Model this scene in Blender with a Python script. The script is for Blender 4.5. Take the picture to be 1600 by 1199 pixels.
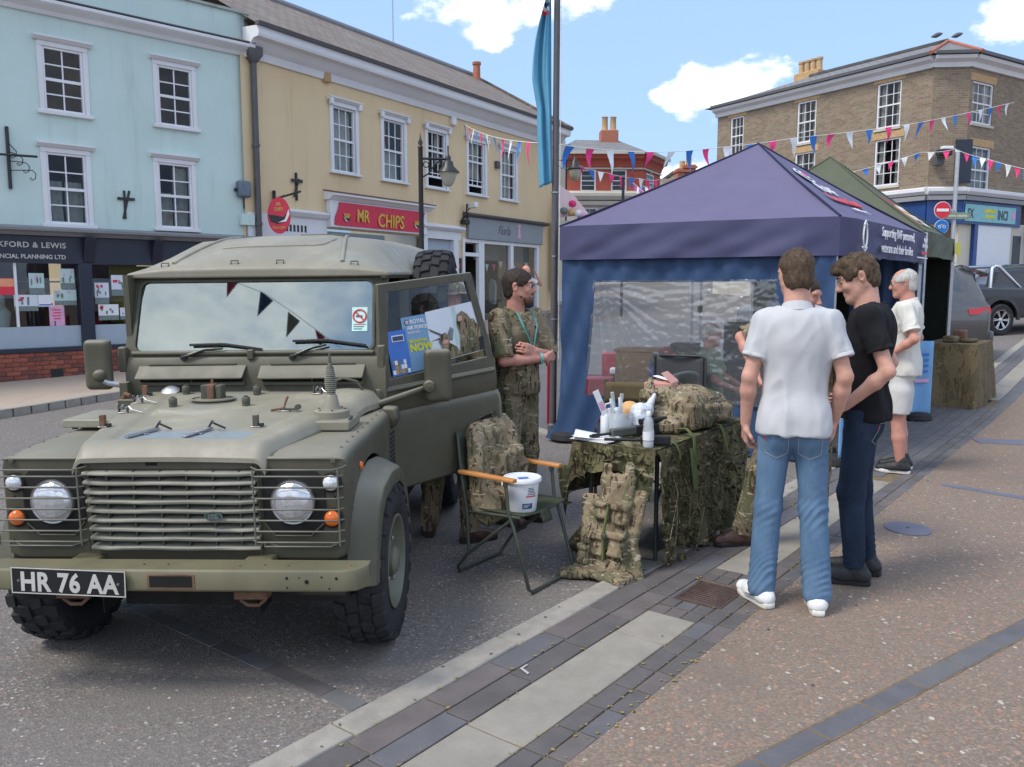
import bpy,bmesh,math,random
import numpy as np
from mathutils import Vector,Matrix,noise as mnoise
R=math.radians
random.seed(7)
SC=bpy.context.scene
COL=SC.collection
for _o in list(bpy.data.objects): bpy.data.objects.remove(_o)

# ------------------------------------------------------------------ camera
FPX,CAMH,HZN=1300.0,1.70,450.0
PITCH=math.atan((599.5-HZN)/FPX)
cam=bpy.data.cameras.new('camera'); camo_=bpy.data.objects.new('camera',cam); COL.objects.link(camo_)
cam.sensor_width=36.0; cam.lens=36.0*FPX/1600.0; cam.clip_start=0.05; cam.clip_end=3000
camo_.location=(0,0,CAMH); camo_.rotation_euler=(math.pi/2-PITCH,0,0)
SC.camera=camo_

# ------------------------------------------------------------------ world, sun, exposure
SUN_EL,SUN_AZ=R(54),R(-118)          # azimuth measured from +Y towards +X
def build_world():
 w=bpy.data.worlds.new('World'); SC.world=w; w.use_nodes=True
 nt=w.node_tree; nt.nodes.clear(); N=nt.nodes.new; L=nt.links.new
 out=N('ShaderNodeOutputWorld'); bg=N('ShaderNodeBackground'); L(bg.outputs[0],out.inputs[0])
 sky=N('ShaderNodeTexSky'); sky.sky_type='NISHITA'; sky.sun_disc=False
 sky.sun_elevation=SUN_EL; sky.sun_rotation=SUN_AZ; sky.air_density=1.0; sky.dust_density=1.0; sky.ozone_density=1.3
 tc=N('ShaderNodeTexCoord')
 def M(op,a,b=None,c=None):
  n=N('ShaderNodeMath'); n.operation=op
  for i,v in enumerate((a,b,c)):
   if v is None: continue
   if isinstance(v,(int,float)): n.inputs[i].default_value=v
   else: L(v,n.inputs[i])
  return n.outputs[0]
 nz=N('ShaderNodeTexNoise'); nz.inputs['Scale'].default_value=17.0; nz.inputs['Detail'].default_value=7; nz.inputs['Roughness'].default_value=.58
 mp=N('ShaderNodeMapping'); mp.inputs['Scale'].default_value=(1,1,1.7); L(tc.outputs['Generated'],mp.inputs[0]); L(mp.outputs[0],nz.inputs['Vector'])
 nb=N('ShaderNodeTexNoise'); nb.inputs['Scale'].default_value=2.1; nb.inputs['Detail'].default_value=5; nb.inputs['Roughness'].default_value=.55
 mp2=N('ShaderNodeMapping'); mp2.inputs['Scale'].default_value=(1,1,1.9); mp2.inputs['Location'].default_value=(3.1,1.7,.4)
 L(tc.outputs['Generated'],mp2.inputs[0]); L(mp2.outputs[0],nb.inputs['Vector'])
 # broad fields of broken cloud over the rest of the sky
 field=M('SUBTRACT',nb.outputs['Fac'],.42)
 field=M('MULTIPLY',field,3.2)
 # individual clouds seen over the roofs: (azimuth px, elevation px, half width, half height)
 total=None
 for (px,py,wx,wy) in ((745,0,85,38),(880,-6,78,40),(752,60,36,17),(1138,145,82,42),(1095,132,40,25),(1205,175,60,18),(1595,25,45,28),(1030,152,16,11),(1060,285,60,28),(965,-40,60,30)):
  d=Vector(((px-800)/FPX,math.cos(PITCH)-math.sin(PITCH)*(py-599.5)/FPX,-math.sin(PITCH)-math.cos(PITCH)*(py-599.5)/FPX)).normalized()
  side=d.cross(Vector((0,0,1))).normalized(); upv=side.cross(d)
  def dot(v):
   n=N('ShaderNodeVectorMath'); n.operation='DOT_PRODUCT'; L(tc.outputs['Generated'],n.inputs[0]); n.inputs[1].default_value=v; return n.outputs['Value']
  a=M('MULTIPLY',dot(side),FPX/wx*.93); b=M('MULTIPLY',dot(upv),FPX/wy*.93)
  r2=M('ADD',M('MULTIPLY',a,a),M('MULTIPLY',b,b))
  front=M('GREATER_THAN',dot(d),.5)
  g=M('MULTIPLY',M('SUBTRACT',1.0,M('MINIMUM',r2,3.0)),1.0)
  g=M('SUBTRACT',M('MULTIPLY',M('ADD',g,3),front),3)
  total=g if total is None else M('MAXIMUM',total,g)
 # keep the broad field away from the blue stretch of sky over the roofs
 fn=N('ShaderNodeVectorMath'); fn.operation='DOT_PRODUCT'; L(tc.outputs['Generated'],fn.inputs[0]); fn.inputs[1].default_value=(0,.97,.25)
 clear=M('MULTIPLY',M('MAXIMUM',M('SUBTRACT',fn.outputs['Value'],.55),0.0),4.0)
 field=M('SUBTRACT',field,clear)
 dens=M('MAXIMUM',M('ADD',M('MULTIPLY',total,.8),M('MULTIPLY',M('SUBTRACT',nz.outputs['Fac'],.52),4.6)),M('ADD',field,M('MULTIPLY',M('SUBTRACT',nz.outputs['Fac'],.5),.9)))
 mr=N('ShaderNodeMapRange'); mr.interpolation_type='SMOOTHSTEP'; L(dens,mr.inputs[0]); mr.inputs[1].default_value=-.15; mr.inputs[2].default_value=.85
 shade=N('ShaderNodeMix'); shade.data_type='RGBA'; L(nz.outputs['Fac'],shade.inputs[0])
 shade.inputs[6].default_value=(4.2,4.5,5.0,1); shade.inputs[7].default_value=(7.6,7.6,7.7,1)
 mix=N('ShaderNodeMix'); mix.data_type='RGBA'; L(M('MULTIPLY',mr.outputs[0],.93),mix.inputs[0]);
 tint=N('ShaderNodeMix'); tint.data_type='RGBA'; tint.inputs[0].default_value=.85; L(sky.outputs[0],tint.inputs[6]); tint.inputs[7].default_value=(1.75,2.65,4.25,1)
 L(tint.outputs[2],mix.inputs[6]); L(shade.outputs[2],mix.inputs[7])
 L(mix.outputs[2],bg.inputs[0]); bg.inputs[1].default_value=.15
build_world()
sun=bpy.data.lights.new('sun','SUN'); suno=bpy.data.objects.new('sun',sun); COL.objects.link(suno)
sun.energy=1.7; sun.angle=R(18); sun.color=(1,.94,.85)
_sd=Vector((math.sin(SUN_AZ)*math.cos(SUN_EL),math.cos(SUN_AZ)*math.cos(SUN_EL),math.sin(SUN_EL)))
suno.rotation_euler=_sd.to_track_quat('Z','Y').to_euler()
SC.view_settings.view_transform='Standard'; SC.view_settings.look='None'; SC.view_settings.gamma=1
SC.view_settings.use_curve_mapping=False; SC.view_settings.exposure=.82
SC.render.engine='CYCLES'
SC.cycles.use_denoising=True; SC.cycles.max_bounces=8; SC.cycles.transparent_max_bounces=16
try: SC.cycles.denoiser='OPENIMAGEDENOISE'
except Exception: pass

# ------------------------------------------------------------------ positions
_fw=Vector((0,math.cos(PITCH),-math.sin(PITCH))); _up=Vector((0,math.sin(PITCH),math.cos(PITCH))); _rt=Vector((1,0,0))
CAMP=Vector((0,0,CAMH))
def ray(px,py): return _fw+_rt*((px-800)/FPX)-_up*((py-599.5)/FPX)
def gz(x,y):                                   # the street climbs gently away from the camera
 t=.0589*y+.0089*x-.745
 return 0.0 if t<-.15 else (min(t,2.2) if t>.15 else (t+.15) ** 2/.6)
def at(px,py,y):                              # point at depth y
 d=ray(px,py); return CAMP+d*(y/d.y)
def atz(px,py,z):
 d=ray(px,py); return CAMP+d*((z-CAMH)/d.z)
def gnd(px,py):
 d=ray(px,py); t=1.0
 for _ in range(4000):
  p=CAMP+d*t
  if p.z <= gz(p.x,p.y): return p
  t += .01
 return p
KU=Vector((.612,.791,0)); KV=Vector((.791,-.612,0)); K0=Vector((-.29,3.6,0))
PAVZ=.022
def kuv(u,v,z=0.0):
 p=K0+KU*u+KV*v
 return Vector((p.x,p.y,gz(p.x,p.y)+z))

# ------------------------------------------------------------------ mesh helpers
class MB:
 def __init__(s): s.v=[]; s.f=[]; s.m=[]
 def add(s,vs,fs,mi=0):
  o=len(s.v); s.v += [tuple(p) for p in vs]; s.f += [tuple(i+o for i in f) for f in fs]; s.m += [mi]*len(fs); return s
 def box(s,lo,hi,M=None,mi=0):
  (a,b,c),(d,e,f)=lo,hi
  vs=[Vector(p) for p in ((a,b,c),(d,b,c),(d,e,c),(a,e,c),(a,b,f),(d,b,f),(d,e,f),(a,e,f))]
  if M is not None: vs=[M @ p for p in vs]
  return s.add(vs,[(0,3,2,1),(4,5,6,7),(0,1,5,4),(1,2,6,5),(2,3,7,6),(3,0,4,7)],mi)
 def cbox(s,c,sz,M=None,mi=0):
  return s.box([c[i]-sz[i]/2 for i in range(3)],[c[i]+sz[i]/2 for i in range(3)],M,mi)
 def hexa(s,p,mi=0):                       # eight corners, bottom ring then top ring
  return s.add(p,[(0,3,2,1),(4,5,6,7),(0,1,5,4),(1,2,6,5),(2,3,7,6),(3,0,4,7)],mi)
 def rings(s,rg,close=True,cap=True,mi=0):
  n=len(rg[0]); o=len(s.v); s.v += [tuple(p) for r in rg for p in r]; fs=[]
  for i in range(len(rg)-1):
   for j in range(n if close else n-1):
    k=(j+1) % n; fs.append((o+i*n+j,o+i*n+k,o+(i+1)*n+k,o+(i+1)*n+j))
  if cap and close: fs.append(tuple(o+j for j in range(n))[::-1]); fs.append(tuple(o+(len(rg)-1)*n+j for j in range(n)))
  s.f += fs; s.m += [mi]*len(fs); return s
 def tube(s,pts,r,n=8,cap=True,mi=0,closed=False):
  pts=[Vector(p) for p in pts]; rr=r if isinstance(r,(list,tuple)) else [r]*len(pts); rg=[]; prev=None
  for i,p in enumerate(pts):
   a=pts[max(i-1,0)]; b=pts[min(i+1,len(pts)-1)]
   if closed: a=pts[i-1]; b=pts[(i+1) % len(pts)]
   t=(b-a); t=t.normalized() if t.length>1e-9 else Vector((0,0,1))
   ref=prev if prev is not None and abs(prev.dot(t))<.95 else (Vector((0,0,1)) if abs(t.z)<.9 else Vector((1,0,0)))
   x=(ref-t*ref.dot(t)).normalized(); y=t.cross(x); prev=x
   rg.append([p+x*(math.cos(q)*rr[i])+y*(math.sin(q)*rr[i]) for q in (2*math.pi*k/n for k in range(n))])
  if closed: rg.append(rg[0]); cap=False
  return s.rings(rg,True,cap,mi)
 def lathe(s,prof,n=16,M=None,mi=0,cap=True):   # profile (r, z)
  rg=[]
  for r,z in prof:
   ring=[Vector((math.cos(2*math.pi*k/n)*r,math.sin(2*math.pi*k/n)*r,z)) for k in range(n)]
   rg.append([M @ p for p in ring] if M is not None else ring)
  return s.rings(rg,True,cap,mi)
 def prism(s,poly,h,M=None,mi=0):        # polygon in xy, from z=0 to z=h (or (z0, z1))
  z0,z1=(0,h) if not isinstance(h,tuple) else h
  n=len(poly); vs=[Vector((p[0],p[1],z0)) for p in poly]+[Vector((p[0],p[1],z1)) for p in poly]
  if M is not None: vs=[M @ p for p in vs]
  return s.add(vs,[tuple(range(n))[::-1],tuple(range(n,2*n))]+[(i,(i+1) % n,n+(i+1) % n,n+i) for i in range(n)],mi)
 def grid(s,fn,nu,nv,mi=0):
  o=len(s.v); s.v += [tuple(fn(i/nu,j/nv)) for j in range(nv+1) for i in range(nu+1)]
  for j in range(nv):
   for i in range(nu):
    a=o+j*(nu+1)+i; s.f.append((a,a+1,a+nu+2,a+nu+1)); s.m.append(mi)
  return s
 def build(s,name,mat=None,parent=None,smooth=None,bevel=0,seg=2,solid=0,sub=0,flip=False):
  me=bpy.data.meshes.new(name); me.from_pydata(s.v,[],s.f)
  return finish(me,name,mat,parent,smooth,bevel,seg,solid,sub,s.m,True)
def finish(me,name,mat,parent=None,smooth=None,bevel=0,seg=2,solid=0,sub=0,mi=None,fixn=False):
 mats=mat if isinstance(mat,(list,tuple)) else [mat]
 for m in mats:
  if m is not None: me.materials.append(MAT[m] if isinstance(m,str) else m)
 if mi is not None and any(mi): me.polygons.foreach_set('material_index',mi)
 if fixn:
  bm=bmesh.new(); bm.from_mesh(me); bmesh.ops.recalc_face_normals(bm,faces=bm.faces); bm.to_mesh(me); bm.free()
 if smooth is not None:
  me.polygons.foreach_set('use_smooth',[True]*len(me.polygons))
  if smooth<179: me.set_sharp_from_angle(angle=R(smooth))
 me.update()
 o=bpy.data.objects.new(name,me); COL.objects.link(o)
 if parent is not None: o.parent=parent
 if solid: m=o.modifiers.new('s','SOLIDIFY'); m.thickness=solid; m.offset=0
 if bevel:
  m=o.modifiers.new('b','BEVEL'); m.width=bevel; m.segments=seg; m.limit_method='ANGLE'; m.angle_limit=R(40); m.harden_normals=False
  if smooth is None:
   me.polygons.foreach_set('use_smooth',[True]*len(me.polygons)); me.set_sharp_from_angle(angle=R(50))
 if sub: m=o.modifiers.new('u','SUBSURF'); m.levels=sub; m.render_levels=sub
 return o
def tag(o,label,cat,group=None):
 o['label']=label; o['category']=cat
 if group: o['group']=group
 return o
def thing(name,label,cat,loc=(0,0,0),rz=0.0,group=None,M=None):
 o=bpy.data.objects.new(name,None); COL.objects.link(o); o.empty_display_size=.1
 if M is not None: o.matrix_world=M
 else: o.location=loc; o.rotation_euler=(0,0,rz)
 return tag(o,label,cat,group)
def structure(o): o['kind']='structure'; return o
def stuff(o): o['kind']='stuff'; return o
def dup(o,parent=None):
 c=o.copy(); COL.objects.link(c); c.parent=parent
 for k in list(o.children): dup(k,c)
 return c
def frame(o,x,y,z):                           # matrix from origin and axes
 return Matrix(((x[0],y[0],z[0],o[0]),(x[1],y[1],z[1],o[1]),(x[2],y[2],z[2],o[2]),(0,0,0,1)))
def T(x,y,z): return Matrix.Translation((x,y,z))
def RX(a): return Matrix.Rotation(a,4,'X')
def RY(a): return Matrix.Rotation(a,4,'Y')
def RZ(a): return Matrix.Rotation(a,4,'Z')
def place(o,M): o.matrix_local=M; return o
def text_mesh(name,body,size,mat,M,parent,bold=0.0,depth=.002,shear=0,sx=1.0,align='LEFT',space=1.0):
 cu=bpy.data.curves.new(name,'FONT'); cu.body=body; cu.size=size; cu.extrude=depth; cu.offset=bold; cu.shear=shear
 cu.align_x=align; cu.space_character=space; cu.resolution_u=3; cu.fill_mode='BOTH'
 t=bpy.data.objects.new(name,cu); COL.objects.link(t)
 dg=bpy.context.evaluated_depsgraph_get(); me=bpy.data.meshes.new_from_object(t.evaluated_get(dg))
 bpy.data.objects.remove(t); bpy.data.curves.remove(cu)
 me.name=name; me.materials.clear(); me.materials.append(MAT[mat] if isinstance(mat,str) else mat)
 me.transform(M @ Matrix.Diagonal((sx,1,1,1)))
 o=bpy.data.objects.new(name,me); COL.objects.link(o); o.parent=parent
 if ' ' in body: o['kind']='stuff'
 return o

# ------------------------------------------------------------------ distance-field modeller for soft and organic forms
class SDF:
 def __init__(s,lo,hi,h):
  s.lo=np.array(lo,np.float32); s.h=h; s.n=np.ceil((np.array(hi)-s.lo)/h).astype(int)+1
  s.v=np.full(s.n,.25,np.float32)
 def _blk(s,a,b,m):
  i0=np.clip(np.floor((np.array(a)-m-s.lo)/s.h).astype(int),0,s.n-1); i1=np.clip(np.ceil((np.array(b)+m-s.lo)/s.h).astype(int)+1,1,s.n)
  if np.any(i1 <= i0): return None
  ax=[(s.lo[k]+np.arange(i0[k],i1[k])*s.h).astype(np.float32) for k in range(3)]
  X,Y,Z=np.meshgrid(*ax,indexing='ij'); return tuple(slice(i0[k],i1[k]) for k in range(3)),X,Y,Z
 def _put(s,sl,d,k,sub):
  o=s.v[sl]
  if sub:
   if k>0: t=np.clip(.5-.5*(o+d)/k,0,1); s.v[sl]=o*(1-t)-d*t+k*t*(1-t)
   else: s.v[sl]=np.maximum(o,-d)
  elif k>0: t=np.clip(.5+.5*(d-o)/k,0,1); s.v[sl]=d*(1-t)+o*t-k*t*(1-t)
  else: s.v[sl]=np.minimum(o,d)
 def cone(s,a,b,ra,rb,k=.02,sub=False,flat=None):
  a=np.array(a,np.float32); b=np.array(b,np.float32); r=max(ra,rb); bl=s._blk(np.minimum(a,b)-r,np.maximum(a,b)+r,k+.03)
  if bl is None: return s
  sl,X,Y,Z=bl; ab=b-a; L=max(float(ab @ ab),1e-9); t=np.clip(((X-a[0])*ab[0]+(Y-a[1])*ab[1]+(Z-a[2])*ab[2])/L,0,1)
  dx,dy,dz=X-a[0]-t*ab[0],Y-a[1]-t*ab[1],Z-a[2]-t*ab[2]
  if flat is not None:                      # squash along a direction: (unit vector, factor)
   n,q=flat; c=dx*n[0]+dy*n[1]+dz*n[2]; dx=dx+n[0]*c*(q-1); dy=dy+n[1]*c*(q-1); dz=dz+n[2]*c*(q-1)
  s._put(sl,np.sqrt(dx*dx+dy*dy+dz*dz)-(ra+(rb-ra)*t),k,sub); return s
 def ell(s,c,r,k=.02,M=None,sub=False):
  c=np.array(c,np.float32); r=np.array(r,np.float32); bl=s._blk(c-r.max(),c+r.max(),k+.03)
  if bl is None: return s
  sl,X,Y,Z=bl; X=X-c[0]; Y=Y-c[1]; Z=Z-c[2]
  if M is not None: m=np.array(M); X,Y,Z=(m[0,i]*X+m[1,i]*Y+m[2,i]*Z for i in range(3))
  q=np.sqrt((X/r[0]) ** 2+(Y/r[1]) ** 2+(Z/r[2]) ** 2); g=np.sqrt((X/r[0] ** 2) ** 2+(Y/r[1] ** 2) ** 2+(Z/r[2] ** 2) ** 2)+1e-6
  s._put(sl,np.clip(q*(q-1)/g,-.2,.25),k,sub); return s
 def rbox(s,c,hs,rad=.01,k=.01,M=None,sub=False):
  c=np.array(c,np.float32); hs=np.array(hs,np.float32); rr=float(np.linalg.norm(hs)); bl=s._blk(c-rr,c+rr,k+.03)
  if bl is None: return s
  sl,X,Y,Z=bl; X=X-c[0]; Y=Y-c[1]; Z=Z-c[2]
  if M is not None: m=np.array(M); X,Y,Z=(m[0,i]*X+m[1,i]*Y+m[2,i]*Z for i in range(3))
  qx,qy,qz=abs(X)-hs[0]+rad,abs(Y)-hs[1]+rad,abs(Z)-hs[2]+rad
  d=np.sqrt(np.maximum(qx,0) ** 2+np.maximum(qy,0) ** 2+np.maximum(qz,0) ** 2)+np.minimum(np.maximum(qx,np.maximum(qy,qz)),0)-rad
  s._put(sl,d,k,sub); return s
 def cut(s,p,n):                              # remove everything on the side n points to
  ax=[(s.lo[k]+np.arange(s.n[k])*s.h).astype(np.float32) for k in range(3)]
  d=((ax[0]-p[0])*n[0])[:,None,None]+((ax[1]-p[1])*n[1])[None,:,None]+((ax[2]-p[2])*n[2])[None,None,:]
  s.v=np.maximum(s.v,d); return s
 def cutnear(s,p,n,r):                       # the same, only within r of p (sleeve ends)
  p=np.array(p,np.float32); bl=s._blk(p-r,p+r,0)
  if bl is None: return s
  sl,X,Y,Z=bl; d=(X-p[0])*n[0]+(Y-p[1])*n[1]+(Z-p[2])*n[2]
  ok=((X-p[0]) ** 2+(Y-p[1]) ** 2+(Z-p[2]) ** 2)<r*r; s.v[sl]=np.where(ok,np.maximum(s.v[sl],d),s.v[sl]); return s
 def arrays(s):
  v=s.v; v[0]=v[-1]=.25; v[:,0]=v[:,-1]=.25; v[:,:,0]=v[:,:,-1]=.25
  ins=np.argwhere(v<0); i0=np.maximum(ins.min(0)-2,0); i1=ins.max(0)+3; v=v[i0[0]:i1[0],i0[1]:i1[1],i0[2]:i1[2]]; lo=s.lo+i0*s.h
  sg=v<0; c=tuple(k-1 for k in v.shape); cnt=np.zeros(c,np.float32); acc=np.zeros(c+(3,),np.float32)
  def sh(o): return v[o[0]:o[0]+c[0],o[1]:o[1]+c[1],o[2]:o[2]+c[2]]
  for ax in range(3):
   for p in range(4):
    a=[0,0,0]; oth=[k for k in range(3) if k != ax]; a[oth[0]]=p & 1; a[oth[1]]=p >> 1; b=list(a); b[ax]=1
    va,vb=sh(a),sh(b); m=(va<0) != (vb<0); t=np.where(m,va/np.where(m,va-vb,1),0)
    cnt += m
    for k in range(3): acc[...,k] += m*(a[k]+(t if k==ax else 0))
  mk=cnt>0; idx=np.full(c,-1,np.int64); idx[mk]=np.arange(mk.sum()); cell=np.argwhere(mk)
  P=(cell+acc[mk]/cnt[mk][:,None])*s.h+lo; F=[]
  for ax in range(3):
   sl0=[slice(1,-1)]*3; sl1=[slice(1,-1)]*3; sl0[ax]=slice(0,-1); sl1[ax]=slice(1,None)
   e=sg[tuple(sl0)] != sg[tuple(sl1)]; pos=np.argwhere(e)
   inside=sg[tuple(sl0)][e]; u,w=[(1,2),(2,0),(0,1)][ax]
   off=np.array([1,1,1]); off[ax]=0; base=pos+off; q=[]
   for du,dw in ((-1,-1),(0,-1),(0,0),(-1,0)):
    z=base.copy(); z[:,u] += du; z[:,w] += dw; q.append(idx[z[:,0],z[:,1],z[:,2]])
   q=np.stack(q,1); q[~inside]=q[~inside][:,::-1]; F.append(q)
  F=np.concatenate(F); return P.astype(np.float64),F[(F >= 0).all(1)]
def sdf_obj(s,name,mat,parent=None,disp=None,relax=1,smooth=180):
 P,F=s.arrays()
 for _ in range(relax):                          # light smoothing
  acc=np.zeros_like(P); n=np.zeros(len(P))
  for a,b in ((0,1),(1,2),(2,3),(3,0)):
   np.add.at(acc,F[:,a],P[F[:,b]]); np.add.at(acc,F[:,b],P[F[:,a]]); np.add.at(n,F[:,a],1); np.add.at(n,F[:,b],1)
  P=P*.5+acc/np.maximum(n,1)[:,None]*.5
 if disp is not None:
  nn=np.cross(P[F[:,2]]-P[F[:,0]],P[F[:,3]]-P[F[:,1]]); N=np.zeros_like(P)
  for k in range(4): np.add.at(N,F[:,k],nn)
  N /= np.linalg.norm(N,axis=1)[:,None]+1e-12; P=P+N*disp(P,N)[:,None]
 me=bpy.data.meshes.new(name); me.vertices.add(len(P)); me.vertices.foreach_set('co',P.astype(np.float32).ravel())
 me.loops.add(len(F)*4); me.loops.foreach_set('vertex_index',F.astype(np.int32).ravel())
 me.polygons.add(len(F)); me.polygons.foreach_set('loop_start',np.arange(0,len(F)*4,4,dtype=np.int32)); me.update(calc_edges=True); me.validate()
 return finish(me,name,mat,parent,smooth)
def vnoise(P,sc,seed=0):                          # smooth noise in -1..1 per point; sc may be three scales
 sc=np.array(sc,float)*np.ones(3); Q=P*sc+np.array([seed*7.3,seed*3.1,seed*5.7]); i=np.floor(Q).astype(np.int64); f=Q-i; f=f*f*(3-2*f); r=0
 for dx in (0,1):
  for dy in (0,1):
   for dz in (0,1):
    h=((i[:,0]+dx)*374761393+(i[:,1]+dy)*668265263+(i[:,2]+dz)*2147483647+1013904223) & 0xffffffff
    h=((h ^ (h >> 13))*1274126177) & 0xffffffff; h=(h ^ (h >> 16)) & 0xffff
    w=(f[:,0] if dx else 1-f[:,0])*(f[:,1] if dy else 1-f[:,1])*(f[:,2] if dz else 1-f[:,2]); r=r+w*(h/32767.5-1)
 return r

# ------------------------------------------------------------------ materials
MAT={}
class NT:
 def __init__(s,name):
  s.m=bpy.data.materials.new(name); s.m.use_nodes=True; s.t=s.m.node_tree; s.b=s.t.nodes['Principled BSDF']; s.out=s.t.nodes['Material Output']; MAT[name]=s.m
  s.tc=s.n('ShaderNodeTexCoord').outputs['Object']
 def n(s,t,**kw):
  x=s.t.nodes.new(t)
  for k,v in kw.items(): setattr(x,k,v)
  return x
 def l(s,a,b): s.t.links.new(a,b)
 def set(s,sock,v):
  if hasattr(v,'is_linked'): s.l(v,sock)
  elif isinstance(v,(tuple,list)) and len(v)==3 and sock.type=='RGBA': sock.default_value=(*v,1)
  else: sock.default_value=v
 def map(s,scale=(1,1,1),rot=(0,0,0),loc=(0,0,0),src=None):
  m=s.n('ShaderNodeMapping'); s.l(src or s.tc,m.inputs[0]); m.inputs['Scale'].default_value=scale if isinstance(scale,tuple) else (scale,)*3; m.inputs['Rotation'].default_value=rot; m.inputs['Location'].default_value=loc; return m.outputs[0]
 def noise(s,sc,det=4,rough=.55,dist=0,vec=None,col=False):
  x=s.n('ShaderNodeTexNoise'); s.l(vec or s.tc,x.inputs['Vector']); x.inputs['Scale'].default_value=sc; x.inputs['Detail'].default_value=det; x.inputs['Roughness'].default_value=rough; x.inputs['Distortion'].default_value=dist; return x.outputs['Color' if col else 'Fac']
 def vor(s,sc,vec=None,out='Color',feat='F1',rnd=1):
  x=s.n('ShaderNodeTexVoronoi',feature=feat); s.l(vec or s.tc,x.inputs['Vector']); x.inputs['Scale'].default_value=sc; x.inputs['Randomness'].default_value=rnd; return x.outputs[out]
 def math(s,op,a,b=0.0,c=None):
  x=s.n('ShaderNodeMath',operation=op); s.set(x.inputs[0],a); s.set(x.inputs[1],b)
  if c is not None: s.set(x.inputs[2],c)
  return x.outputs[0]
 def ramp(s,fac,stops,interp='LINEAR'):
  x=s.n('ShaderNodeValToRGB'); s.l(fac,x.inputs[0]); e=x.color_ramp; e.interpolation=interp
  while len(e.elements)<len(stops): e.elements.new(.5)
  for el,(p,c) in zip(e.elements,stops): el.position=p; el.color=(*c,1) if not isinstance(c,(int,float)) else (c,c,c,1)
  return x.outputs[0]
 def step(s,v,a,b):
  x=s.n('ShaderNodeMapRange',interpolation_type='SMOOTHSTEP'); s.l(v,x.inputs[0]); x.inputs[1].default_value=a; x.inputs[2].default_value=b; return x.outputs[0]
 def mix(s,f,a,b,mode='MIX'):
  x=s.n('ShaderNodeMix',data_type='RGBA',blend_type=mode); s.set(x.inputs[0],f); s.set(x.inputs[6],a); s.set(x.inputs[7],b); return x.outputs[2]
 def sep(s,v=None):
  x=s.n('ShaderNodeSeparateXYZ'); s.l(v or s.tc,x.inputs[0]); return x.outputs
 def bump(s,h,st=.3,dist=.01):
  x=s.n('ShaderNodeBump'); x.inputs['Strength'].default_value=st; x.inputs['Distance'].default_value=dist; s.l(h,x.inputs['Height']); s.l(x.outputs[0],s.b.inputs['Normal']); return s
 def base(s,col,rough=.6,metal=0,spec=.5,**kw):
  s.set(s.b.inputs['Base Color'],col); s.set(s.b.inputs['Roughness'],rough); s.b.inputs['Metallic'].default_value=metal; s.b.inputs['Specular IOR Level'].default_value=spec
  for k,v in kw.items(): s.set(s.b.inputs[k],v)
  return s
def plain(name,col,rough=.6,metal=0,var=.12,sc=6.0,bump=0.0,bsc=60.0,spec=.5,dirt=0.0,**kw):
 t=NT(name); dark=tuple(c*(1-var) for c in col); lite=tuple(min(1,c*(1+var)) for c in col)
 c=t.ramp(t.noise(sc,6,.62),[(.3,dark),(.7,lite)])
 if dirt: c=t.mix(t.math('MULTIPLY',t.step(t.noise(sc*.35,6,.7),.45,.75),dirt),c,tuple(x*.45+.02 for x in col))
 r=t.ramp(t.noise(sc*1.7,4),[(.3,max(rough-.08,.02)),(.7,min(rough+.08,1))]) if rough>.12 else rough
 t.base(c,r,metal,spec,**kw)
 if bump: t.bump(t.noise(bsc,5,.6),bump,.01)
 return t
def camo(name,cols,sc=9.0,cloth=True,bump=.25):
 t=NT(name); v=t.map((1,1,.8),(0.3,.2,.4))
 n1=t.noise(sc*.55,3,.55,.6,v); n2=t.noise(sc*.8,4,.6,.9,t.map((1.5,1.5,.7),(.5,0,.3),(3,1,2))); n3=t.noise(sc*1.9,3,.6,1.2,t.map((2.2,2.2,.6),(.2,.4,0),(7,2,5))); n4=t.noise(sc*2.3,3,.6,1.5,t.map((.6,.6,2.2),(.4,.3,0),(1,9,4)))
 c=t.mix(t.step(n1,.47,.53),cols[0],cols[1]); c=t.mix(t.step(n2,.525,.545),c,cols[2]); c=t.mix(t.step(n3,.565,.58),c,cols[3]); c=t.mix(t.step(n4,.61,.622),c,cols[4])
 c=t.mix(.25,c,t.noise(130,2,.5,0,None,True),'OVERLAY')
 t.base(c,.9,0,.2); t.bump(t.noise(240,3),bump,.002); return t
def glass(name,tint=(.8,.9,.88),refl=.12,rough=.01,dark=.85,gcol=(.95,.97,1)):
 t=NT(name); g=t.n('ShaderNodeBsdfGlossy'); g.inputs['Roughness'].default_value=rough; g.inputs['Color'].default_value=(*gcol,1)
 tr=t.n('ShaderNodeBsdfTransparent'); tr.inputs['Color'].default_value=(*[c*dark for c in tint],1)
 lw=t.n('ShaderNodeFresnel'); gm=t.n('ShaderNodeNewGeometry'); t.l(t.math('MULTIPLY_ADD',gm.outputs['Backfacing'],-.8333,1.5),lw.inputs['IOR']); f=t.math('ADD',lw.outputs[0],refl)
 m=t.n('ShaderNodeMixShader'); t.l(f,m.inputs[0]); t.l(tr.outputs[0],m.inputs[1]); t.l(g.outputs[0],m.inputs[2]); t.l(m.outputs[0],t.out.inputs[0]); return t
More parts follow.
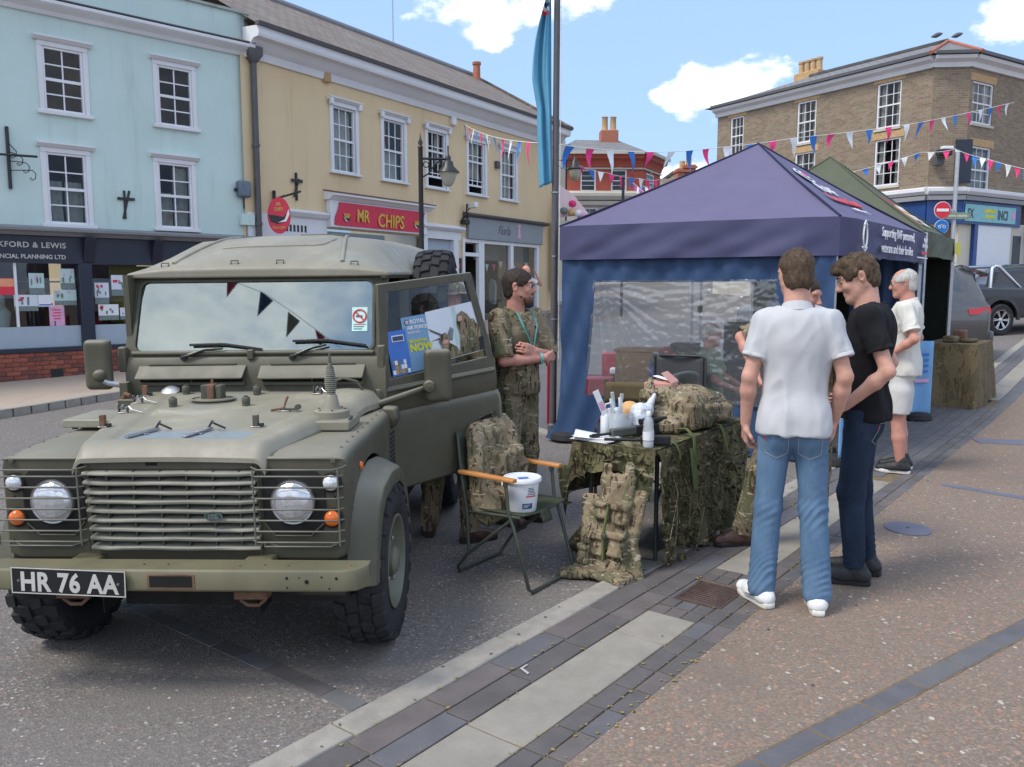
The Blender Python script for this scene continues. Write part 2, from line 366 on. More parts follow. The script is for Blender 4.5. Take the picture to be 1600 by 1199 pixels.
def materials():
 # ---- paint and metal of the vehicle
 t=NT('army_green'); d=t.step(t.noise(2.6,7,.68),.42,.72); c=t.mix(d,(.070,.066,.043),(.100,.092,.062))
 up=t.n('ShaderNodeNewGeometry'); upz=t.step(t.sep(up.outputs['Normal'])[2],.3,.95)
 dust=t.math('MULTIPLY',upz,t.math('ADD',t.math('MULTIPLY',t.noise(5,6,.7),.5),.42)); c=t.mix(dust,c,(.255,.235,.182))
 c=t.mix(t.math('MULTIPLY',t.step(t.noise(38,5,.7),.66,.74),.35),c,(.07,.065,.05)); t.base(c,t.ramp(t.noise(9,5),[(.3,.46),(.75,.66)]),0,.42); t.bump(t.noise(5,3),.06,.02)
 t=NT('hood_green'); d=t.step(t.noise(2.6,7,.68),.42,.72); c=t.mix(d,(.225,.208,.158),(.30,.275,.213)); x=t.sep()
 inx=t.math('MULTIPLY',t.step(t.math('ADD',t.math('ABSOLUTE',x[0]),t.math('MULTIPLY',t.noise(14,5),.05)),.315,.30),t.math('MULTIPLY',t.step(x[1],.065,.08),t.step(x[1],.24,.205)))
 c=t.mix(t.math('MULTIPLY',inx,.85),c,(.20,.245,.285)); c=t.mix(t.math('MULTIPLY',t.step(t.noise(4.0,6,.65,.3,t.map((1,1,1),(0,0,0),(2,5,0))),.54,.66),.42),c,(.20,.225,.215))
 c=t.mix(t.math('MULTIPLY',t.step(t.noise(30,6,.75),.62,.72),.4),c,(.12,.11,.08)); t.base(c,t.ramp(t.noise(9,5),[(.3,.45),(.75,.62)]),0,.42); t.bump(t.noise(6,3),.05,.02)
 t=NT('slat_green'); c=t.ramp(t.noise(3,6,.7),[(.35,(.185,.18,.142)),(.6,(.27,.262,.215)),(.72,(.15,.155,.165))]); t.base(c,.5,0,.4)
 plain('guard_green',(.125,.122,.096),.5,0,.12,10); plain('bumper_green',(.140,.128,.074),.5,0,.18,4,dirt=.5); plain('dark_olive',(.07,.072,.052),.6,0,.2,8)
 plain('rust',(.16,.085,.05),.85,0,.4,14,.3); plain('black_paint',(.012,.012,.013),.35); plain('black_plastic',(.022,.022,.024),.5,0,.2,9)
 plain('underside',(.012,.011,.010),.9); plain('interior',(.02,.021,.02),.8); plain('seat_vinyl',(.03,.031,.029),.55)
 t=plain('tyre',(.026,.026,.028),.82,0,.3,11,.25,90,.3); plain('rim_green',(.13,.13,.095),.5,0,.15,7,dirt=.3)
 plain('chrome',(.72,.73,.75),.12,1,.05); plain('steel',(.38,.38,.39),.38,1,.12,12); plain('galv',(.46,.47,.48),.45,.6,.15,20)
 t=NT('lamp_lens'); t.base((.66,.67,.69),t.ramp(t.vor(40,None,'Distance'),[(0,.10),(1,.28)]),.6,.8); t.bump(t.vor(34,t.map((1,.25,.25)),'Distance'),.5,.01)
 plain('amber',(.85,.17,.015),.18,0,.08,30,spec=.7); plain('red_lens',(.5,.02,.03),.15,0,.1,20,spec=.7)
 plain('clear_lens',(.72,.74,.76),.12,.3,.06,40); plain('emblem_green',(.02,.06,.045),.3)
 t=glass('windscreen',(.74,.88,.84),.31,.02,.62,(.88,.97,.91)); glass('door_glass',(.9,.93,.92),.01,.01,.93); glass('pane',(.9,.95,.95),-.01,.008,.75); glass('shop_glass',(.85,.9,.9),.03,.008,.8); glass('car_glass',(.35,.4,.42),.12,.01,.5); plain('bottle_clear',(.70,.75,.79),.12,0,.1,30,spec=.7,Alpha=.42)
 t=NT('tent_film'); g=t.n('ShaderNodeBsdfGlossy'); g.inputs['Roughness'].default_value=.12; tr=t.n('ShaderNodeBsdfTransparent'); tr.inputs['Color'].default_value=(.92,.94,.95,1)
 f=t.n('ShaderNodeLayerWeight'); f.inputs['Blend'].default_value=.30; fa=t.math('ADD',t.math('MULTIPLY',f.outputs['Fresnel'],.85),.09); m=t.n('ShaderNodeMixShader'); t.l(fa,m.inputs[0]); t.l(tr.outputs[0],m.inputs[1]); t.l(g.outputs[0],m.inputs[2]); df=t.n('ShaderNodeBsdfTranslucent'); df.inputs['Color'].default_value=(.8,.83,.85,1); dd=t.n('ShaderNodeBsdfDiffuse'); dd.inputs['Color'].default_value=(.8,.83,.85,1); a_=t.n('ShaderNodeMixShader'); t.l(df.outputs[0],a_.inputs[1]); t.l(dd.outputs[0],a_.inputs[2]); w_=t.n('ShaderNodeMixShader'); w_.inputs[0].default_value=.15; t.l(m.outputs[0],w_.inputs[1]); t.l(a_.outputs[0],w_.inputs[2]); t.l(w_.outputs[0],t.out.inputs[0])
 # ---- cloth
 camo('mtp',[(.225,.18,.118),(.155,.128,.080),(.105,.108,.060),(.055,.036,.024),(.36,.31,.225)],6.5); camo('mtp_pack',[(.27,.215,.140),(.195,.155,.098),(.135,.128,.076),(.075,.050,.032),(.40,.345,.25)],7)
 camo('dpm',[(.105,.088,.050),(.115,.108,.052),(.060,.060,.028),(.045,.030,.019),(.24,.21,.125)],6.0); camo('brown_camo',[(.175,.135,.078),(.15,.115,.066),(.12,.10,.055),(.11,.075,.042),(.20,.16,.095)],3.2)
 def cloth(name,col,var=.07,sc=14,rough=.88,weave=420,b=.25,**kw):
  t=plain(name,col,rough,0,var,sc,b,weave,.2,**kw); return t
 cloth('polo',(.50,.505,.52),.03); cloth('black_cotton',(.012,.012,.014),.2); cloth('white_cotton',(.62,.605,.55),.04); cloth('cream_shorts',(.55,.54,.52),.04); cloth('sage_shirt',(.22,.265,.165),.08)
 t=NT('jeans'); c=t.ramp(t.noise(7,5,.6,0,t.map((1,1,.45))),[(.28,(.075,.135,.22)),(.55,(.115,.195,.30)),(.78,(.19,.285,.40))]); c=t.mix(.22,c,t.noise(260,2,.5,0,t.map((1,1,.2)),True),'OVERLAY'); t.base(c,.9,0,.15); t.bump(t.noise(400,2),.2,.002)
 t=NT('dark_jeans'); c=t.ramp(t.noise(6,5,.6,0,t.map((1,1,.5))),[(.3,(.014,.022,.040)),(.6,(.026,.042,.072)),(.8,(.06,.088,.13))]); t.base(c,.9,0,.15); t.bump(t.noise(400,2),.2,.002)
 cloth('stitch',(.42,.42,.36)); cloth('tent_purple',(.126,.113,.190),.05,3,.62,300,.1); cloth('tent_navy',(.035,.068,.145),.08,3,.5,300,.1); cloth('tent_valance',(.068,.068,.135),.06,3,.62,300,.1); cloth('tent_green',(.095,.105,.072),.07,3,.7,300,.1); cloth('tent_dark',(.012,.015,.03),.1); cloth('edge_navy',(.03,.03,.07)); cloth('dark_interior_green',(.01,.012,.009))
 cloth('flag_blue',(.115,.33,.48),.05,5,.8); cloth('pink',(.80,.06,.22),.05); cloth('bunt_blue',(.05,.20,.60),.06); cloth('bunt_white',(.78,.80,.82),.03); cloth('bunt_red',(.42,.03,.08),.05); cloth('bunt_navy',(.035,.09,.21),.05); cloth('bunt_grey',(.2,.22,.2),.05); cloth('string',(.7,.7,.7))
 cloth('olive_canvas',(.052,.062,.040),.12); cloth('tan_canvas',(.135,.105,.058),.1); cloth('webbing',(.105,.135,.05),.15); cloth('banner_blue',(.20,.40,.66),.06); cloth('lanyard',(.12,.42,.42))
 plain('skin',(.545,.30,.225),.55,0,.17,9,.15,160,.35,**{'Subsurface Weight': .12,'Subsurface Scale': .02}); plain('skin_red',(.52,.25,.19),.55,0,.17,9,.15,160,.35,**{'Subsurface Weight': .12,'Subsurface Scale': .02})
 def hair(name,a,b):
  t=NT(name); c=t.ramp(t.noise(60,5,.7,.3,t.map((1,1,.35))),[(.3,a),(.7,b)]); t.base(c,.6,0,.35); t.bump(t.noise(150,4,.7,0,t.map((1,1,.25))),.9,.006)
 hair('hair_brown',(.045,.028,.016),(.125,.08,.046)); hair('hair_dark',(.018,.012,.009),(.06,.04,.028)); hair('hair_white',(.42,.40,.37),(.66,.64,.60)); hair('beard',(.06,.035,.022),(.16,.085,.05))
 plain('eye_white',(.7,.68,.66),.2); plain('eye_dark',(.02,.015,.012),.15); plain('lip',(.42,.17,.15),.45)
 plain('leather_brown',(.060,.025,.016),.38,0,.25,12,.2,60); plain('shoe_white',(.74,.74,.72),.45,0,.04); plain('shoe_black',(.016,.016,.018),.6,0,.25,20,.3,90); plain('silver_swoosh',(.28,.28,.27),.35,.5); plain('sole_white',(.66,.64,.60),.6)
 # ---- buildings
 def render(name,col,dirt=.35):
  t=NT(name); c=t.ramp(t.noise(.7,7,.65),[(.3,tuple(k*.93 for k in col)),(.7,tuple(min(1,k*1.05) for k in col))]); st=t.step(t.noise(2.4,7,.72,.25,t.map((1.5,1.5,.14))),.50,.74); c=t.mix(t.math('MULTIPLY',st,dirt),c,tuple(k*.62 for k in col)); t.base(c,.85,0,.25); t.bump(t.noise(22,6,.6),.12,.02); return t
 render('blue_render',(.54,.66,.625),.42); render('yellow_render',(.675,.52,.32),.38); render('cream_render',(.62,.56,.45)); render('pink_render',(.66,.50,.50)); render('grey_render',(.36,.36,.37)); render('white_paint',(.70,.70,.72),.18); render('pale_stone',(.50,.47,.41),.4); render('lead',(.24,.245,.26),.4); render('moss_cap',(.36,.40,.36),.7)
 plain('sash_white',(.72,.72,.74),.45,0,.05); plain('shop_navy',(.016,.022,.04),.4,0,.15,5); plain('shop_grey',(.25,.275,.30),.5,0,.05); plain('shop_blue',(.014,.055,.20),.4); plain('shop_cyan',(.20,.46,.50),.45); plain('sign_red',(.60,.022,.065),.4,0,.06); plain('gold',(.62,.37,.06),.4,0,.15,20); plain('letter_silver',(.52,.51,.47),.4); plain('dark_iron',(.018,.018,.02),.45,0,.2,15); plain('drain_grey',(.085,.08,.085),.5,0,.12,8); plain('frost',(.34,.40,.46),.5,0,.04)
 def bricks(name,c1,c2,mort,sc=1.0,darken=.3):
  t=NT(name); b=t.n('ShaderNodeTexBrick'); b.inputs['Scale'].default_value=1.0; b.inputs['Brick Width'].default_value=.225*sc; b.inputs['Row Height'].default_value=.075*sc; b.inputs['Mortar Size'].default_value=.007*sc; b.inputs['Mortar Smooth'].default_value=.3
  uv=t.n('ShaderNodeUVMap'); t.l(uv.outputs[0],b.inputs['Vector']); b.inputs['Color1'].default_value=(*c1,1); b.inputs['Color2'].default_value=(*c2,1); b.inputs['Mortar'].default_value=(*mort,1)
  c=t.mix(t.math('MULTIPLY',t.noise(1.1,7,.7),darken),b.outputs['Color'],tuple(k*.35 for k in c1)); c=t.mix(.4,c,t.noise(8,4,.6,0,None,True),'SOFT_LIGHT'); t.base(c,.9,0,.2); t.bump(b.outputs['Fac'],-.5,.008); return t
 bricks('gault_brick',(.30,.235,.170),(.21,.158,.112),(.33,.285,.225)); bricks('red_brick',(.46,.10,.065),(.40,.08,.052),(.40,.17,.13),1,.15)
 plain('brick_a',(.235,.068,.045),.85,0,.35,24,.4,90); plain('brick_b',(.30,.088,.055),.85,0,.3,24,.4,90); plain('brick_c',(.155,.055,.046),.85,0,.3,24,.4,90); plain('mortar',(.24,.165,.13),.95,0,.15,20)
 def slates(name,a,b,row=.19,w=.3):
  t=NT(name); br=t.n('ShaderNodeTexBrick'); br.inputs['Brick Width'].default_value=w; br.inputs['Row Height'].default_value=row; br.inputs['Mortar Size'].default_value=.012; br.inputs['Scale'].default_value=1; br.inputs['Color1'].default_value=(*a,1); br.inputs['Color2'].default_value=(*b,1); br.inputs['Mortar'].default_value=(*[k*.35 for k in a],1)
  uv=t.n('ShaderNodeUVMap'); t.l(uv.outputs[0],br.inputs['Vector']); c=t.mix(t.step(t.noise(1.4,7,.7),.45,.8),br.outputs['Color'],(.24,.235,.19)); t.base(c,.8,0,.3)
  y=t.math('FRACT',t.math('DIVIDE',t.sep(uv.outputs[0])[1],row)); t.bump(t.math('ADD',t.math('MULTIPLY',y,-.7),br.outputs['Fac']),.55,.02)
 slates('tile_roof',(.235,.185,.15),(.18,.145,.125)); slates('slate_roof',(.22,.215,.215),(.17,.17,.18)); plain('chimney_red',(.36,.13,.08),.85,0,.2,10,.2); plain('red_trim',(.40,.085,.055),.85,0,.15,6,.2); plain('chimney_buff',(.46,.30,.15),.85,0,.2,10,.2)
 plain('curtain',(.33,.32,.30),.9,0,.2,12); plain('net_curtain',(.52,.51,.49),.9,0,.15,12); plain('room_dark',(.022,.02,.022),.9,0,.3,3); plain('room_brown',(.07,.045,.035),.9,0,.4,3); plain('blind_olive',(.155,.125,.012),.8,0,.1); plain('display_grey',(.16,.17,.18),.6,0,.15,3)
 # ---- ground
 t=NT('asphalt'); v=t.vor(95); sp=t.vor(60,t.map(1,loc=(5,2,0))); g=t.ramp(t.sep(v)[0],[(0,(.105,.096,.090)),(.45,(.155,.141,.131)),(.80,(.205,.185,.170)),(.93,(.25,.18,.15)),(.975,(.34,.315,.29)),(1,(.44,.42,.39))],'LINEAR')
 c=t.mix(t.step(t.noise(1.1,6,.65),.35,.75),g,(.160,.145,.134)); c=t.mix(t.math('MULTIPLY',t.step(t.sep(sp)[1],.982,.988),t.step(t.math('ADD',t.vor(60,t.map(1,loc=(5,2,0)),'Distance'),t.math('MULTIPLY',t.noise(150,2),.5)),.75,.5)),c,(.46,.44,.41)); c=t.mix(t.math('MULTIPLY',t.step(t.noise(.6,5,.6,.8),.58,.72),.35),c,(.105,.096,.090)); t.base(c,.88,0,.3); t.bump(t.vor(95,None,'Distance'),.5,.006)
 t=NT('resin_gravel'); wv=t.n('ShaderNodeVectorMath',operation='MULTIPLY_ADD'); t.l(t.noise(45,3,.6,0,None,True),wv.inputs[0]); wv.inputs[1].default_value=(.022,.022,.022); t.l(t.tc,wv.inputs[2]); vec=t.map((1,1.25,1),(0,0,.5),src=wv.outputs[0])
 v=t.vor(78,vec,'Color'); dd=t.vor(78,vec,'Distance'); g=t.ramp(t.sep(v)[0],[(0,(.150,.112,.086)),(.25,(.205,.152,.116)),(.5,(.250,.192,.150)),(.68,(.185,.148,.122)),(.80,(.265,.205,.160)),(.88,(.31,.160,.100)),(.95,(.36,.195,.120)),(.985,(.36,.30,.225)),(1,(.46,.41,.345))])
 c=t.mix(t.step(dd,.45,.75),g,(.165,.126,.098)); v2=t.map((1.3,1,1),(0,0,1.1),(4,7,0),wv.outputs[0]); cs=t.sep(t.vor(33,v2,'Color')); d2=t.vor(33,v2,'Distance'); big=t.ramp(cs[1],[(0,(.35,.17,.095)),(.4,(.40,.235,.15)),(.6,(.30,.25,.2)),(.8,(.50,.455,.385)),(1,(.13,.105,.09))],'CONSTANT')
 c=t.mix(t.math('MULTIPLY',t.step(cs[0],.80,.83),t.step(t.math('ADD',d2,t.math('MULTIPLY',cs[2],.22)),.46,.40)),c,big)
 c=t.mix(t.math('MULTIPLY',t.step(t.noise(1.3,6,.65),.45,.75),.5),c,(.205,.162,.130)); c=t.mix(t.math('MULTIPLY',t.step(t.noise(.45,5,.7,.5,t.map((1,1,1),loc=(3,3,0))),.54,.7),.5),c,(.140,.112,.090)); c=t.mix(.16,c,(.195,.162,.135)); t.base(c,.85,0,.3); t.bump(dd,-.45,.008)
 t=NT('far_pavement'); c=t.ramp(t.noise(30,5,.7),[(.3,(.33,.255,.20)),(.7,(.43,.345,.275))]); c=t.mix(t.math('MULTIPLY',t.step(t.noise(.8,5),.5,.7),.3),c,(.24,.19,.15)); t.base(c,.9)
 plain('kerb_stone',(.30,.275,.238),.85,0,.16,9,.35,130,dirt=.35); plain('slab',(.268,.243,.205),.85,0,.12,7,.35,140,dirt=.3)
 plain('block_dark',(.100,.090,.088),.8,0,.18,6,.35,120,dirt=.2); plain('block_dark_b',(.125,.106,.102),.8,0,.18,6,.35,120,dirt=.2); plain('block_blue',(.108,.104,.112),.78,0,.16,6,.35,120); plain('joint_sand',(.155,.112,.068),.95,0,.35,20,.4,100); plain('tarmac_smooth',(.120,.117,.120),.85,0,.12,3,.3,150); plain('grate_iron',(.095,.062,.052),.6,.3,.3,16,.3,90); plain('hole',(.006,.006,.006),.95); plain('cover_blue',(.125,.125,.165),.6,0,.15)
 plain('yellow_lichen',(.25,.19,.055),.95,0,.4,25,.3,100)
 # ---- small things
 plain('wood_arm',(.50,.215,.065),.42,0,.18,5); plain('tube_green',(.062,.072,.058),.45,.2,.15,12); plain('bucket_white',(.74,.755,.78),.35,0,.03); plain('label_blue',(.035,.06,.15),.4); plain('label_red',(.62,.05,.06),.5); plain('label_ink',(.08,.08,.10),.6); plain('paper_white',(.74,.745,.76),.7,0,.02); plain('paper_blue',(.17,.32,.48),.6,0,.05); plain('paper_cobalt',(.05,.16,.50),.6,0,.1); plain('yellow_ink',(.62,.58,.02),.6); plain('poster_sky',(.62,.66,.72),.5,0,.06,3); plain('poster_green',(.45,.58,.56),.5); plain('poster_pink',(.62,.33,.50),.5); plain('poster_red',(.68,.03,.06),.5); plain('poster_orange',(.75,.30,.16),.5); plain('poster_grey',(.16,.20,.20),.6,0,.4,40); plain('teal_paper',(.45,.72,.66),.5)
 plain('cardboard',(.46,.255,.095),.8,0,.06); plain('pink_box',(.60,.30,.255),.8,0,.06); plain('box_blue',(.03,.075,.40),.5); plain('tray_grey',(.14,.155,.15),.45,0,.1); plain('gun_black',(.016,.016,.018),.42,.2,.2,20); plain('gun_green',(.085,.092,.082),.5,0,.12); plain('clear_plastic',(.60,.66,.70),.25,0,.06,20,spec=.6); plain('poly_bag',(.58,.62,.68),.3,0,.2,30,.6,40)
 plain('ginger',(.62,.36,.15),.7); plain('crisps',(.2,.18,.22),.25,.3,.8,45); plain('red_panel',(.30,.012,.035),.45); plain('rubber_black',(.018,.018,.019),.75,0,.15,12); plain('road_white',(.40,.39,.37),.8,0,.12,12); plain('sign_blue',(.01,.16,.48),.4); plain('sign_white',(.75,.75,.75),.45); plain('sign_no_entry',(.62,.02,.04),.4); plain('sign_green',(.20,.26,.17),.5)
 plain('suv_grey',(.085,.088,.095),.25,.35,.05,spec=.6,**{'Coat Weight': .6}); plain('pickup_black',(.02,.022,.026),.2,.2,.05,spec=.6,**{'Coat Weight': .7}); plain('car_blue',(.06,.085,.14),.22,.3,.05,**{'Coat Weight': .6}); plain('alloy',(.62,.63,.65),.25,.9)
 plain('lamp_glass',(.42,.40,.32),.25,0,.1); plain('alarm_grey',(.12,.15,.20),.5); plain('bag_grey',(.05,.05,.055),.7); plain('olive_box',(.12,.12,.08),.5)
materials()

# ================================================================== ground
def build_ground():
 xs=[-300,-150,-80,-40,-25]+[-18+i for i in range(60)]+[50,80,150,300]; ys=[-60,-20,-5]+[0+i*.75 for i in range(64)]+[60,90,150,400]
 b=MB(); n=len(xs)
 b.v=[(x,y,gz(x,y)) for y in ys for x in xs]
 for j in range(len(ys)-1):
  for i in range(n-1): b.f.append((j*n+i,j*n+i+1,(j+1)*n+i+1,(j+1)*n+i)); b.m.append(0)
 structure(b.build('road','asphalt',smooth=180))
 us=[-9+.75*i for i in range(50)]+[30,34,40,50,70]
 def sheet(name,mat,us,vs,z):
  b=MB(); m=len(us); b.v=[tuple(kuv(u,v,z)) for v in vs for u in us]
  for j in range(len(vs)-1):
   for i in range(m-1): b.f.append((j*m+i,j*m+i+1,(j+1)*m+i+1,(j+1)*m+i)); b.m.append(0)
  return b.build(name,mat,smooth=180)
 pav=structure(sheet('pavement','resin_gravel',us,[.885,1.4,2.5,5,9,14,22,40,80],PAVZ))
 bed=sheet('joint_bed','joint_sand',us,[.0,.3,.6,.892],PAVZ-.007); bed.parent=pav
 rnd=random.Random(3)
 def piece(name,u0,u1,v0,v1,mat,z=PAVZ,g=.004,bev=.003,rand=.0022):
  dz=rnd.uniform(-rand,rand)*.6; c=[(u0+g,v0+g),(u1-g,v0+g),(u1-g,v1-g),(u0+g,v1-g)]
  p=[kuv(*q,z-.06) for q in c]+[kuv(*q,z+dz+rnd.uniform(-rand,rand)*.25) for q in c]
  return MB().hexa(p).build(name,mat,pav,bevel=bev,seg=1)
 for k in range(-4,6): piece('kerb_stone',-.68+1.02*k,-.68+1.02*(k+1),.0,.15,'kerb_stone',PAVZ+.003,.003,.008)
 for k in range(11): piece('kerb_stone',10.2+1.02*k,10.2+1.02*(k+1),.0,.15,'kerb_stone',PAVZ+.003,.003,.008)
 def dk(): return rnd.choice(['block_dark','block_dark','block_dark_b','block_blue'])
 for k in range(-8,13):
  u=.105+.42*k
  piece('paving_block',u,u+.42,.15,.292,dk()); piece('paving_block',u-.03,u+.39,.292,.424,dk())
 for k in range(-18,25):
  u=.273+.212*k
  piece('paving_block',u,u+.212,.70,.797,dk()); piece('paving_block',u+.01,u+.222,.797,.888,dk())
 ends=[-3.7,-2.59,-1.48,-.365,.754,1.09]
 for a,c in zip(ends,ends[1:]): piece('paving_slab',a,c,.424,.70,'slab',PAVZ,.004,.004)
 for a,c in zip([1.93,2.9,3.9],[2.9,3.9,4.95]): piece('paving_slab',a,c,.424,.70,'slab',PAVZ,.004,.004)
 for u in (1.09,1.21,1.70,1.815):
  for v in (.424,.516,.608): piece('paving_block',u,u+.115,v,v+.092,dk())
 for (u,v0,v1) in ((1.33,.424,.452),(1.50,.424,.452)): piece('paving_block',u,u+.17,v0,v1,dk())
 # gully grating: a frame and its bars
 gr=thing('drain_grating','rusty iron drain grating set in dark blocks near the white trainers','drain',kuv(1.345,.46,0))
 def P(u,v,z): return kuv(u,v,z)-kuv(1.345,.46,0)
 def gb(name,u0,u1,v0,v1,z0,z1,mat): return MB().hexa([P(u0,v0,z0),P(u1,v0,z0),P(u1,v1,z0),P(u0,v1,z0),P(u0,v0,z1),P(u1,v0,z1),P(u1,v1,z1),P(u0,v1,z1)]).build(name,mat,gr,bevel=.002,seg=1)
 gb('pit',1.335,1.655,.452,.722,PAVZ-.006,PAVZ-.0045,'hole')
 for q in ((1.33,1.66,.452,.468),(1.33,1.66,.708,.724),(1.33,1.348,.468,.708),(1.642,1.66,.468,.708)): gb('frame',*q,PAVZ-.03,PAVZ+.004,'grate_iron')
 for k in range(11): u=1.358+k*.026; gb('bar',u,u+.013,.468,.708,PAVZ-.004,PAVZ+.003,'grate_iron')
 # broad crossing of dark blocks, then the kerb and slabs go on
 for i in range(12):
  for j in range(6):
   u=5.145+.422*i+(.2 if j % 2 else 0); piece('paving_block',u,u+.422,.0+j*.1175,.0+(j+1)*.1175,rnd.choice(['tarmac_smooth','block_blue','tarmac_smooth']),PAVZ,.0025,.002,.001)
 for i in range(24):
  u=5.36+.23*i
  for v in (.705,.797): piece('paving_block',u,u+.23,v,v+.092,rnd.choice(['tarmac_smooth','block_blue','block_dark']),PAVZ,.0025,.002,.001)
 for i in range(14):
  u=10.35+.8*i
  for v in (.15,.292): piece('paving_block',u,u+.8,v,v+.135,rnd.choice(['tarmac_smooth','block_blue']))
  piece('paving_block',u,u+.8,.70,.888,rnd.choice(['tarmac_smooth','block_blue']))
  if i >= 1: piece('paving_slab',u,u+.8,.424,.70,'slab')
 g2=thing('drain_grating','far drain grating before the second pale slab strip beyond the grey sock','drain',kuv(10.9,.24,0))
 def P2(u,v,z): return kuv(10.9+u,.24+v,z)-kuv(10.9,.24,0)
 for k in range(9):
  v=k*.044; MB().hexa([P2(0,v,PAVZ+.002),P2(.2,v,PAVZ+.002),P2(.2,v+.02,PAVZ+.002),P2(0,v+.02,PAVZ+.002),P2(0,v,PAVZ+.008),P2(.2,v,PAVZ+.008),P2(.2,v+.02,PAVZ+.008),P2(0,v+.02,PAVZ+.008)]).build('bar','hole',g2)
 # dark line of blocks crossing the red gravel, at an angle to the kerb
 A=Vector((.839,2.80)); B=Vector((2.607,4.071)); d=(B-A).normalized(); pn=Vector((d.y,-d.x)); Lk=.342
 for k in range(-4,14):
  p=A+d*(k*Lk+.02); c=[p+d*.006,p+d*(Lk-.006),p+d*(Lk-.006)+pn*.098,p+d*.006+pn*.098]
  z=rnd.uniform(-.001,.001); MB().hexa([(q.x,q.y,PAVZ-.05) for q in c]+[(q.x,q.y,PAVZ+.0045+z) for q in c]).build('paving_block',rnd.choice(['block_blue','block_blue','tarmac_smooth']),pav,bevel=.003,seg=1)
 c=[A+d*(-4*Lk)-pn*.008,A+d*(14*Lk)-pn*.008,A+d*(14*Lk)+pn*.106,A+d*(-4*Lk)+pn*.106]
 MB().hexa([(q.x,q.y,PAVZ-.05) for q in c]+[(q.x,q.y,PAVZ+.0022) for q in c]).build('joint_bed','joint_sand',pav)
 # the same blocks across the road, under the vehicle
 for k in range(18):
  v=-.03-.2*k; p=[kuv(-.55,v-.195,-.04),kuv(-.455,v-.195,-.04),kuv(-.455,v,-.04),kuv(-.55,v,-.04)]; MB().hexa(p+[q+Vector((0,0,.044)) for q in p]).build('paving_block',rnd.choice(['block_dark','tarmac_smooth']),pav,bevel=.003,seg=1)
 # white paint fleck on a block, covers in the pavement
 p=[kuv(*q,PAVZ+.006) for q in ((.13,.31),(.18,.31),(.182,.318),(.14,.32),(.12,.37),(.105,.37))]; MB().add(p,[(0,1,2,3),(0,3,4,5)]).build('paint_fleck','road_white',pav)
 cv=MB().lathe([(.0,.008),(.085,.008),(.11,.006),(.112,.0)],28); o=cv.build('utility_cover','cover_blue',smooth=30); c0=gnd(1418,832); o.location=(c0.x,c0.y,PAVZ+.002); o.scale=(1.35,1.5,1)
 tag(o,'round bluish metal utility cover in the gravel pavement','cover')
 MB().lathe([(.0,.0095),(.006,.0095),(.007,.008)],10).build('key_hole','hole',o)
 m1=gnd(1550,694); o=MB().cbox((0,0,.003),(.52,.30,.006)).build('cover_plate','cover_blue',bevel=.002); o.location=(m1.x+.1,m1.y,PAVZ); o.rotation_euler.z=R(-14); tag(o,'flat grey rectangular plate in the gravel pavement at right','cover')
 a,e=gnd(1468,763),gnd(1640,792); dv=(e-a).normalized(); nv=Vector((-dv.y,dv.x,0)); o=MB().hexa([a,e,e+nv*.1,a+nv*.1]+[q+Vector((0,0,PAVZ+.005)) for q in (a,e,e+nv*.1,a+nv*.1)]).build('drain_channel','cover_blue',pav)
 rg=random.Random(21); db=MB(); ly=MB(); gm=MB()
 def fleck(b,u,v,r,z):
  n=rg.randint(4,7); a0=rg.random()*6; p=[kuv(u+r*rg.uniform(.5,1.2)*math.cos(a0+6.28*k/n),v+r*rg.uniform(.4,1.1)*math.sin(a0+6.28*k/n),z) for k in range(n)]; b.add(p,[tuple(range(n))])
 for k in range(420):
  v=rg.choice([.151,.292,.424,.70,.797,.888,.895,.86])+rg.gauss(0,.008); fleck(ly,rg.uniform(-1.3,5),v,rg.uniform(.003,.012),PAVZ+.0055)
 for k in range(260): u=rg.uniform(-1.2,5); fleck(db,u,rg.uniform(.92,4.2),rg.uniform(.002,.006),PAVZ+.004)
 for k in range(90): u=rg.uniform(-1.2,6); fleck(gm,u,rg.choice([rg.uniform(.42,.7),rg.uniform(.9,4),rg.uniform(.9,4),rg.uniform(.0,.15)]),rg.uniform(.006,.014),PAVZ+.0062)
 for k in range(160): u,v=rg.uniform(-3,4),rg.uniform(-3.2,-.02); fleck(db,u,v,rg.uniform(.002,.006),.003)
 for b,nm,mt in ((ly,'moss','yellow_lichen'),(db,'grit','slab'),(gm,'gum','underside' if False else 'block_dark')): stuff(b.build(nm,mt,pav))
 # far pavement along the buildings, with its own kerb
 line=[(-12,1.0),(-8.6,5.2),(-6.67,10.8),(-6.15,12.3),(-4.9,14.6),(-2.2,18.0),(.0,21.5),(1.2,27)]; back=[(-18,3),(-13,9),(-9.5,12.8),(-8.3,14.1),(-5.2,17.2),(-4.0,19.2),(-1.7,22.7),(1.6,28.3)]
 b=MB(); N=24
 def lp(L,t):
  t=t*(len(L)-1); i=min(int(t),len(L)-2); f=t-i; return Vector((L[i][0]*(1-f)+L[i+1][0]*f,L[i][1]*(1-f)+L[i+1][1]*f,0))
 def far(a,t):
  p=lp(line,a).lerp(lp(back,a),t); return (p.x,p.y,gz(p.x,p.y)+.11)
 b.grid(far,N*2,5); far_p=structure(b.build('far_pavement','far_pavement',smooth=180))
 for i in range(40):
  a0,a1=i/40,(i+1)/40-.002; p,q=lp(line,a0),lp(line,a1); dirv=(q-p).normalized(); nn=Vector((-dirv.y,dirv.x,0))*.13
  c=[p,q,q+nn,p+nn]; MB().hexa([(k.x,k.y,gz(k.x,k.y)-.05) for k in c]+[(k.x,k.y,gz(k.x,k.y)+.115) for k in c]).build('kerb_stone','kerb_stone',far_p,bevel=.012)
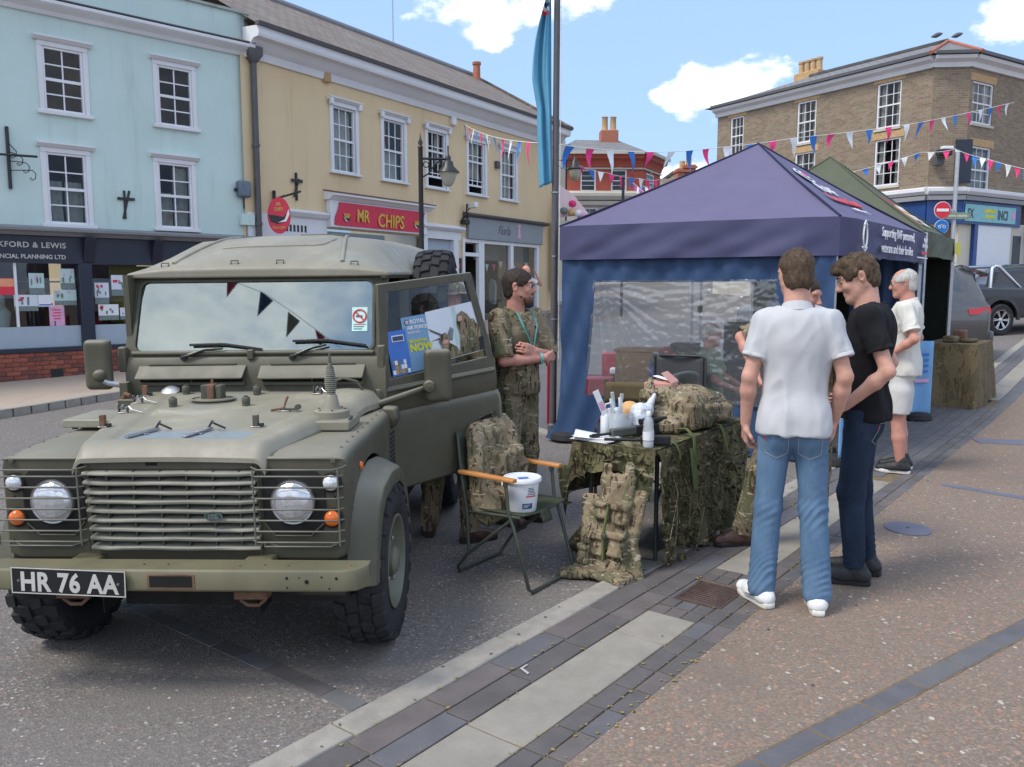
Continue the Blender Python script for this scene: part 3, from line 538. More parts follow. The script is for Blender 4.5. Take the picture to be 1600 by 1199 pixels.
 # paved corner on which the purple tent stands
 poly=[(1.6,7.35),(.69,8.95),(.40,9.48),(-1.6,13.2),(-.2,18),(2.0,24),(6,25),(9.5,20),(5.6,12.2)]
 b=MB(); b.add([(x,y,gz(x,y)+.018) for x,y in poly]+[(3,12,gz(3,12)+.018)],[(i,(i+1) % 9,9) for i in range(9)]); structure(b.build('forecourt','tarmac_smooth'))
 for (p,q) in zip(poly[:3],poly[1:4]):
  p=Vector((*p,0)); q=Vector((*q,0)); dv=(q-p).normalized(); nn=Vector((dv.y,-dv.x,0))*.14; n=max(1,int((q-p).length/.9))
  for i in range(n):
   a=p.lerp(q,i/n); e=p.lerp(q,(i+1)/n-.006); c=[a,e,e+nn,a+nn]; MB().hexa([(k.x,k.y,gz(k.x,k.y)-.04) for k in c]+[(k.x,k.y,gz(k.x,k.y)+.03) for k in c]).build('kerb_stone','kerb_stone',pav,bevel=.006)
build_ground()

# ================================================================== buildings
def uvbox(o,roof=False):
 me=o.data; uv=me.uv_layers.new(name='UVMap'); d=uv.data; vs=me.vertices
 for p in me.polygons:
  n=p.normal
  for li in p.loop_indices:
   c=vs[me.loops[li].vertex_index].co
   if abs(n.z)>.25 and abs(n.z)<.97:
    h=Vector((n.x,n.y,0)).normalized(); t=Vector((-h.y,h.x,0)); d[li].uv=(c.dot(t),c.z/max(math.sqrt(1-n.z*n.z),.1))
   elif abs(n.x)>.7: d[li].uv=(c.y,c.z)
   elif abs(n.z) >= .97: d[li].uv=(c.x,c.y)
   else: d[li].uv=(c.x,c.z)
 return o
class Facade:                                      # x along the front (to the right), y into the building, z up
 def __init__(s,p,u):
  s.p=Vector((p[0],p[1],0)); s.u=Vector((u[0],u[1],0)).normalized(); s.n=Vector((-s.u.y,s.u.x,0)); s.a=math.atan2(s.u.y,s.u.x)
 def sz(s,px,py,off=0.0):
  d=ray(px,py); t=(s.p+s.n*off-CAMP).dot(s.n)/d.dot(s.n); q=CAMP+d*t-s.p; return q.dot(s.u),q.z
 def rect(s,tl,br,off=0.0): a=s.sz(*tl,off); b=s.sz(*br,off); return a[0],b[0],b[1],a[1]
def wall_mesh(b,x0,x1,z0,z1,holes,dep=.12,mi=0):
 xs=sorted({x0,x1,*[h[0] for h in holes],*[h[1] for h in holes]}); zs=sorted({z0,z1,*[h[2] for h in holes],*[h[3] for h in holes]})
 for i in range(len(xs)-1):
  for j in range(len(zs)-1):
   cx,cz=(xs[i]+xs[i+1])/2,(zs[j]+zs[j+1])/2
   if any(h[0]<cx<h[1] and h[2]<cz<h[3] for h in holes): continue
   b.add([(xs[i],0,zs[j]),(xs[i+1],0,zs[j]),(xs[i+1],0,zs[j+1]),(xs[i],0,zs[j+1])],[(0,1,2,3)],mi)
 for a,c,e,f in holes: b.add([(a,0,e),(c,0,e),(c,0,f),(a,0,f),(a,dep,e),(c,dep,e),(c,dep,f),(a,dep,f)],[(0,4,5,1),(1,5,6,2),(2,6,7,3),(3,7,4,0)],mi)
 return b
def build_plain(b,name,mat,parent):             # walls keep their own winding
 me=bpy.data.meshes.new(name); me.from_pydata(b.v,[],b.f); o=finish(me,name,mat,parent); return o
def sash(parent,r,cols,rows,rec=.07,fr=.055,curtain=None,backing='room_dark',opened=0.0,mat='sash_white',pane='pane',bar=.022,cmat='curtain'):
 x0,x1,z0,z1=r; zm=(z0+z1)/2; b=MB(); y=rec
 for q in ((x0,x0+fr,z0,z1),(x1-fr,x1,z0,z1),(x0+fr,x1-fr,z1-fr,z1),(x0+fr,x1-fr,z0,z0+fr*1.2)): b.box((q[0],y-.03,q[2]),(q[1],y+.05,q[3]))
 w=b.build('window',mat,parent,bevel=.004,seg=1)
 gx0,gx1,gz0,gz1=x0+fr,x1-fr,z0+fr*1.2,z1-fr; pw=(gx1-gx0)/cols; ph=(gz1-gz0)/rows
 lift=opened*(gz1-gz0)
 MB().box((gx0,y-.015+.0,zm-.024+lift),(gx1,y+.03,zm+.024+lift)).build('meeting_rail',mat,w)
 if opened: MB().box((gx0,y+.0,gz0+lift),(gx1,y+.03,gz0+lift+.05)).build('sash_rail',mat,w)
 bb=MB()
 for i in range(1,cols): bb.box((gx0+pw*i-bar/2,y+.002,gz0+lift),(gx0+pw*i+bar/2,y+.024,gz1))
 for j in range(1,rows):
  if rows % 2==0 and j==rows // 2: continue
  if gz0+ph*j>gz0+lift: bb.box((gx0,y+.004,gz0+ph*j-bar/2),(gx1,y+.022,gz0+ph*j+bar/2))
 bb.build('glazing_bar',mat,w)
 pm=None; rr=random.Random(int(abs(x0*977+z0*131)))
 for i in range(cols):
  for j in range(rows):
   zz=gz0+ph*j
   if zz<gz0+lift-.01: continue
   if pm is None:
    o=MB().add([(-pw/2,0,-ph/2),(pw/2,0,-ph/2),(pw/2,0,ph/2),(-pw/2,0,ph/2)],[(0,1,2,3)]).build('pane',pane,w); pm=o.data
   else: o=bpy.data.objects.new('pane',pm); COL.objects.link(o); o.parent=w
   o.location=(gx0+pw*(i+.5),y+.014,zz+ph/2); o.rotation_euler=(rr.uniform(-.012,.012),0,rr.uniform(-.012,.012))
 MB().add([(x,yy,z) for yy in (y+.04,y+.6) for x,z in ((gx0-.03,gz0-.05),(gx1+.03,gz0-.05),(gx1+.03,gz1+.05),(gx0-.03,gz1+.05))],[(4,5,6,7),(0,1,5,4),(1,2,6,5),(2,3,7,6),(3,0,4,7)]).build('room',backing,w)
 if curtain:
  for (a,c,zb,zt) in curtain:
   fx0,fx1=gx0+(gx1-gx0)*a,gx0+(gx1-gx0)*c; hb,ht=gz0+(gz1-gz0)*zb,gz0+(gz1-gz0)*zt; nn=max(6,int((fx1-fx0)/.03))
   MB().grid(lambda u,v: (fx0+(fx1-fx0)*u,y+.11+.022*math.sin(u*(fx1-fx0)*52+2*math.sin(v*3)),hb+(ht-hb)*v),nn,3).build('curtain',cmat,w,smooth=180)
 return w
def ledge(parent,name,x0,x1,z,prof,mat,ret=0.0):  # moulded band; profile of (outward, z offset)
 b=MB(); pr=[(-o,z+dz) for o,dz in prof]
 b.rings([[(x0,y,zz) for y,zz in pr],[(x1,y,zz) for y,zz in pr]]); return b.build(name,mat,parent)
def surround(parent,r,w=.11,d=.05,sill=.06,hood=True,mat='white_paint'):
 x0,x1,z0,z1=r; b=MB()
 b.box((x0-w,-d,z0),(x0,.06,z1)); b.box((x1,-d,z0),(x1+w,.06,z1)); b.box((x0-w,-d,z1),(x1+w,.06,z1+w)); o=b.build('surround',mat,parent,bevel=.008,seg=1)
 if hood: ledge(o,'hood',x0-w-.06,x1+w+.06,z1+w,[(-.02,0),(d+.02,0),(d+.06,.03),(d+.09,.05),(d+.09,.075),(-.02,.085)],mat)
 MB().box((x0-w-.04,-d-.05,z0-sill),(x1+w+.04,.07,z0)).build('sill',mat,parent,bevel=.006,seg=1)
 return o

def blue_building():
 F=Facade((-8.49,13.8),(.707,.707)); B=thing('blue_building','pale blue rendered two storey building with dark shopfront at left','building',F.p,F.a)
 xr=F.sz(392,200)[0]; xl=-6.0; zl=F.sz(200,366)[1]; zc=F.sz(200,42)[1]
 wins=[F.rect((64.5,71),(133.5,181)),F.rect((245,101),(302,202)),F.rect((71,237.5),(139,352.5)),F.rect((246,253.5),(302.5,358.5))]
 wins += [(w[0]-2.35,w[1]-2.35,w[2],w[3]) for w in (wins[0],wins[2])]
 b=wall_mesh(MB(),xl,xr,zl,zc+.7,wins,.1); b.add([(xr,0,0),(xr,8,0),(xr,8,zc+.7),(xr,0,zc+.7)],[(0,1,2,3)]); b.add([(xl,0,0),(xl,8,0),(xl,8,zc+.7),(xl,0,zc+.7)],[(3,2,1,0)])
 build_plain(b,'wall','blue_render',B)
 cur=[None,None,[(.0,.42,0,.62),(.5,1,0,.62)],[(.0,.48,0,.55),(.52,1,0,.98)],None,None]; bk=['room_brown','room_dark','room_brown','room_dark','room_dark','room_dark']
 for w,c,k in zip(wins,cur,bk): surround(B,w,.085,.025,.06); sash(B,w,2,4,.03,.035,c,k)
 ledge(B,'cornice',xl,xr+.03,zc,[(-.02,-.10),(.05,-.10),(.09,-.04),(.20,.02),(.24,.05),(.24,.10),(.20,.12),(-.02,.13)],'white_paint')
 ledge(B,'cornice_lead',xl,xr+.035,zc+.131,[(-.02,0),(.245,-.008),(.245,.012),(-.02,.02)],'drain_grey')
 ledge(B,'parapet_cap',xl,xr+.02,zc+.7,[(-.3,0),(.05,0),(.05,.05),(-.3,.09)],'moss_cap')
 # dark shopfront
 ledge(B,'shop_cornice',xl,xr,zl,[(-.02,-.09),(.10,-.09),(.16,-.04),(.26,-.02),(.27,.02),(-.02,.08)],'lead')
 fz0=F.sz(100,412)[1]; pz1=F.sz(60,549)[1]; g0=gz(-8,14.2)+.1
 MB().box((xl,-.02,fz0),(xr,.3,zl-.09)).build('fascia','shop_navy',B)
 M=lambda x,z,y=-.024: T(x,y,z) @ RX(R(90))
 ex,ez=F.sz(102,383); text_mesh('lettering','KFORD & LEWIS',.128,'letter_silver',M(ex,ez-.06,-.03),B,.002,.004,0,1.05,'RIGHT',1.08)
 ex2,ez2=F.sz(102,400); text_mesh('lettering','FINANCIAL PLANNING LTD',.100,'letter_silver',M(ex2,ez2-.06,-.03),B,.002,.004,0,.98,'RIGHT',1.0)
 x1a,x1b=F.sz(125,480)[0],F.sz(146,480)[0]
 for q in ((F.sz(-70,480)[0]-.1,F.sz(-70,480)[0]),(x1a,x1b),(F.sz(268,480)[0],F.sz(285,480)[0]),(xr-.22,xr)): MB().box((q[0],-.05,g0-.1),(q[1],.3,fz0)).build('pilaster','shop_navy',B,bevel=.012)
 for px in (137,243):
  cx=F.sz(px,395)[0]; MB().rings([[(cx-.09,-.03,fz0+.02),(cx+.09,-.03,fz0+.02),(cx+.09,.02,fz0+.02),(cx-.09,.02,fz0+.02)],[(cx-.09,-.22,zl-.1),(cx+.09,-.22,zl-.1),(cx+.09,.02,zl-.1),(cx-.09,.02,zl-.1)]]).build('bracket','shop_navy',B,bevel=.01)
 def shopwin(xa,xb,blind):
  MB().add([(xa,.06,pz1+.06),(xb,.06,pz1+.06),(xb,.06,fz0),(xa,.06,fz0)],[(0,1,2,3)]).build('shop_window','shop_glass',B)
  MB().box((xa,-.07,pz1-.02),(xb,.3,pz1+.06)).build('window_sill','shop_navy',B,bevel=.008); MB().box((xa,.02,pz1+.06),(xb,.045,pz1+.42)).build('frosted_band','frost',B)
  MB().box((xa,1.6,0),(xb,1.65,zl)).build('shop_back','room_brown',B); MB().box((xa,.3,fz0-.32),(xb,1.6,fz0-.3)).build('shop_ceiling','display_grey',B)
  if blind: MB().box((xa+.35,.16,pz1+.45),(xb,.17,fz0-.02)).build('blind','blind_olive',B)
 xa0=F.sz(-70,480)[0]; x2=F.sz(268,480)[0]; shopwin(xa0,x1a,False); shopwin(x1b,x2,True)
 MB().box((F.sz(285,480)[0],.05,g0),(xr-.22,.1,fz0)).build('door','shop_navy',B,bevel=.01)
 for px in (28,): cx=F.sz(px,480)[0]; MB().box((cx-.02,.03,pz1+.06),(cx+.02,.07,fz0)).build('mullion','sash_white',B)
 # posters inside the glass
 pos=[((-6,435),(28,461),'poster_red'),((44,427),(70,460),'poster_green'),((93,420),(117,452),'poster_green'),((21,461),(60,486),'poster_sky'),((59,461),(84,479),'paper_white'),((84,453),(120,477),'poster_green'),((76,479),(102,514),'poster_pink'),((147,442),(171,475),'poster_sky'),((173,430),(197,462),'poster_sky'),((153,476),(186,500),'paper_white'),((187,481),(208,499),'poster_sky')]
 rnd=random.Random(5)
 for tl,br,m in pos:
  x0,x1,z0,z1=F.rect(tl,br,.06); y=.052
  p=MB().box((x0,y,z0),(x1,y+.003,z1)).build('poster',m,B);
  def bit(a,c,e,f,mt,k=1): MB().box((x0+(x1-x0)*a,y-.002*k,z0+(z1-z0)*e),(x0+(x1-x0)*c,y-.0005,z0+(z1-z0)*f)).build('print',mt,p)
  if m=='poster_red': bit(.02,.98,.5,.98,'poster_orange')
  elif m=='paper_white' and tl[0]==59: bit(.05,.8,.08,.2,'paper_cobalt'); bit(.82,.95,.1,.28,'poster_red')
  elif m=='poster_pink':
   for k in range(4): bit(.2+.08*(k % 2),.75,.82-.13*k,.87-.13*k,'poster_red')
   bit(.05,.95,.0,.06,'label_ink'); bit(.3,.4,.12,.36,'label_ink')
  else:
   bit(.0,1,.0,.3,'poster_grey')
   for k in range(4): a=rnd.uniform(.1,.75); e=rnd.uniform(.3,.6); bit(a,a+.09,e,e+rnd.uniform(.12,.3),'poster_grey',2)
   for k in range(2): a=rnd.uniform(.05,.75); e=rnd.uniform(.6,.82); bit(a,a+.16,e,e+.13,'poster_red' if m != 'poster_green' else 'poster_pink',2)
 for i,(px,h) in enumerate(((5,1.1),(15,.9))):      # figures of a window display
  cx=F.sz(px,500)[0]; MB().lathe([(.0,0),(.16,.02),(.12,.3*h),(.17,.6*h),(.08,.75*h),(.09,.9*h),(0,h)],12,T(cx,.55,pz1+.1)).build('display_figure','poster_green',B,smooth=60)
 # brick plinth: each brick a piece
 pl=MB().box((xl,-.03,-.2),(xr-.2,.25,pz1-.02)).build('plinth','mortar',B)
 shapes={}
 def brick(x,z,w,h,kind):
  key=(round(w,3),kind)
  if key not in shapes: shapes[key]=MB().cbox((0,0,0),(w,.03,h)).build('brick',kind,pl,bevel=.003,seg=1); o=shapes[key]
  else: o=bpy.data.objects.new('brick',shapes[key].data); COL.objects.link(o); o.parent=pl; m=o.modifiers.new('b','BEVEL'); m.width=.003; m.segments=1
  o.location=(x+w/2,-.036+rnd.uniform(-.003,.003),z+h/2)
 bx0=F.sz(-40,580)[0]; bx1=F.sz(330,560)[0]; row=0; z=pz1-.02-.075
 while z>g0-.1:
  x=bx0+(.115 if row % 2 else 0)
  while x<bx1: brick(x,z+.005,.215 if row % 3 else .215,.065,rnd.choice(['brick_a','brick_a','brick_b','brick_c'])); x += .225
  z -= .075; row += 1
 vx,vz=F.sz(88,585); vg=MB().box((vx-.1,-.056,vz-.1),(vx+.1,-.045,vz+.1)).build('air_vent','dark_iron',B,bevel=.004)
 for k in range(5): MB().box((vx-.085,-.062,vz-.08+k*.036),(vx+.085,-.055,vz-.065+k*.036)).build('slat','dark_iron',vg)
 # ironwork and boxes on the wall
 def ties(px,py,label,fancy):
  x,z=F.sz(px,py); W=B.matrix_basis @ Vector((x,0,z)); o=thing('wall_tie',label,'iron tie',W,F.a)
  if fancy:
   MB().tube([(0,-.03,.55),(0,-.03,-.45)],.028,8).build('upright','dark_iron',o); MB().tube([(-.5,-.03,.08),(.32,-.42,.06)],.02,8).build('arm','dark_iron',o)
   for k in range(4): MB().tube([(0,-.04,.3-k*.15)]+[(.06+.07*k+.05*math.sin(t),-.08-.07*k,.16-.12*k+.05*math.cos(t)-.02*t) for t in (0,1.2,2.4,3.6,4.8,6)],.008,5).build('scroll','dark_iron',o)
  else: o.scale=(.72,)*3; MB().box((-.05,-.03,-.42),(0,-.008,.28)).build('leg','dark_iron',o); MB().box((-.025,-.028,-.42),(.025,-.006,.3),RY(R(14)) @ T(.03,0,0)).build('leg','dark_iron',o); MB().box((-.2,-.045,.04),(.22,-.03,.11)).build('bar','dark_iron',o)
 ties(13,252,'ornate iron sign bracket at the left edge of the pale blue wall',True); ties(196,316,'plain dark iron wall tie between the lower blue building windows',False)
 x,z=F.sz(379,298); o=thing('alarm_box','grey metal box on the pale blue wall beside the downpipe','wall box',B.matrix_basis @ Vector((x,0,z)),F.a)
 MB().box((-.15,-.16,-.14),(.12,-.002,.18)).build('case','alarm_grey',o,bevel=.04); MB().lathe([(.035,0),(.035,.05),(.0,.05)],10,T(-.15,-.06,-.0) @ RY(R(-90))).build('knob','dark_iron',o); MB().tube([(0,-.03,-.14),(0,-.02,-.35)],.012,6).build('cable','drain_grey',o)
 x,z=F.sz(384,348); o=MB().box((-.14,-.12,-.06),(.14,-.002,.16)).build('meter_box','blue_render',bevel=.01); o.location=B.matrix_basis @ Vector((x,0,z)); o.rotation_euler.z=F.a; tag(o,'pale blue painted meter box low beside the downpipe','meter box')
 # downpipe with hopper
 x=F.sz(394,200)[0]; o=thing('downpipe','dark grey rainwater downpipe with hopper between blue and yellow buildings','downpipe',B.matrix_basis @ Vector((x+.02,-.1,0)),F.a); z0,z1=F.sz(400,360)[1]-2.6,F.sz(392,100)[1]
 MB().tube([(0,0,z0),(0,0,z1)],.06,12).build('pipe','drain_grey',o,smooth=60); MB().rings([[(-.06,-.06,z1),(.06,-.06,z1),(.06,.06,z1),(-.06,.06,z1)],[(-.15,-.13,z1+.14),(.15,-.13,z1+.14),(.15,.08,z1+.14),(-.15,.08,z1+.14)],[(-.15,-.13,z1+.3),(.15,-.13,z1+.3),(.15,.08,z1+.3),(-.15,.08,z1+.3)]]).build('hopper','drain_grey',o,bevel=.01); MB().tube([(0,.02,z1+.28),(-.02,.06,z1+.6),(-.1,.16,z1+.85)],.055,10).build('swan_neck','drain_grey',o,smooth=60)
 for py in (228,350): zz=F.sz(396,py)[1]; MB().lathe([(.062,-.03),(.075,-.03),(.075,.03),(.062,.03)],12,T(0,0,zz)).build('collar','drain_grey',o,smooth=40)
 return F,xr
FB,_xr=blue_building()
YP=FB.p+FB.u*(_xr+.12)
def yellow_building():
 F=Facade((YP.x,YP.y),(.531,.847)); B=thing('yellow_building','long yellow rendered building with white sash windows and tiled roof','building',F.p,F.a)
 xr=F.sz(868,300)[0]; zE=F.sz(402,70)[1]; zE=(zE+F.sz(842,204)[1])/2
 fw=[F.rect(a,b) for a,b in (((519,163),(556,270)),((598,183),(631.5,288)),((667,203.5),(696.5,297.5)),((731,220),(757,309)),((783,235),(805,313)))]
 zt=sum(w[3] for w in fw)/5; zb=sum(w[2] for w in fw)/5; fw=[(w[0],w[1],zb,zt) for w in fw]
 g0=-.3
 # ground-floor openings: chip shop, white doorway, grey shop
 s0,s1,c0,c1=F.rect((728,339),(844,383)); sw=F.rect((754,378),(839,486)); dr=F.rect((723,376),(748,490))
 shop=(dr[0]-.05,sw[1]+.03,g0,c0); dw=F.rect((664,372),(708,480)); door=(dw[0],dw[1],g0,dw[3])
 cx0,cx1,cz0,cz1=F.rect((517,316),(655,366)); chip=(cx0-2.4,cx1+.05,g0,cz0-.05)
 b=wall_mesh(MB(),0,xr,g0,zE,fw+[shop,door,chip],.12); b.add([(xr,0,g0),(xr,9,g0),(xr,9,zE),(xr,0,zE)],[(0,1,2,3)]); b.add([(0,0,g0),(0,9,g0),(0,9,zE),(0,0,zE)],[(3,2,1,0)])
 build_plain(b,'wall','yellow_render',B)
 cu=[[(.0,.45,0,1),(.55,1,0,1)],[(.05,.95,0,.48),(.0,.3,.5,1)],[(.0,.35,.45,1),(.65,1,.45,1)],[(.0,1,.3,1)],[(.0,1,0,1)]]; op=[0,0,.16,.13,0]
 for w,c,o in zip(fw,cu,op):
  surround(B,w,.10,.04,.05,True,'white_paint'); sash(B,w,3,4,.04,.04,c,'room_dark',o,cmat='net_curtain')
  for sx in (w[0]-.1,w[1]+.1): MB().box((sx-.05,-.12,w[3]+.0),(sx+.05,-.05,w[3]+.14)).build('console','white_paint',B,bevel=.015)
 ledge(B,'cornice',-.25,xr+.2,zE,[(-.02,-.34),(.05,-.34),(.08,-.20),(.16,-.14),(.28,-.02),(.42,.0),(.44,.05),(.44,.20),(-.02,.22)],'white_paint')
 # tiled roof, hipped at the right end
 rdg=F.sz(560,52,3.6)[1]; xh=F.sz(742,130,3.6)[0]; e=zE+.21
 b=MB(); b.add([(-.3,-.46,e),(xr+.25,-.46,e),(xh,3.6,rdg),(-.3,3.6,rdg),(xr+.25,8,e),(-.3,8,e)],[(0,1,2,3),(1,4,2),(3,2,4,5)]); uvbox(build_plain(b,'roof','tile_roof',B))
 MB().tube([(-.3,3.6,rdg+.02),(xh,3.6,rdg+.02)],.1,8).build('ridge','lead',B); MB().tube([(xh,3.6,rdg),(xr+.25,-.46,e+.03)],.07,6).build('hip_tile','tile_roof',B)
 ledge(B,'gutter',-.3,xr+.25,e,[(.40,-.02),(.50,-.02),(.52,.05),(.40,.05)],'drain_grey')
 cx,cz=F.sz(745,138,3.2); ch=MB().box((cx-.3,2.9,cz-1.2),(cx+.3,3.6,cz+.05)).build('chimney','chimney_buff',B,bevel=.02); MB().lathe([(.16,0),(.13,.12),(.12,.7),(.15,.72),(.15,.8),(.11,.8)],14,T(cx,3.2,cz+.05)).build('pot','chimney_red',ch,smooth=40); MB().box((cx-.36,2.85,cz-.08),(cx+.36,3.65,cz+.02)).build('cap','moss_cap',ch,bevel=.02)
 ax,az=F.sz(614,40,4.2); an=thing('roof_aerial','thin television aerial standing on the tiled roof ridge','aerial',B.matrix_basis @ Vector((ax,4.2,rdg-.3)),F.a); MB().tube([(0,0,0),(0,0,3.6)],.018,6).build('mast','steel',an)
 for k,zz in enumerate((2.6,3.5)): MB().tube([(-.1,0,zz),(.35,0,zz)],.01,5).build('boom','steel',an); [MB().tube([(xx,-.2,zz),(xx,.2,zz)],.006,4).build('element','steel',an) for xx in (0,.12,.24,.34)]
 # chip shop front
 cs=MB().box((cx0-.16,-.14,cz0-.02),(cx1+.16,-.002,cz1+.04)).build('shop_surround','white_paint',B,bevel=.01); ledge(B,'shop_cornice',cx0-.22,cx1+.3,cz1+.04,[(-.02,0),(.16,0),(.24,.06),(.32,.09),(.32,.14),(-.02,.22)],'white_paint'); ledge(B,'cornice_lead',cx0-.23,cx1+.31,cz1+.235,[(-.02,0),(.33,-.06),(.33,-.04),(-.02,.03)],'rust')
 sl,sr=cx0-.06,cx1+.02; bd=MB().add([(sl+.16,-.17,cz1+.0),(sl+.16,-.15,cz0+.02),(sr-.12,-.15,cz0+.02),(sr,-.17,cz1),(sl,-.15,cz0+.03),(sl+.02,-.16,cz0+(cz1-cz0)*.4),(sl+.12,-.165,cz0+(cz1-cz0)*.72)],[(0,6,5,4,1,2,3)]).build('sign_board','sign_red',B,solid=.012)
 M=T(cx0+(cx1-cx0)*.20,-.185,cz0+(cz1-cz0)*.27) @ RX(R(90)); hh=(cz1-cz0)*.72
 text_mesh('lettering','MR',hh*1.02,'gold',M,B,.008,.006,.08,.78); text_mesh('lettering','CHIPS',hh*1.12,'gold',T(cx0+(cx1-cx0)*.43,-.185,cz0+(cz1-cz0)*.14) @ RX(R(90)),B,.008,.006,.08,.84)
 for fx in (.1,.9):
  mx=cx0+(cx1-cx0)*fx; mz=cz0+(cz1-cz0)*.38; k=hh*.3; bw=MB().prism([(-k,.1*k),(-.5*k,-.55*k),(.1*k,-.75*k),(.7*k,-.5*k),(k,.35*k),(.4*k,0),(-.4*k,-.02*k)],.006,T(mx,-.178,mz) @ RX(R(90))).build('chip_bowl','dark_iron',B)
  MB().prism([(-k,.15*k),(-.45*k,-.62*k),(.2*k,-.8*k),(-.1*k,-.5*k)],.008,T(mx,-.18,mz) @ RX(R(90))).build('napkin','sign_white',bw)
  for q in range(5): MB().box((-.012,-.004,0),(.012,.004,k*.9),T(mx-.5*k+q*.24*k,-.184,mz-.05*k) @ RY(R(-18+9*q))).build('chip','gold',bw)
 # hanging round sign on its bracket
 hx,hz=F.sz(436,337,-.55); hs=thing('hanging_sign','round red hanging chip shop sign on an iron bracket','shop sign',B.matrix_basis @ Vector((hx,-.55,hz)),-R(8)); r=.30
 MB().lathe([(0,-.015),(r,-.015),(r,.015),(0,.015)],36,Matrix.Diagonal((.80,1,1.2,1)) @ RX(R(90))).build('disc','sign_red',hs,bevel=.004); MB().prism([(-.22,.02),(-.17,-.12),(-.02,-.17),(.12,-.12),(.20,.06),(.24,.1),(.10,-.03),(-.05,.0)],.006,T(0,-.018,0) @ RX(R(90))).build('chip_bowl','dark_iron',hs); MB().prism([(-.02,-.14),(.13,-.08),(.215,.12),(.23,.02),(.16,-.12)],.008,T(0,-.02,0) @ RX(R(90))).build('napkin','sign_white',hs); text_mesh('lettering','MR',.09,'gold',T(0,-.018,.19) @ RX(R(90)),hs,.002,.004,0,.8,'CENTER'); text_mesh('lettering','CHIPS',.1,'gold',T(0,-.018,.09) @ RX(R(90)),hs,.002,.004,0,.7,'CENTER'); text_mesh('lettering','FISH & CHIPS',.06,'gold',T(0,-.018,-.26) @ RX(R(90)),hs,.001,.004,0,.8,'CENTER')
 MB().tube([(-.3,.5,.38),(.5,-.1,.45)],.022,8).build('bracket_arm','dark_iron',hs); MB().box((-.34,.48,.1),(-.28,.52,.55)).build('bracket_plate','dark_iron',hs); [MB().tube([(xx,0,.34),(xx,.05,.42)],.006,5).build('hook','dark_iron',hs) for xx in (-.08,.08)]
 bx,bz=F.sz(462,290); o=thing('wall_tie','dark iron wall tie on the yellow wall above the round sign','iron tie',B.matrix_basis @ Vector((bx,0,bz)),F.a); o.scale=(.75,)*3; MB().box((-.03,-.05,-.42),(.03,-.005,.35)).build('leg','dark_iron',o); MB().box((-.2,-.06,.08),(.22,-.045,.17)).build('bar','dark_iron',o); MB().box((-.02,-.07,-.36),(.03,-.05,.2),RY(R(22))).build('leg','dark_iron',o)
 # lower shopfront left of the chip shop
 lx0,lx1,lz0,lz1=F.rect((445,337),(512,362)); MB().box((chip[0]+.05,-.02,g0),(cx0-.16,.08,lz1)).build('shop_panel','white_paint',B); ledge(B,'shop_cornice',lx0-.3,cx0-.2,lz1,[(-.02,0),(.08,0),(.16,.08),(.16,.11),(-.02,.16)],'white_paint')
 for k in range(6): vx=F.sz(446+k*5.8,363)[0]; MB().box((vx,-.03,lz0-.06),(vx+.05,-.018,lz0+.08)).build('vent','dark_iron',B)
 MB().box((cx0-.16,.05,g0),(cx1+.05,.12,cz0-.02)).build('shop_window','shop_glass',B); MB().box((cx0-.16,1.2,g0),(cx1+.05,1.25,cz0)).build('shop_back','room_dark',B)
 # white doorway
 ledge(B,'door_cornice',dw[0]-.25,dw[1]+.35,dw[3]+.22,[(-.02,0),(.10,0),(.2,.07),(.2,.11),(-.02,.18)],'white_paint'); MB().box((dw[0]-.2,-.06,dw[3]),(dw[1]+.3,.1,dw[3]+.22)).build('door_head','white_paint',B)
 for xa in (dw[0]-.18,dw[1]-.02): MB().box((xa,-.07,g0),(xa+.22,.1,dw[3])).build('door_jamb','white_paint',B,bevel=.015)
 MB().box((dw[0],.06,dw[3]-.75),(dw[1],.11,dw[3]-.02)).build('fanlight','frost',B); MB().box((dw[0],.08,g0),(dw[1],.12,dw[3]-.78)).build('door','room_dark',B)
 nx,nz=F.sz(661,375); MB().box((nx-.12,-.03,nz-.25),(nx+.12,-.005,nz+.18)).build('notice','paper_white',B); MB().prism([(-.07,-.08),(.07,-.08),(0,.1)],.004,T(nx,-.034,nz) @ RX(R(90))).build('notice_triangle','yellow_ink',B)
 # grey shop
 MB().box((s0,-.10,c0),(s1,-.002,c1)).build('fascia','shop_grey',B,bevel=.01); ledge(B,'shop_cornice',s0-.15,s1+.25,c1,[(-.02,0),(.14,0),(.22,.05),(.22,.09),(-.02,.14)],'drain_grey')
 text_mesh('lettering','Florla',(c1-c0)*.62,'label_ink',T(s0+(s1-s0)*.36,-.106,c0+(c1-c0)*.32) @ RX(R(90)),B,-.004,.003,.35,.8);
 tx=s0+(s1-s0)*.645; MB().prism([(-.1,.0),(.1,.0),(.05,.3),(.12,.42),(-.12,.42),(-.05,.3)],.004,T(tx,-.106,c0+(c1-c0)*.2) @ RX(R(90))).build('motif','poster_pink',B)
 for (a,c) in ((sw[0]-.08,sw[0]+.04),((sw[0]+sw[1])/2-.09,(sw[0]+sw[1])/2+.07),(sw[1]-.08,sw[1]+.06),(dr[0]-.04,dr[0]+.06),(dr[1]-.02,dr[1]+.12)): MB().box((a,-.04,g0),(c,.08,c0)).build('shop_frame','sash_white',B,bevel=.006)
 MB().box((dr[0],-.03,c0-.1),(sw[1],.085,c0-.005)).build('shop_frame','sash_white',B); tz=F.sz(735,395)[1]; MB().box((dr[0],-.02,tz-.1),(dr[1],.07,tz)).build('transom','sash_white',B)
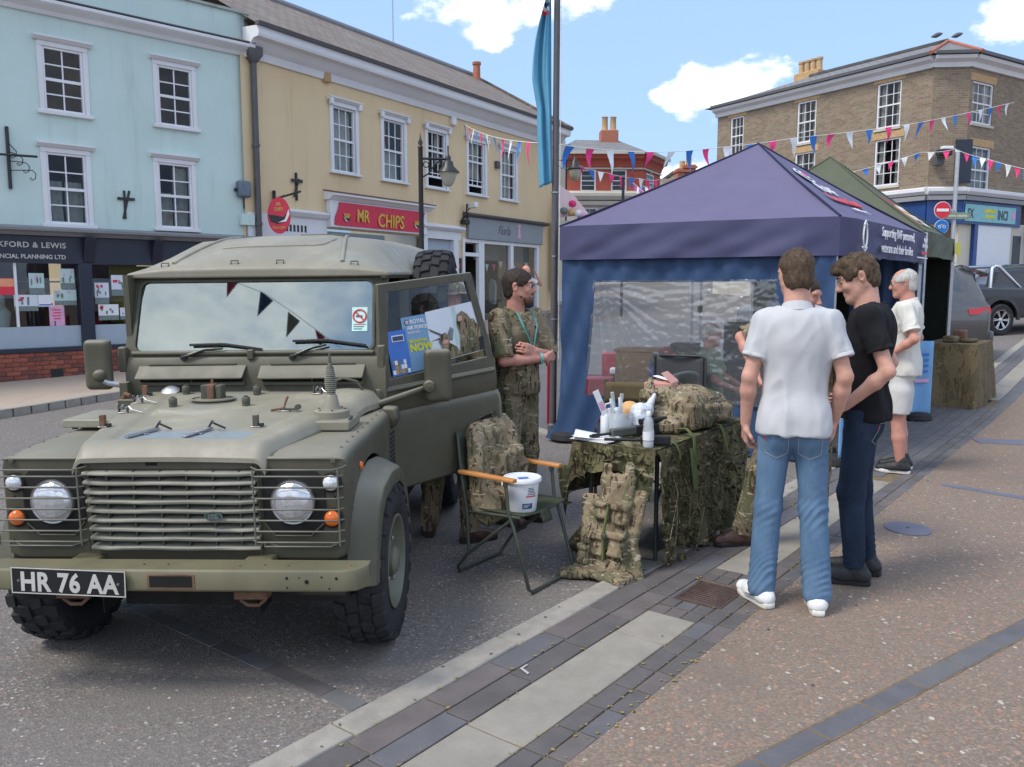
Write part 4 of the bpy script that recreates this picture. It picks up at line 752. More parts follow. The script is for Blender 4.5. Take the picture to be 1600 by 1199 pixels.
 MB().box((sw[0],-.02,sw[2]-.3),(sw[1]+.02,.08,sw[2])).build('stall_riser','drain_grey',B); MB().add([(sw[0],.05,sw[2]),(sw[1],.05,sw[2]),(sw[1],.05,c0),(sw[0],.05,c0)],[(0,1,2,3)]).build('shop_window','shop_glass',B); MB().box((dr[0]-.05,1.5,g0),(sw[1]+.03,1.55,c0)).build('shop_back','room_dark',B); MB().box((sw[0],.3,c0-.55),(sw[1],.32,c0)).build('blind','display_grey',B)
 rnd=random.Random(11)
 for k in range(9):
  gx=sw[0]+.2+k*(sw[1]-sw[0]-.3)/9; MB().prism([(-.13,0),(.13,0),(.16,.55),(.07,.75),(-.07,.75),(-.16,.55)],(-.03,.03),T(gx,.6+rnd.uniform(0,.3),sw[2]+rnd.uniform(.1,.4)) @ RX(R(90))).build('garment',rnd.choice(['poster_grey','room_brown','tent_navy','polo','interior']),B,bevel=.02)
 for k in range(8):
  gx=sw[0]+.15+k*(sw[1]-sw[0]-.3)/7.5; zz=c0-.58-.1*math.sin((k % 4)/3*math.pi); MB().add([(gx-.09,.2,zz),(gx+.09,.2,zz),(gx,.2,zz-.22)],[(0,1,2)]).build('pennant','bunt_white' if k % 2 else 'pink',B)
 px_,pz_=F.sz(715,418); MB().box((px_-.15,-.03,pz_-.25),(px_+.15,-.003,pz_+.25)).build('board','dark_iron',B); MB().lathe([(0,0),(.07,0),(.07,.004),(0,.004)],16,T(px_,-.036,pz_+.04) @ RX(R(90))).build('board_mark','poster_red',B)
 # camera, floodlight and small boxes on the wall
 for (px,py,lab) in ((722,325,'security floodlight with white camera on the yellow wall'),):
  x,z=F.sz(px,py); o=thing('security_light',lab,'security light',B.matrix_basis @ Vector((x,0,z)),F.a); MB().tube([(0,0,-.3),(0,-.15,-.2),(0,-.16,.1)],.025,6).build('arm','dark_iron',o); MB().box((.1,-.5,-.02),(.22,-.1,.12),RZ(R(-25))).build('camera','sash_white',o,bevel=.02); MB().box((-.12,-.2,-.45),(.1,-.02,-.32)).build('lamp','dark_iron',o,bevel=.02); MB().tube([(0,-.16,-.1),(.1,-.25,.03)],.015,5).build('strut','dark_iron',o)
 for (px,py,m,lab) in ((706,190,'sash_white','small pale sensor box between the third and fourth window hoods'),(775,258,'drain_grey','small dark box on yellow wall between right windows'),(508,122,'chimney_buff','small brown box under the yellow building cornice')):
  x,z=F.sz(px,py); o=MB().box((-.09,-.1,-.1),(.09,-.002,.1)).build('wall_box',m,bevel=.015); o.location=B.matrix_basis @ Vector((x,0,z)); o.rotation_euler.z=F.a; tag(o,lab,'wall box')
 return F,xr,zE
FY,YXR,YZE=yellow_building()

def brown_building():
 c1=Vector((13.7,28.0,0)); c2=Vector((14.85,27.9,0)); u1=Vector((.53,-.848,0)); u2=Vector((.848,.53,0)); L1=9.5; L2=4.15
 F1=Facade(c1-u1*L1,u1); F2=Facade(c1,c2-c1); F3=Facade(c2,u2); B=thing('brick_corner_building','three storey brown brick corner building with slate roof and blue shopfront','building',(0,0,0))
 zt=F1.sz(1436,98)[1]; g=.6; zs=F1.sz(1436,303)[1]
 hk=[((1142,185),(1160.5,239)),((1246.5,161.5),(1273.5,220.5)),((1371.5,131.5),(1405.5,199)),((1140,246),(1158,300)),((1242,247),(1271,310)),((1367,227),(1402.5,302))]
 w1=[F1.rect(*q) for q in hk]; w3=[F3.rect((1521,125.5),(1549,198)),F3.rect((1518.5,227.5),(1544,304))]
 for r in (0,1):
  i=[0,1,2] if r==0 else [3,4,5]; a=sum(w1[k][2] for k in i)/3; c=sum(w1[k][3] for k in i)/3
  for k in i: w1[k]=(w1[k][0],w1[k][1],a,c)
 for F,L,ww,nm in ((F1,L1,w1,'left'),(F2,(c2-c1).length,[],'chamfer'),(F3,L2,w3,'right')):
  s=bpy.data.objects.new('facade',None); COL.objects.link(s); s.parent=B; s.location=F.p; s.rotation_euler.z=F.a
  low=zs-.25; uvbox(build_plain(wall_mesh(MB(),0,L,low,zt,ww,.12),'wall','gault_brick',s))
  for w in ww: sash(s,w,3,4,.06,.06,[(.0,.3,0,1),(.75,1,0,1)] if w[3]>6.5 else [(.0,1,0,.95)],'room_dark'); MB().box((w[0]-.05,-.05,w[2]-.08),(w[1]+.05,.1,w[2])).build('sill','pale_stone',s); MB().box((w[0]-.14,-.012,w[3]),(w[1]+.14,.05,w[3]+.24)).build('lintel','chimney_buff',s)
  ledge(s,'cornice',-.05,L+.05,zt,[(-.02,-.28),(.08,-.28),(.12,-.14),(.3,-.06),(.34,.04),(-.02,.1)],'white_paint'); ledge(s,'gutter',-.05,L+.05,zt+.1,[(.26,-.04),(.42,-.04),(.42,.06),(.26,.06)],'drain_grey')
  ledge(s,'string_course',-.02,L+.02,zs,[(-.02,-.06),(.1,-.06),(.2,.04),(.2,.14),(-.02,.2)],'white_paint'); ledge(s,'lead_cover',-.02,L+.02,zs-.1,[(-.02,-.14),(.16,-.14),(.14,.0),(-.02,.03)],'lead')
  if nm=='left': MB().box((0,-.03,g),(L-2.4,.2,zs-.25)).build('shop_wall','pale_stone',s); MB().box((L-2.4,-.04,zs-1.0),(L,.2,zs-.25)).build('fascia','shop_blue',s); MB().box((L-2.3,.02,g),(L-.1,.2,zs-1.0)).build('shop_window','shop_navy',s)
  if nm=='chamfer': MB().box((0,-.05,zs-1.0),(L,.1,zs-.26)).build('fascia','shop_blue',s); MB().box((.05,.1,g),(L-.05,.2,zs-1.0)).build('doorway','cream_render',s); MB().box((.45,.02,g),(L-.3,.08,zs-1.0)).build('door','room_brown',s)
  if nm=='right':
   MB().box((-.05,-.05,zs-1.0),(L*.86,.1,zs-.26)).build('fascia','shop_blue',s); MB().box((.05,-.09,zs-.92),(L*.76,-.052,zs-.36)).build('sign_board','shop_cyan',s,bevel=.01)
   text_mesh('lettering','EX',.42,'label_ink',T(.15,-.094,zs-.80) @ RX(R(90)),s,.012,.004,0,.7); MB().box((1.15,-.098,zs-.60),(1.85,-.09,zs-.48)).build('sign_line','yellow_ink',s); MB().box((1.2,-.098,zs-.78),(1.8,-.09,zs-.68)).build('sign_line','yellow_ink',s); text_mesh('lettering','INCI',.44,'label_ink',T(1.98,-.094,zs-.80) @ RX(R(90)),s,.012,.004,0,.75); MB().lathe([(0,0),(.13,0),(.13,.005),(0,.005)],16,T(3.0,-.094,zs-.64) @ RX(R(90))).build('sign_spot','poster_pink',s)
   MB().box((0,.1,g),(L*.2,.2,zs-1.0)).build('doorway','cream_render',s); MB().box((L*.18,-.03,g),(L*.23,.12,zs-1.0)).build('shop_post','shop_blue',s); MB().box((L*.23,.0,g),(L*.74,.1,zs-1.0)).build('shutter','sash_white',s); MB().box((L*.74,.0,g),(L,.2,zs-.9)).build('pier','pale_stone',s); MB().box((L*.78,-.02,g+1),(L*.9,.0,zs-1.3)).build('side_window','shop_navy',s); uvbox(build_plain(MB().add([(L,0,g),(L,8,g),(L,8,zt),(L,0,zt)],[(0,1,2,3)]),'wall','gault_brick',s))
   MB().tube([(L-.06,-.12,g),(L-.06,-.12,zt)],.06,8).build('downpipe','sash_white',s); MB().box((L*.96,-.2,zs-1.5),(L*1.03,-.05,zs-1.05)).build('meter_box','drain_grey',s)
  if nm=='chamfer': MB().box((L*.7,-.06,zs+.3),(L*1.15,-.012,zs+1.7)).build('blind_window','shop_navy',s)
 e=zt+.1; ri=3.4; pk=F1.sz(1448,74,3.0)[1]
 def W(p,F,off): q=F.p+F.u*p-F.n*.4+F.n*off; return Vector((q.x,q.y,0))
 a=W(-.4,F1,0); b=W(L1+.1,F1,0); c=W(-.1,F3,0); d=W(L2+.1,F3,0); pA=W(2.2,F1,ri); pB=W(L1-1.4,F1,ri); pC=W(L2+.1,F3,ri); back=W(-.4,F1,8.5); backd=W(L2+4,F3,8)
 V=lambda p,z: (p.x,p.y,z)
 m=MB(); m.add([V(a,e),V(b,e),V(c,e),V(d,e),V(pA,pk),V(pB,pk),V(pC,pk),V(back,e)],[(0,1,5,4),(1,2,5),(2,3,6,5),(0,4,7),(4,5,6,7)]); uvbox(build_plain(m,'roof','slate_roof',B))
 for q in (b,c): MB().tube([V(q,e+.02),V(pB,pk+.02)],.07,6).build('hip_tile','chimney_red',B)
 MB().tube([V(pA,pk+.03),V(pB,pk+.03)],.09,6).build('ridge','slate_roof',B)
 cx,cz=F1.sz(1266,118,3.4); cb=F1.p+F1.u*cx+F1.n*3.4; ch=MB().box((-.62,-.3,-1),(.62,.3,.12),T(cb.x,cb.y,cz) @ RZ(F1.a)).build('chimney','chimney_buff',B,bevel=.03)
 for k in range(4): MB().lathe([(.13,0),(.12,.1),(.11,.42),(.14,.45),(.14,.53),(.10,.53)],12,T(cb.x,cb.y,cz+.1) @ RZ(F1.a) @ T(-.45+k*.3,0,0)).build('pot','chimney_buff',ch,smooth=40)
 for dx in (.25,-.35):      # birds on the hip
  q=Vector((pB.x+dx*1.2,pB.y,pk+.1)); o=MB().rings([[(q.x+sx*r+k*.1,q.y+sy*r,q.z+.12+sz*r+k*.03) for sx,sy,sz in ((0,1,0),(0,0,1),(0,-1,0),(0,0,-1))] for k,r in ((-2,.01),(-1,.06),(0,.09),(1,.07),(1.6,.05),(2.2,.01))]).build('pigeon','drain_grey',smooth=180); tag(o,'dark bird perched on the brick corner building roof, %s' % ('right one' if dx>0 else 'left one'),'bird','birds on the roof ridge')
 sg=thing('shop_lantern','small dark floodlight on bracket on the brick building chamfer','floodlight',at(1467,240,27.6)); MB().box((-.12,-.3,-.1),(.3,0,.1)).build('case','dark_iron',sg,bevel=.03); MB().box((.0,-.25,.1),(.35,-.05,.2)).build('hood','sign_white',sg,bevel=.02); MB().box((-.05,0,-.35),(.2,.3,-.1)).build('bracket','drain_grey',sg)
brown_building()

def red_building():
 d=45.0; a=at(879,300,d); b=at(1003,300,d); F=Facade((a.x,a.y),(1,.02)); B=thing('red_brick_building','distant red brick corner building with hipped slate roof','building',F.p,F.a); c=at(1031,300,47.6)
 zt=F.sz(900,246)[1]; zs=F.sz(900,307)[1]; g=1.2; L=F.sz(1004,280)[0]
 wr=[F.rect((907,265),(931,300)),F.rect((955,265),(979,300)),F.rect((907-48,265),(931-48,300))][:2]; lw=[F.rect((899,324),(934,352)),F.rect((946,322),(972,350))]
 uvbox(build_plain(wall_mesh(MB(),0,L,zs,zt,wr,.15),'wall','red_brick',B)); build_plain(wall_mesh(MB(),0,L,g,zs,lw,.2),'shop_wall','pale_stone',B)
 F2=Facade((F.p.x+F.u.x*L,F.p.y+F.u.y*L),(c.x-F.p.x-F.u.x*L,c.y-F.p.y-F.u.y*L)); L2=(Vector((c.x,c.y,0))-F2.p).length; s=bpy.data.objects.new('facade',None); COL.objects.link(s); s.parent=B; s.matrix_parent_inverse=B.matrix_basis.inverted(); s.location=F2.p; s.rotation_euler.z=F2.a
 w2=[F2.rect((1010,270),(1022,301))]; uvbox(build_plain(wall_mesh(MB(),0,L2,zs,zt,w2,.15),'wall','red_brick',s)); MB().box((0,0,g),(L2,.3,zs)).build('shop_wall','pale_stone',s)
 for p,ww in ((B,wr),(s,w2)):
  for w in ww: sash(p,w,1,4,.06,.08,None,'display_grey',0,'sash_white','pane'); MB().box(((w[0]+w[1])/2-.12,-.06,w[3]),((w[0]+w[1])/2+.12,.02,w[3]+.7)).build('keystone','chimney_buff',p); MB().box((w[0]-.1,-.12,w[2]-.2),(w[1]+.1,.1,w[2])).build('sill','pale_stone',p)
 for w in lw: sash(B,w,3,1,.08,.1,[(0,1,0,.95)],'display_grey')
 for p,l in ((B,L),(s,L2)):
  ledge(p,'cornice',0,l,zt,[(-.02,-.5),(.08,-.5),(.1,-.38),(.2,-.2),(.4,-.1),(.45,.1),(-.02,.1)],'red_trim'); ledge(p,'cornice_band',0,l,zt-.62,[(-.02,0),(.1,0),(.1,.08),(-.02,.08)],'pale_stone'); ledge(p,'gutter',0,l,zt+.1,[(.3,0),(.6,0),(.6,.15),(.3,.15)],'pale_stone'); ledge(p,'string_course',0,l,zs,[(-.02,-.2),(.2,-.2),(.3,0),(.3,.15),(-.02,.3)],'pale_stone'); ledge(p,'string_course',0,l,F.sz(900,318)[1],[(-.02,-.1),(.15,-.1),(.2,.1),(-.02,.15)],'pale_stone')
 pk=F.sz(950,219,3)[1]; m=MB(); P=[F.p+F.u*-.5-F.n*.5,F2.p-F.n*.5,F2.p+F2.u*(L2+.4)-F2.n*.5,F.p+F.u*(L*.22)+F.n*3,F.p+F.u*(L*.80)+F.n*3.2,F.p-F.u*.5+F.n*7]
 z=[zt+.2,zt+.2,zt+.2,pk,pk,zt+.2]; r=build_plain(MB().add([(q.x,q.y,k) for q,k in zip(P,z)],[(0,1,4,3),(1,2,4),(0,3,5),(3,4,2,5)]),'roof','slate_roof',B); r.matrix_parent_inverse=B.matrix_basis.inverted(); uvbox(r)
 cx,cz=F.sz(951,215,3); q=F.p+F.u*cx+F.n*3; ch=MB().box((cx-.5,2.6,cz-1.5),(cx+.5,3.4,cz+.35)).build('chimney','chimney_red',B,bevel=.05); [MB().lathe([(.2,0),(.17,.1),(.16,.7),(.2,.75)],10,T(cx+k,3,cz+.35)).build('pot','chimney_buff',ch,smooth=40) for k in (-.22,.25)]
 # pink rendered house next to it, seen as a sliver behind the flagpole
 a=at(845,300,37); F3=Facade((a.x,a.y),(1,.3)); o=thing('pink_house','sliver of pale pink rendered house behind the flagpole','house',F3.p,F3.a); x1=F3.sz(882,300)[0]; zt=F3.sz(880,238)[1]; MB().box((-.8,0,.5),(x1,5,zt)).build('wall','pink_render',o); MB().prism([(-1,-.2),(x1+.2,-.2),(x1+.2,5),(-1,5)],(zt,zt+.3),None).build('roof','drain_grey',o); MB().tube([(x1,-.1,.5),(x1,-.1,zt)],.08,8).build('downpipe','dark_iron',o); MB().box((-.4,-.05,1.2),(x1-.3,.0,3.8)).build('shopfront','shop_cyan',o)
 a=at(858,300,30.5); o=thing('cream_house','narrow cream house end past the yellow building with blue shop poster','house',(a.x,a.y,0),R(40)); MB().box((-.7,0,.4),(.8,3,at(868,215,30.5).z)).build('wall','cream_render',o); MB().box((-.1,-.05,1.2),(.7,.0,4.0)).build('shopfront','sash_white',o); MB().box((0,-.08,1.5),(.3,-.05,2.3)).build('panel','shop_cyan',o); MB().box((-.2,-.08,3.5),(.3,-.05,4.1)).build('panel','poster_orange',o)
 # low houses between
 a=at(1005,300,60); o=thing('cream_far_house','small pale far house left of the tall chimney','house',(a.x,a.y,0)); MB().box((2.2,0,1),(8,5,at(1060,272,60).z)).build('wall','cream_render',o); MB().prism([(2,-.3),(8.2,-.3),(8.2,5),(2,5)],(at(1060,272,60).z,at(1060,268,60).z),None).build('roof','tile_roof',o); MB().box((2.8,-.1,6.5),(4,0,7.8)).build('window','shop_navy',o); MB().box((4.9,-.4,8.2),(6.0,0,9.0)).build('sign','shop_blue',o)
 a=at(1085,300,55); F5=Facade((a.x,a.y),(1,.1)); o=thing('chimney_house','low tiled house roof with two tall red chimneys behind the tent','house',F5.p,F5.a); z0=F5.sz(1075,285)[1]; MB().box((-3.2,0,1),(4,5,z0-1.6)).build('wall','cream_render',o); r=build_plain(MB().add([(-3.6,-.3,z0-1.6),(4,-.3,z0-1.6),(4,3,z0+.6),(-2.2,3,z0+.6)],[(0,1,2,3)]),'roof','tile_roof',o); uvbox(r)
 for px,t in ((1076,258),(1066,264)): x,z=F5.sz(px,t,2.5); c=MB().box((x-.42,2.2,z0-.6),(x+.42,2.9,z)).build('chimney','chimney_red',o,bevel=.04); MB().box((x-.5,2.1,z-.25),(x+.5,3,z-.1)).build('cap','chimney_red',c); MB().lathe([(.2,0),(.2,.5),(.15,.5)],10,T(x,2.5,z)).build('pot','chimney_buff',c)
 # grey building at the right edge
 a=at(1580,300,33); o=thing('grey_building','grey rendered building with dark roof at the right edge','building',(a.x,a.y,0),R(15)); z1=at(1590,250,33).z; MB().box((-.6,0,.5),(12,8,z1)).build('wall','grey_render',o); MB().add([(-.8,-.3,z1),(12,-.3,z1),(12,4,z1+3.4),(-.8,4,z1+3.4),(-.8,8,z1)],[(0,1,2,3),(0,3,4)]).build('roof','room_dark',o); MB().box((.5,-.06,.5),(1.5,0,4.4)).build('door','sash_white',o); MB().tube([(.35,-.1,.5),(.35,-.1,4.2),(.7,-.1,4.6),(2,-.1,4.6)],.06,6).build('pipe','dark_iron',o)
red_building()

# ================================================================== the green military vehicle
def build_vehicle():
 yaw,roll,pit=R(2.7),R(.6),R(1.0)
 ex=Vector((math.cos(yaw),-math.sin(yaw),0)); ey=Vector((math.sin(yaw),math.cos(yaw),0)); ez=Vector((0,0,1))
 ezp=ez*math.cos(pit)-ey*math.sin(pit); ey=ey*math.cos(pit)+ez*math.sin(pit); exr=ex*math.cos(roll)+ezp*math.sin(roll); ezr=ezp*math.cos(roll)-ex*math.sin(roll)
 V=thing('military_vehicle','dusty olive green military four wheel drive with its passenger door open','military vehicle',M=frame((-1.4376,3.5,-.012),exr,ey,ezr))
 G='army_green'
 def edge(y): return .415+.27*max(0,min(y,1.08))/1.05           # half width of the bonnet at depth y
 # ---------------- wings
 for s in (-1,1):
  def sec(y,top,zb):                                             # closed section of the wing top roll, outer face
   xi=edge(y)-.012; xo=.745; r=.055
   pts=[(xi,top-.035),(xi,top-.004),(xi+.015,top)]
   pts += [(xo-r+r*math.sin(a),top-r+r*math.cos(a)) for a in (0,.35,.7,1.05,1.4,1.57)]
   pts += [(xo,zb),(xo-.02,zb),(xo-.02,top-r),(xo-r,top-.03)]
   return [(s*x,y,z) for x,z in pts]
  prof=[]
  for i in range(25):
   y=i*1.06/24; top=1.012+.02*y
   if i<3: top -= (.030,.008,.001)[i]
   dy=y-.47; arch=.40+math.sqrt(max(0,.50 ** 2-dy*dy)) if abs(dy)<.5 else .40
   zb=max(arch,.545 if y<.1 else .42); prof.append(sec(y,top,min(zb,top-.1)))
  w=MB().rings(prof,True,True).build('wing',G,V,smooth=35)
  # front face of the wing: panel with rounded lower corner
  xi=.372; f=MB(); P=[(xi,.548),(.70,.548),(.735,.565),(.748,.60),(.748,.955),(.742,.985),(.72,.998),(xi,.998)]
  M=frame((0,.02,0),(s,0,0),(0,0,1),(0,1,0)); f.prism(P,(-.028,.0),M); fp=f.build('front_panel',G,w,bevel=.012,seg=3)
  MB().box((s*.40,-.0125,.985),(s*.74,-.0105,.989)).build('panel_seam','underside',w)
  # headlamp in its dark octagonal plate
  lx,lz=s*.523,.806; oc=[(.115,-.135),(.135,-.09),(.135,.10),(.10,.135),(-.10,.135),(-.135,.10),(-.135,-.09),(-.085,-.145),(.07,-.145)]
  MB().prism([(x,z) for x,z in oc],(0,.006),frame((lx,-.009,lz),(s,0,0),(0,0,1),(0,-1,0))).build('lamp_plate','underside',w,bevel=.003)
  MB().tube([(lx+s*(-.13+0),-.018,lz-.09),(lx-s*.085,-.018,lz-.148),(lx+s*.07,-.018,lz-.148),(lx+s*.13,-.018,lz-.09)],.004,6).build('lamp_lip',G,w)
  Y=frame((lx,-.016,lz),(1,0,0),(0,0,1),(0,-1,0))
  hl=MB().lathe([(0,.046),(.03,.045),(.055,.040),(.075,.030),(.086,.018)],40,Y,cap=False).build('headlight','lamp_lens',V,smooth=180)
  MB().lathe([(.086,.018),(.092,.020),(.097,.012),(.098,0),(.088,.004)],40,Y,cap=False).build('rim','chrome' if False else 'steel',hl,smooth=60)
  for (lzz,m,r) in ((.890,'clear_lens',.036),(.736,'amber',.037)):
   Q=frame((s*.687,-.010,lzz),(1,0,0),(0,0,1),(0,-1,0)); o=MB().lathe([(0,.036),(.012,.036),(.02,.030),(.030,.026),(.034,.012),(.035,.0)],24,Q,cap=False).build('side_light' if m != 'amber' else 'indicator',m,V,smooth=60)
   MB().lathe([(.035,0),(.044,0),(.044,.012),(.035,.014)],24,Q,cap=False).build('rubber','underside',o,smooth=50)
  MB().lathe([(0,.004),(.005,.004),(.006,0)],8,frame((s*.70,-.010,.824),(1,0,0),(0,0,1),(0,-1,0))).build('bolt','underside',w)
  # wire guard in front of the lamps
  x0,x1=.355,.752; zt,zb=.952,.652; g=MB(); wire=.0038; yf=-.085
  def rail(z,yb): return [(s*x0,.0,z),(s*(x0+.004),yf*.7,z),(s*(x0+.03),yf,z),(s*(x1-.03),yf,z),(s*(x1-.004),yf*.7,z),(s*x1,.0,z)]
  gd=MB().tube([(s*x0,-.01,zt+.012),(s*(x0+.005),yf*.6,zt+.012),(s*(x0+.04),yf,zt+.008),(s*(x1-.04),yf,zt+.008),(s*(x1-.005),yf*.6,zt+.012),(s*x1,-.01,zt+.012)],wire,6).build('lamp_guard','guard_green',V,smooth=60)
  for k in range(7): MB().tube(rail(zt-.02-k*.047,0)[1:-1],wire,6).build('wire','guard_green',gd,smooth=60)
  for xx in (x0+.02,x1-.02): MB().tube([(s*xx,yf*.95,zt+.008),(s*xx,yf*.95,zb-.018)],wire,6).build('wire','guard_green',gd,smooth=60)
  MB().tube([(s*(x0+.03),-.01,zb-.02),(s*(x0+.06),yf,zb-.02),(s*(x1-.06),yf,zb-.02),(s*(x1-.03),-.01,zb-.02)],wire,6).build('wire','guard_green',gd,smooth=60)
  for xx in (x0+.045,x1-.055): MB().cbox((s*xx,-.014,zt+.03),(.022,.01,.014)).build('clip','dark_olive',gd)
  MB().tube([(s*.40,-.012,.625),(s*.45,-.013,.608),(s*.68,-.013,.608),(s*.72,-.012,.625)],.0035,6).build('crease',G,w)
  # wheel arch flare
  b=MB(); rg=[]; flat=[(-.02,.13),(.0,.26),(.03,.42),(.09,.62),(.17,.74),(.26,.80),(.47,.825),(.66,.805),(.78,.745),(.86,.62),(.91,.46),(.93,.30)]
  for i,(yy,zz) in enumerate(flat):
   a=Vector((yy-.47,zz-.38)).normalized(); yo,zo=yy,zz; yi,zi=yy-a.x*.075,zz-a.y*.075; yq,zq=yy+a.x*.05,zz+a.y*.05
   rg.append([(s*.735,yq,zq),(s*.775,yo+a.x*.035,zo+a.y*.035),(s*.848,yo+a.x*.0,zo+a.y*.0),(s*.856,yo-a.x*.012,zo-a.y*.012),(s*.856,yi,zi),(s*.74,yi,zi)])
  b.rings([r for r in rg[2:]],True,True); b.build('wheel_arch',G,w,smooth=40)
  MB().box((s*.40 if s>0 else -.735,.0,.36),(.735 if s>0 else -.40,.04,.54)).build('inner_panel','underside',w)
  c=[]
  for k in range(13): a=math.pi*k/12; c.append((.47-.50*math.cos(a),.40+.46*math.sin(a)))
  MB().rings([[(s*.735,y,z) for y,z in c],[(s*.35,y,z) for y,z in c]],False,False).build('wheel_well','underside',w)
  MB().box((s*.345 if s>0 else -.35,0,.3),(.35 if s>0 else -.345,1.0,.98)).build('wheel_well','underside',w)
  o=MB().lathe([(0,.012),(.009,.011),(.012,.0)],12,Matrix.Scale(1.5,4,(0,0,1)) @ T(0,0,0));
  Q=frame((s*.748,.26,.90),(0,1,0),(0,0,1.5),(s,0,0)); MB().lathe([(0,.014),(.010,.012),(.013,.0)],12,Q).build('side_repeater','amber',w,smooth=60)
 # ---------------- grille
 MB().box((-.375,.045,.55),(.375,.06,.99)).build('radiator','underside',V); gp=MB()
 gp.box((-.378,-.022,.945),(.378,.02,.992)); gp.box((-.378,-.012,.545),(.378,.02,.602)); gp.box((-.378,-.012,.602),(-.362,.05,.945)); gp.box((.362,-.012,.602),(.378,.05,.945)); grille=gp.build('grille_panel',G,V,bevel=.006)
 MB().box((-.105,-.0245,.965),(-.055,-.0225,.978)).build('latch_hole','hole',grille)
 for k in range(9):
  z=.934-k*.0403; t=k/8; xl,xr=-.375+.02*t,.368+.012*t; b=MB(); sec=[(-.052,-.009),(-.058,-.004),(-.058,.003),(-.052,.007),(.02,.013),(.02,.010),(-.045,-.003)]
  n=10; b.rings([[(xl+(xr-xl)*i/n,y+random.uniform(-.001,.001)+(.012 if i in (0,n) else 0),z+dz+.0015*math.sin(i*1.3+k*2)) for y,dz in sec] for i in range(n+1)]); b.build('grille_slat','slat_green',V,smooth=50)
 for x in (-.27,-.155,-.04,.075,.19,.30): MB().box((x-.003,-.042,.60),(x+.003,-.012,.945)).build('grille_divider','dark_olive',grille)
 Q=frame((.195,-.064,.757),(1,0,0),(0,0,1),(0,-1,0)); bd=MB().lathe([(0,.008),(.036,.007),(.039,0)],28,Q @ Matrix.Diagonal((1,.52,1,1))).build('badge','emblem_green',grille,smooth=50)
 MB().tube([Q @ Vector((.0375*math.cos(a),.0195*math.sin(a),.006)) for a in (2*math.pi*k/28 for k in range(28))],.002,6,closed=True).build('rim','steel',bd,smooth=60)
 text_mesh('lettering','LAND',.015,'steel',Q @ T(0,.001,.0085),bd,.0004,.001,0,1,'CENTER'); text_mesh('lettering','ROVER',.015,'steel',Q @ T(0,-.0125,.0085),bd,.0004,.001,0,1,'CENTER')
 # ---------------- bumper, plate
 sec=[(y_,z_+.022) for y_,z_ in ((-.255,.480),(-.262,.487),(-.262,.56),(-.254,.570),(-.13,.570),(-.13,.562),(-.247,.562),(-.247,.487),(-.13,.487),(-.13,.480))]
 xs=[(-.872,.10,.0),(-.845,.035,.0),(-.80,.0,0),(.78,.0,0),(.835,.02,0),(.872,.075,0)]
 bp=MB().rings([[(x,y+(d if y<-.2 else 0),z) for y,z in sec] for x,d,_ in xs]).build('bumper','bumper_green',V,bevel=.004,smooth=40)
 MB().box((-.01,-.2645,.514),(.185,-.2615,.576)).build('slot','rust',bp,bevel=.012,seg=3); MB().box((.0,-.2665,.522),(.175,-.2635,.569)).build('slot_dark','hole',bp,bevel=.01)
 for (x,z,r) in ((.56,.54,.006),(.56,.50,.004),(.64,.525,.009),(.70,.545,.004),(.76,.54,.006),(.73,.498,.004),(.61,.542,.003)): MB().lathe([(0,.001),(r,.001),(r,0)],10,frame((x,-.2625,z+.022),(1,0,0),(0,0,1),(0,-1,0))).build('hole','hole',bp)
 for (x,y) in ((.80,-.2),(.45,-.2),(.35,-.21),(.55,-.21),(.05,-.2),(-.05,-.2),(-.75,-.2)): MB().lathe([(.004+.006*abs(x),.0),(.004,.006),(0,.006)],10,T(x,y,.5922)).build('bolt','rust',bp)
 for x in (-.37,.38):
  MB().box((x-.06,-.13,.53),(x+.06,.05,.575)).build('chassis_horn','bumper_green',bp,bevel=.008); MB().tube([(x-.05+.0,-.16,.47),(x-.045,-.17,.43),(x-.015,-.175,.413),(x+.03,-.175,.413),(x+.055,-.17,.435),(x+.06,-.16,.475)],.008,8).build('lashing_ring','rust',bp,smooth=60); MB().box((x-.07,-.19,.44),(x+.07,-.13,.476)).build('ring_bracket','rust',bp,bevel=.006)
 pm=frame((-.325,-.275,.546),Vector((1,0,-.035)).normalized(),Vector((.035,0,1)).normalized(),(0,-1,0)); np_=MB().box((-.235,-.054,-.004),(.235,.054,.004),pm).build('number_plate','black_paint',V,bevel=.003)
 for q in ((-.235,.050,.235,.054),(-.235,-.054,.235,-.050),(-.235,-.050,-.231,.050),(.231,-.050,.235,.050)): MB().box((q[0],q[1],.003),(q[2],q[3],.0055),pm).build('border','letter_silver',np_)
 text_mesh('lettering','HR 76 AA',.108,'letter_silver',pm @ T(.002,-.040,.004),np_,.0035,.0015,0,.84,'CENTER',1.06)
 for x in (-.205,.205): MB().lathe([(.006,0),(.005,.004),(0,.004)],8,pm @ T(x,.0,.004)).build('bolt','steel',np_)
 # ---------------- bonnet
 def hood(u,v):
  y=-.045+1.12*v; e=edge(y); x=(u*2-1)*e
  crown=1.058+.064*max(0,y)/1.07+.008*(1-(x/e) ** 2); q=(abs(x)/e)
  z=crown
  roll=max(0,(q-.90)/.10); z -= .050*roll ** 2.0*1.0
  fr=max(0,(.035-y)/.08); z -= .060*fr ** 1.8
  ins=(1 if q<.66 else max(0,1-(q-.66)/.05))*(1 if y>.085 else max(0,1-(.085-y)/.03))*(1 if y<.92 else max(0,1-(y-.92)/.06)); z -= .012*ins
  bl=max(0,1-((abs(x)-.52)/.15) ** 2)*max(0,1-((y-.97)/.16) ** 2); z += .030*bl*(1 if x>0 else .3)
  return (x,y,z)
 h=MB().grid(hood,60,60)
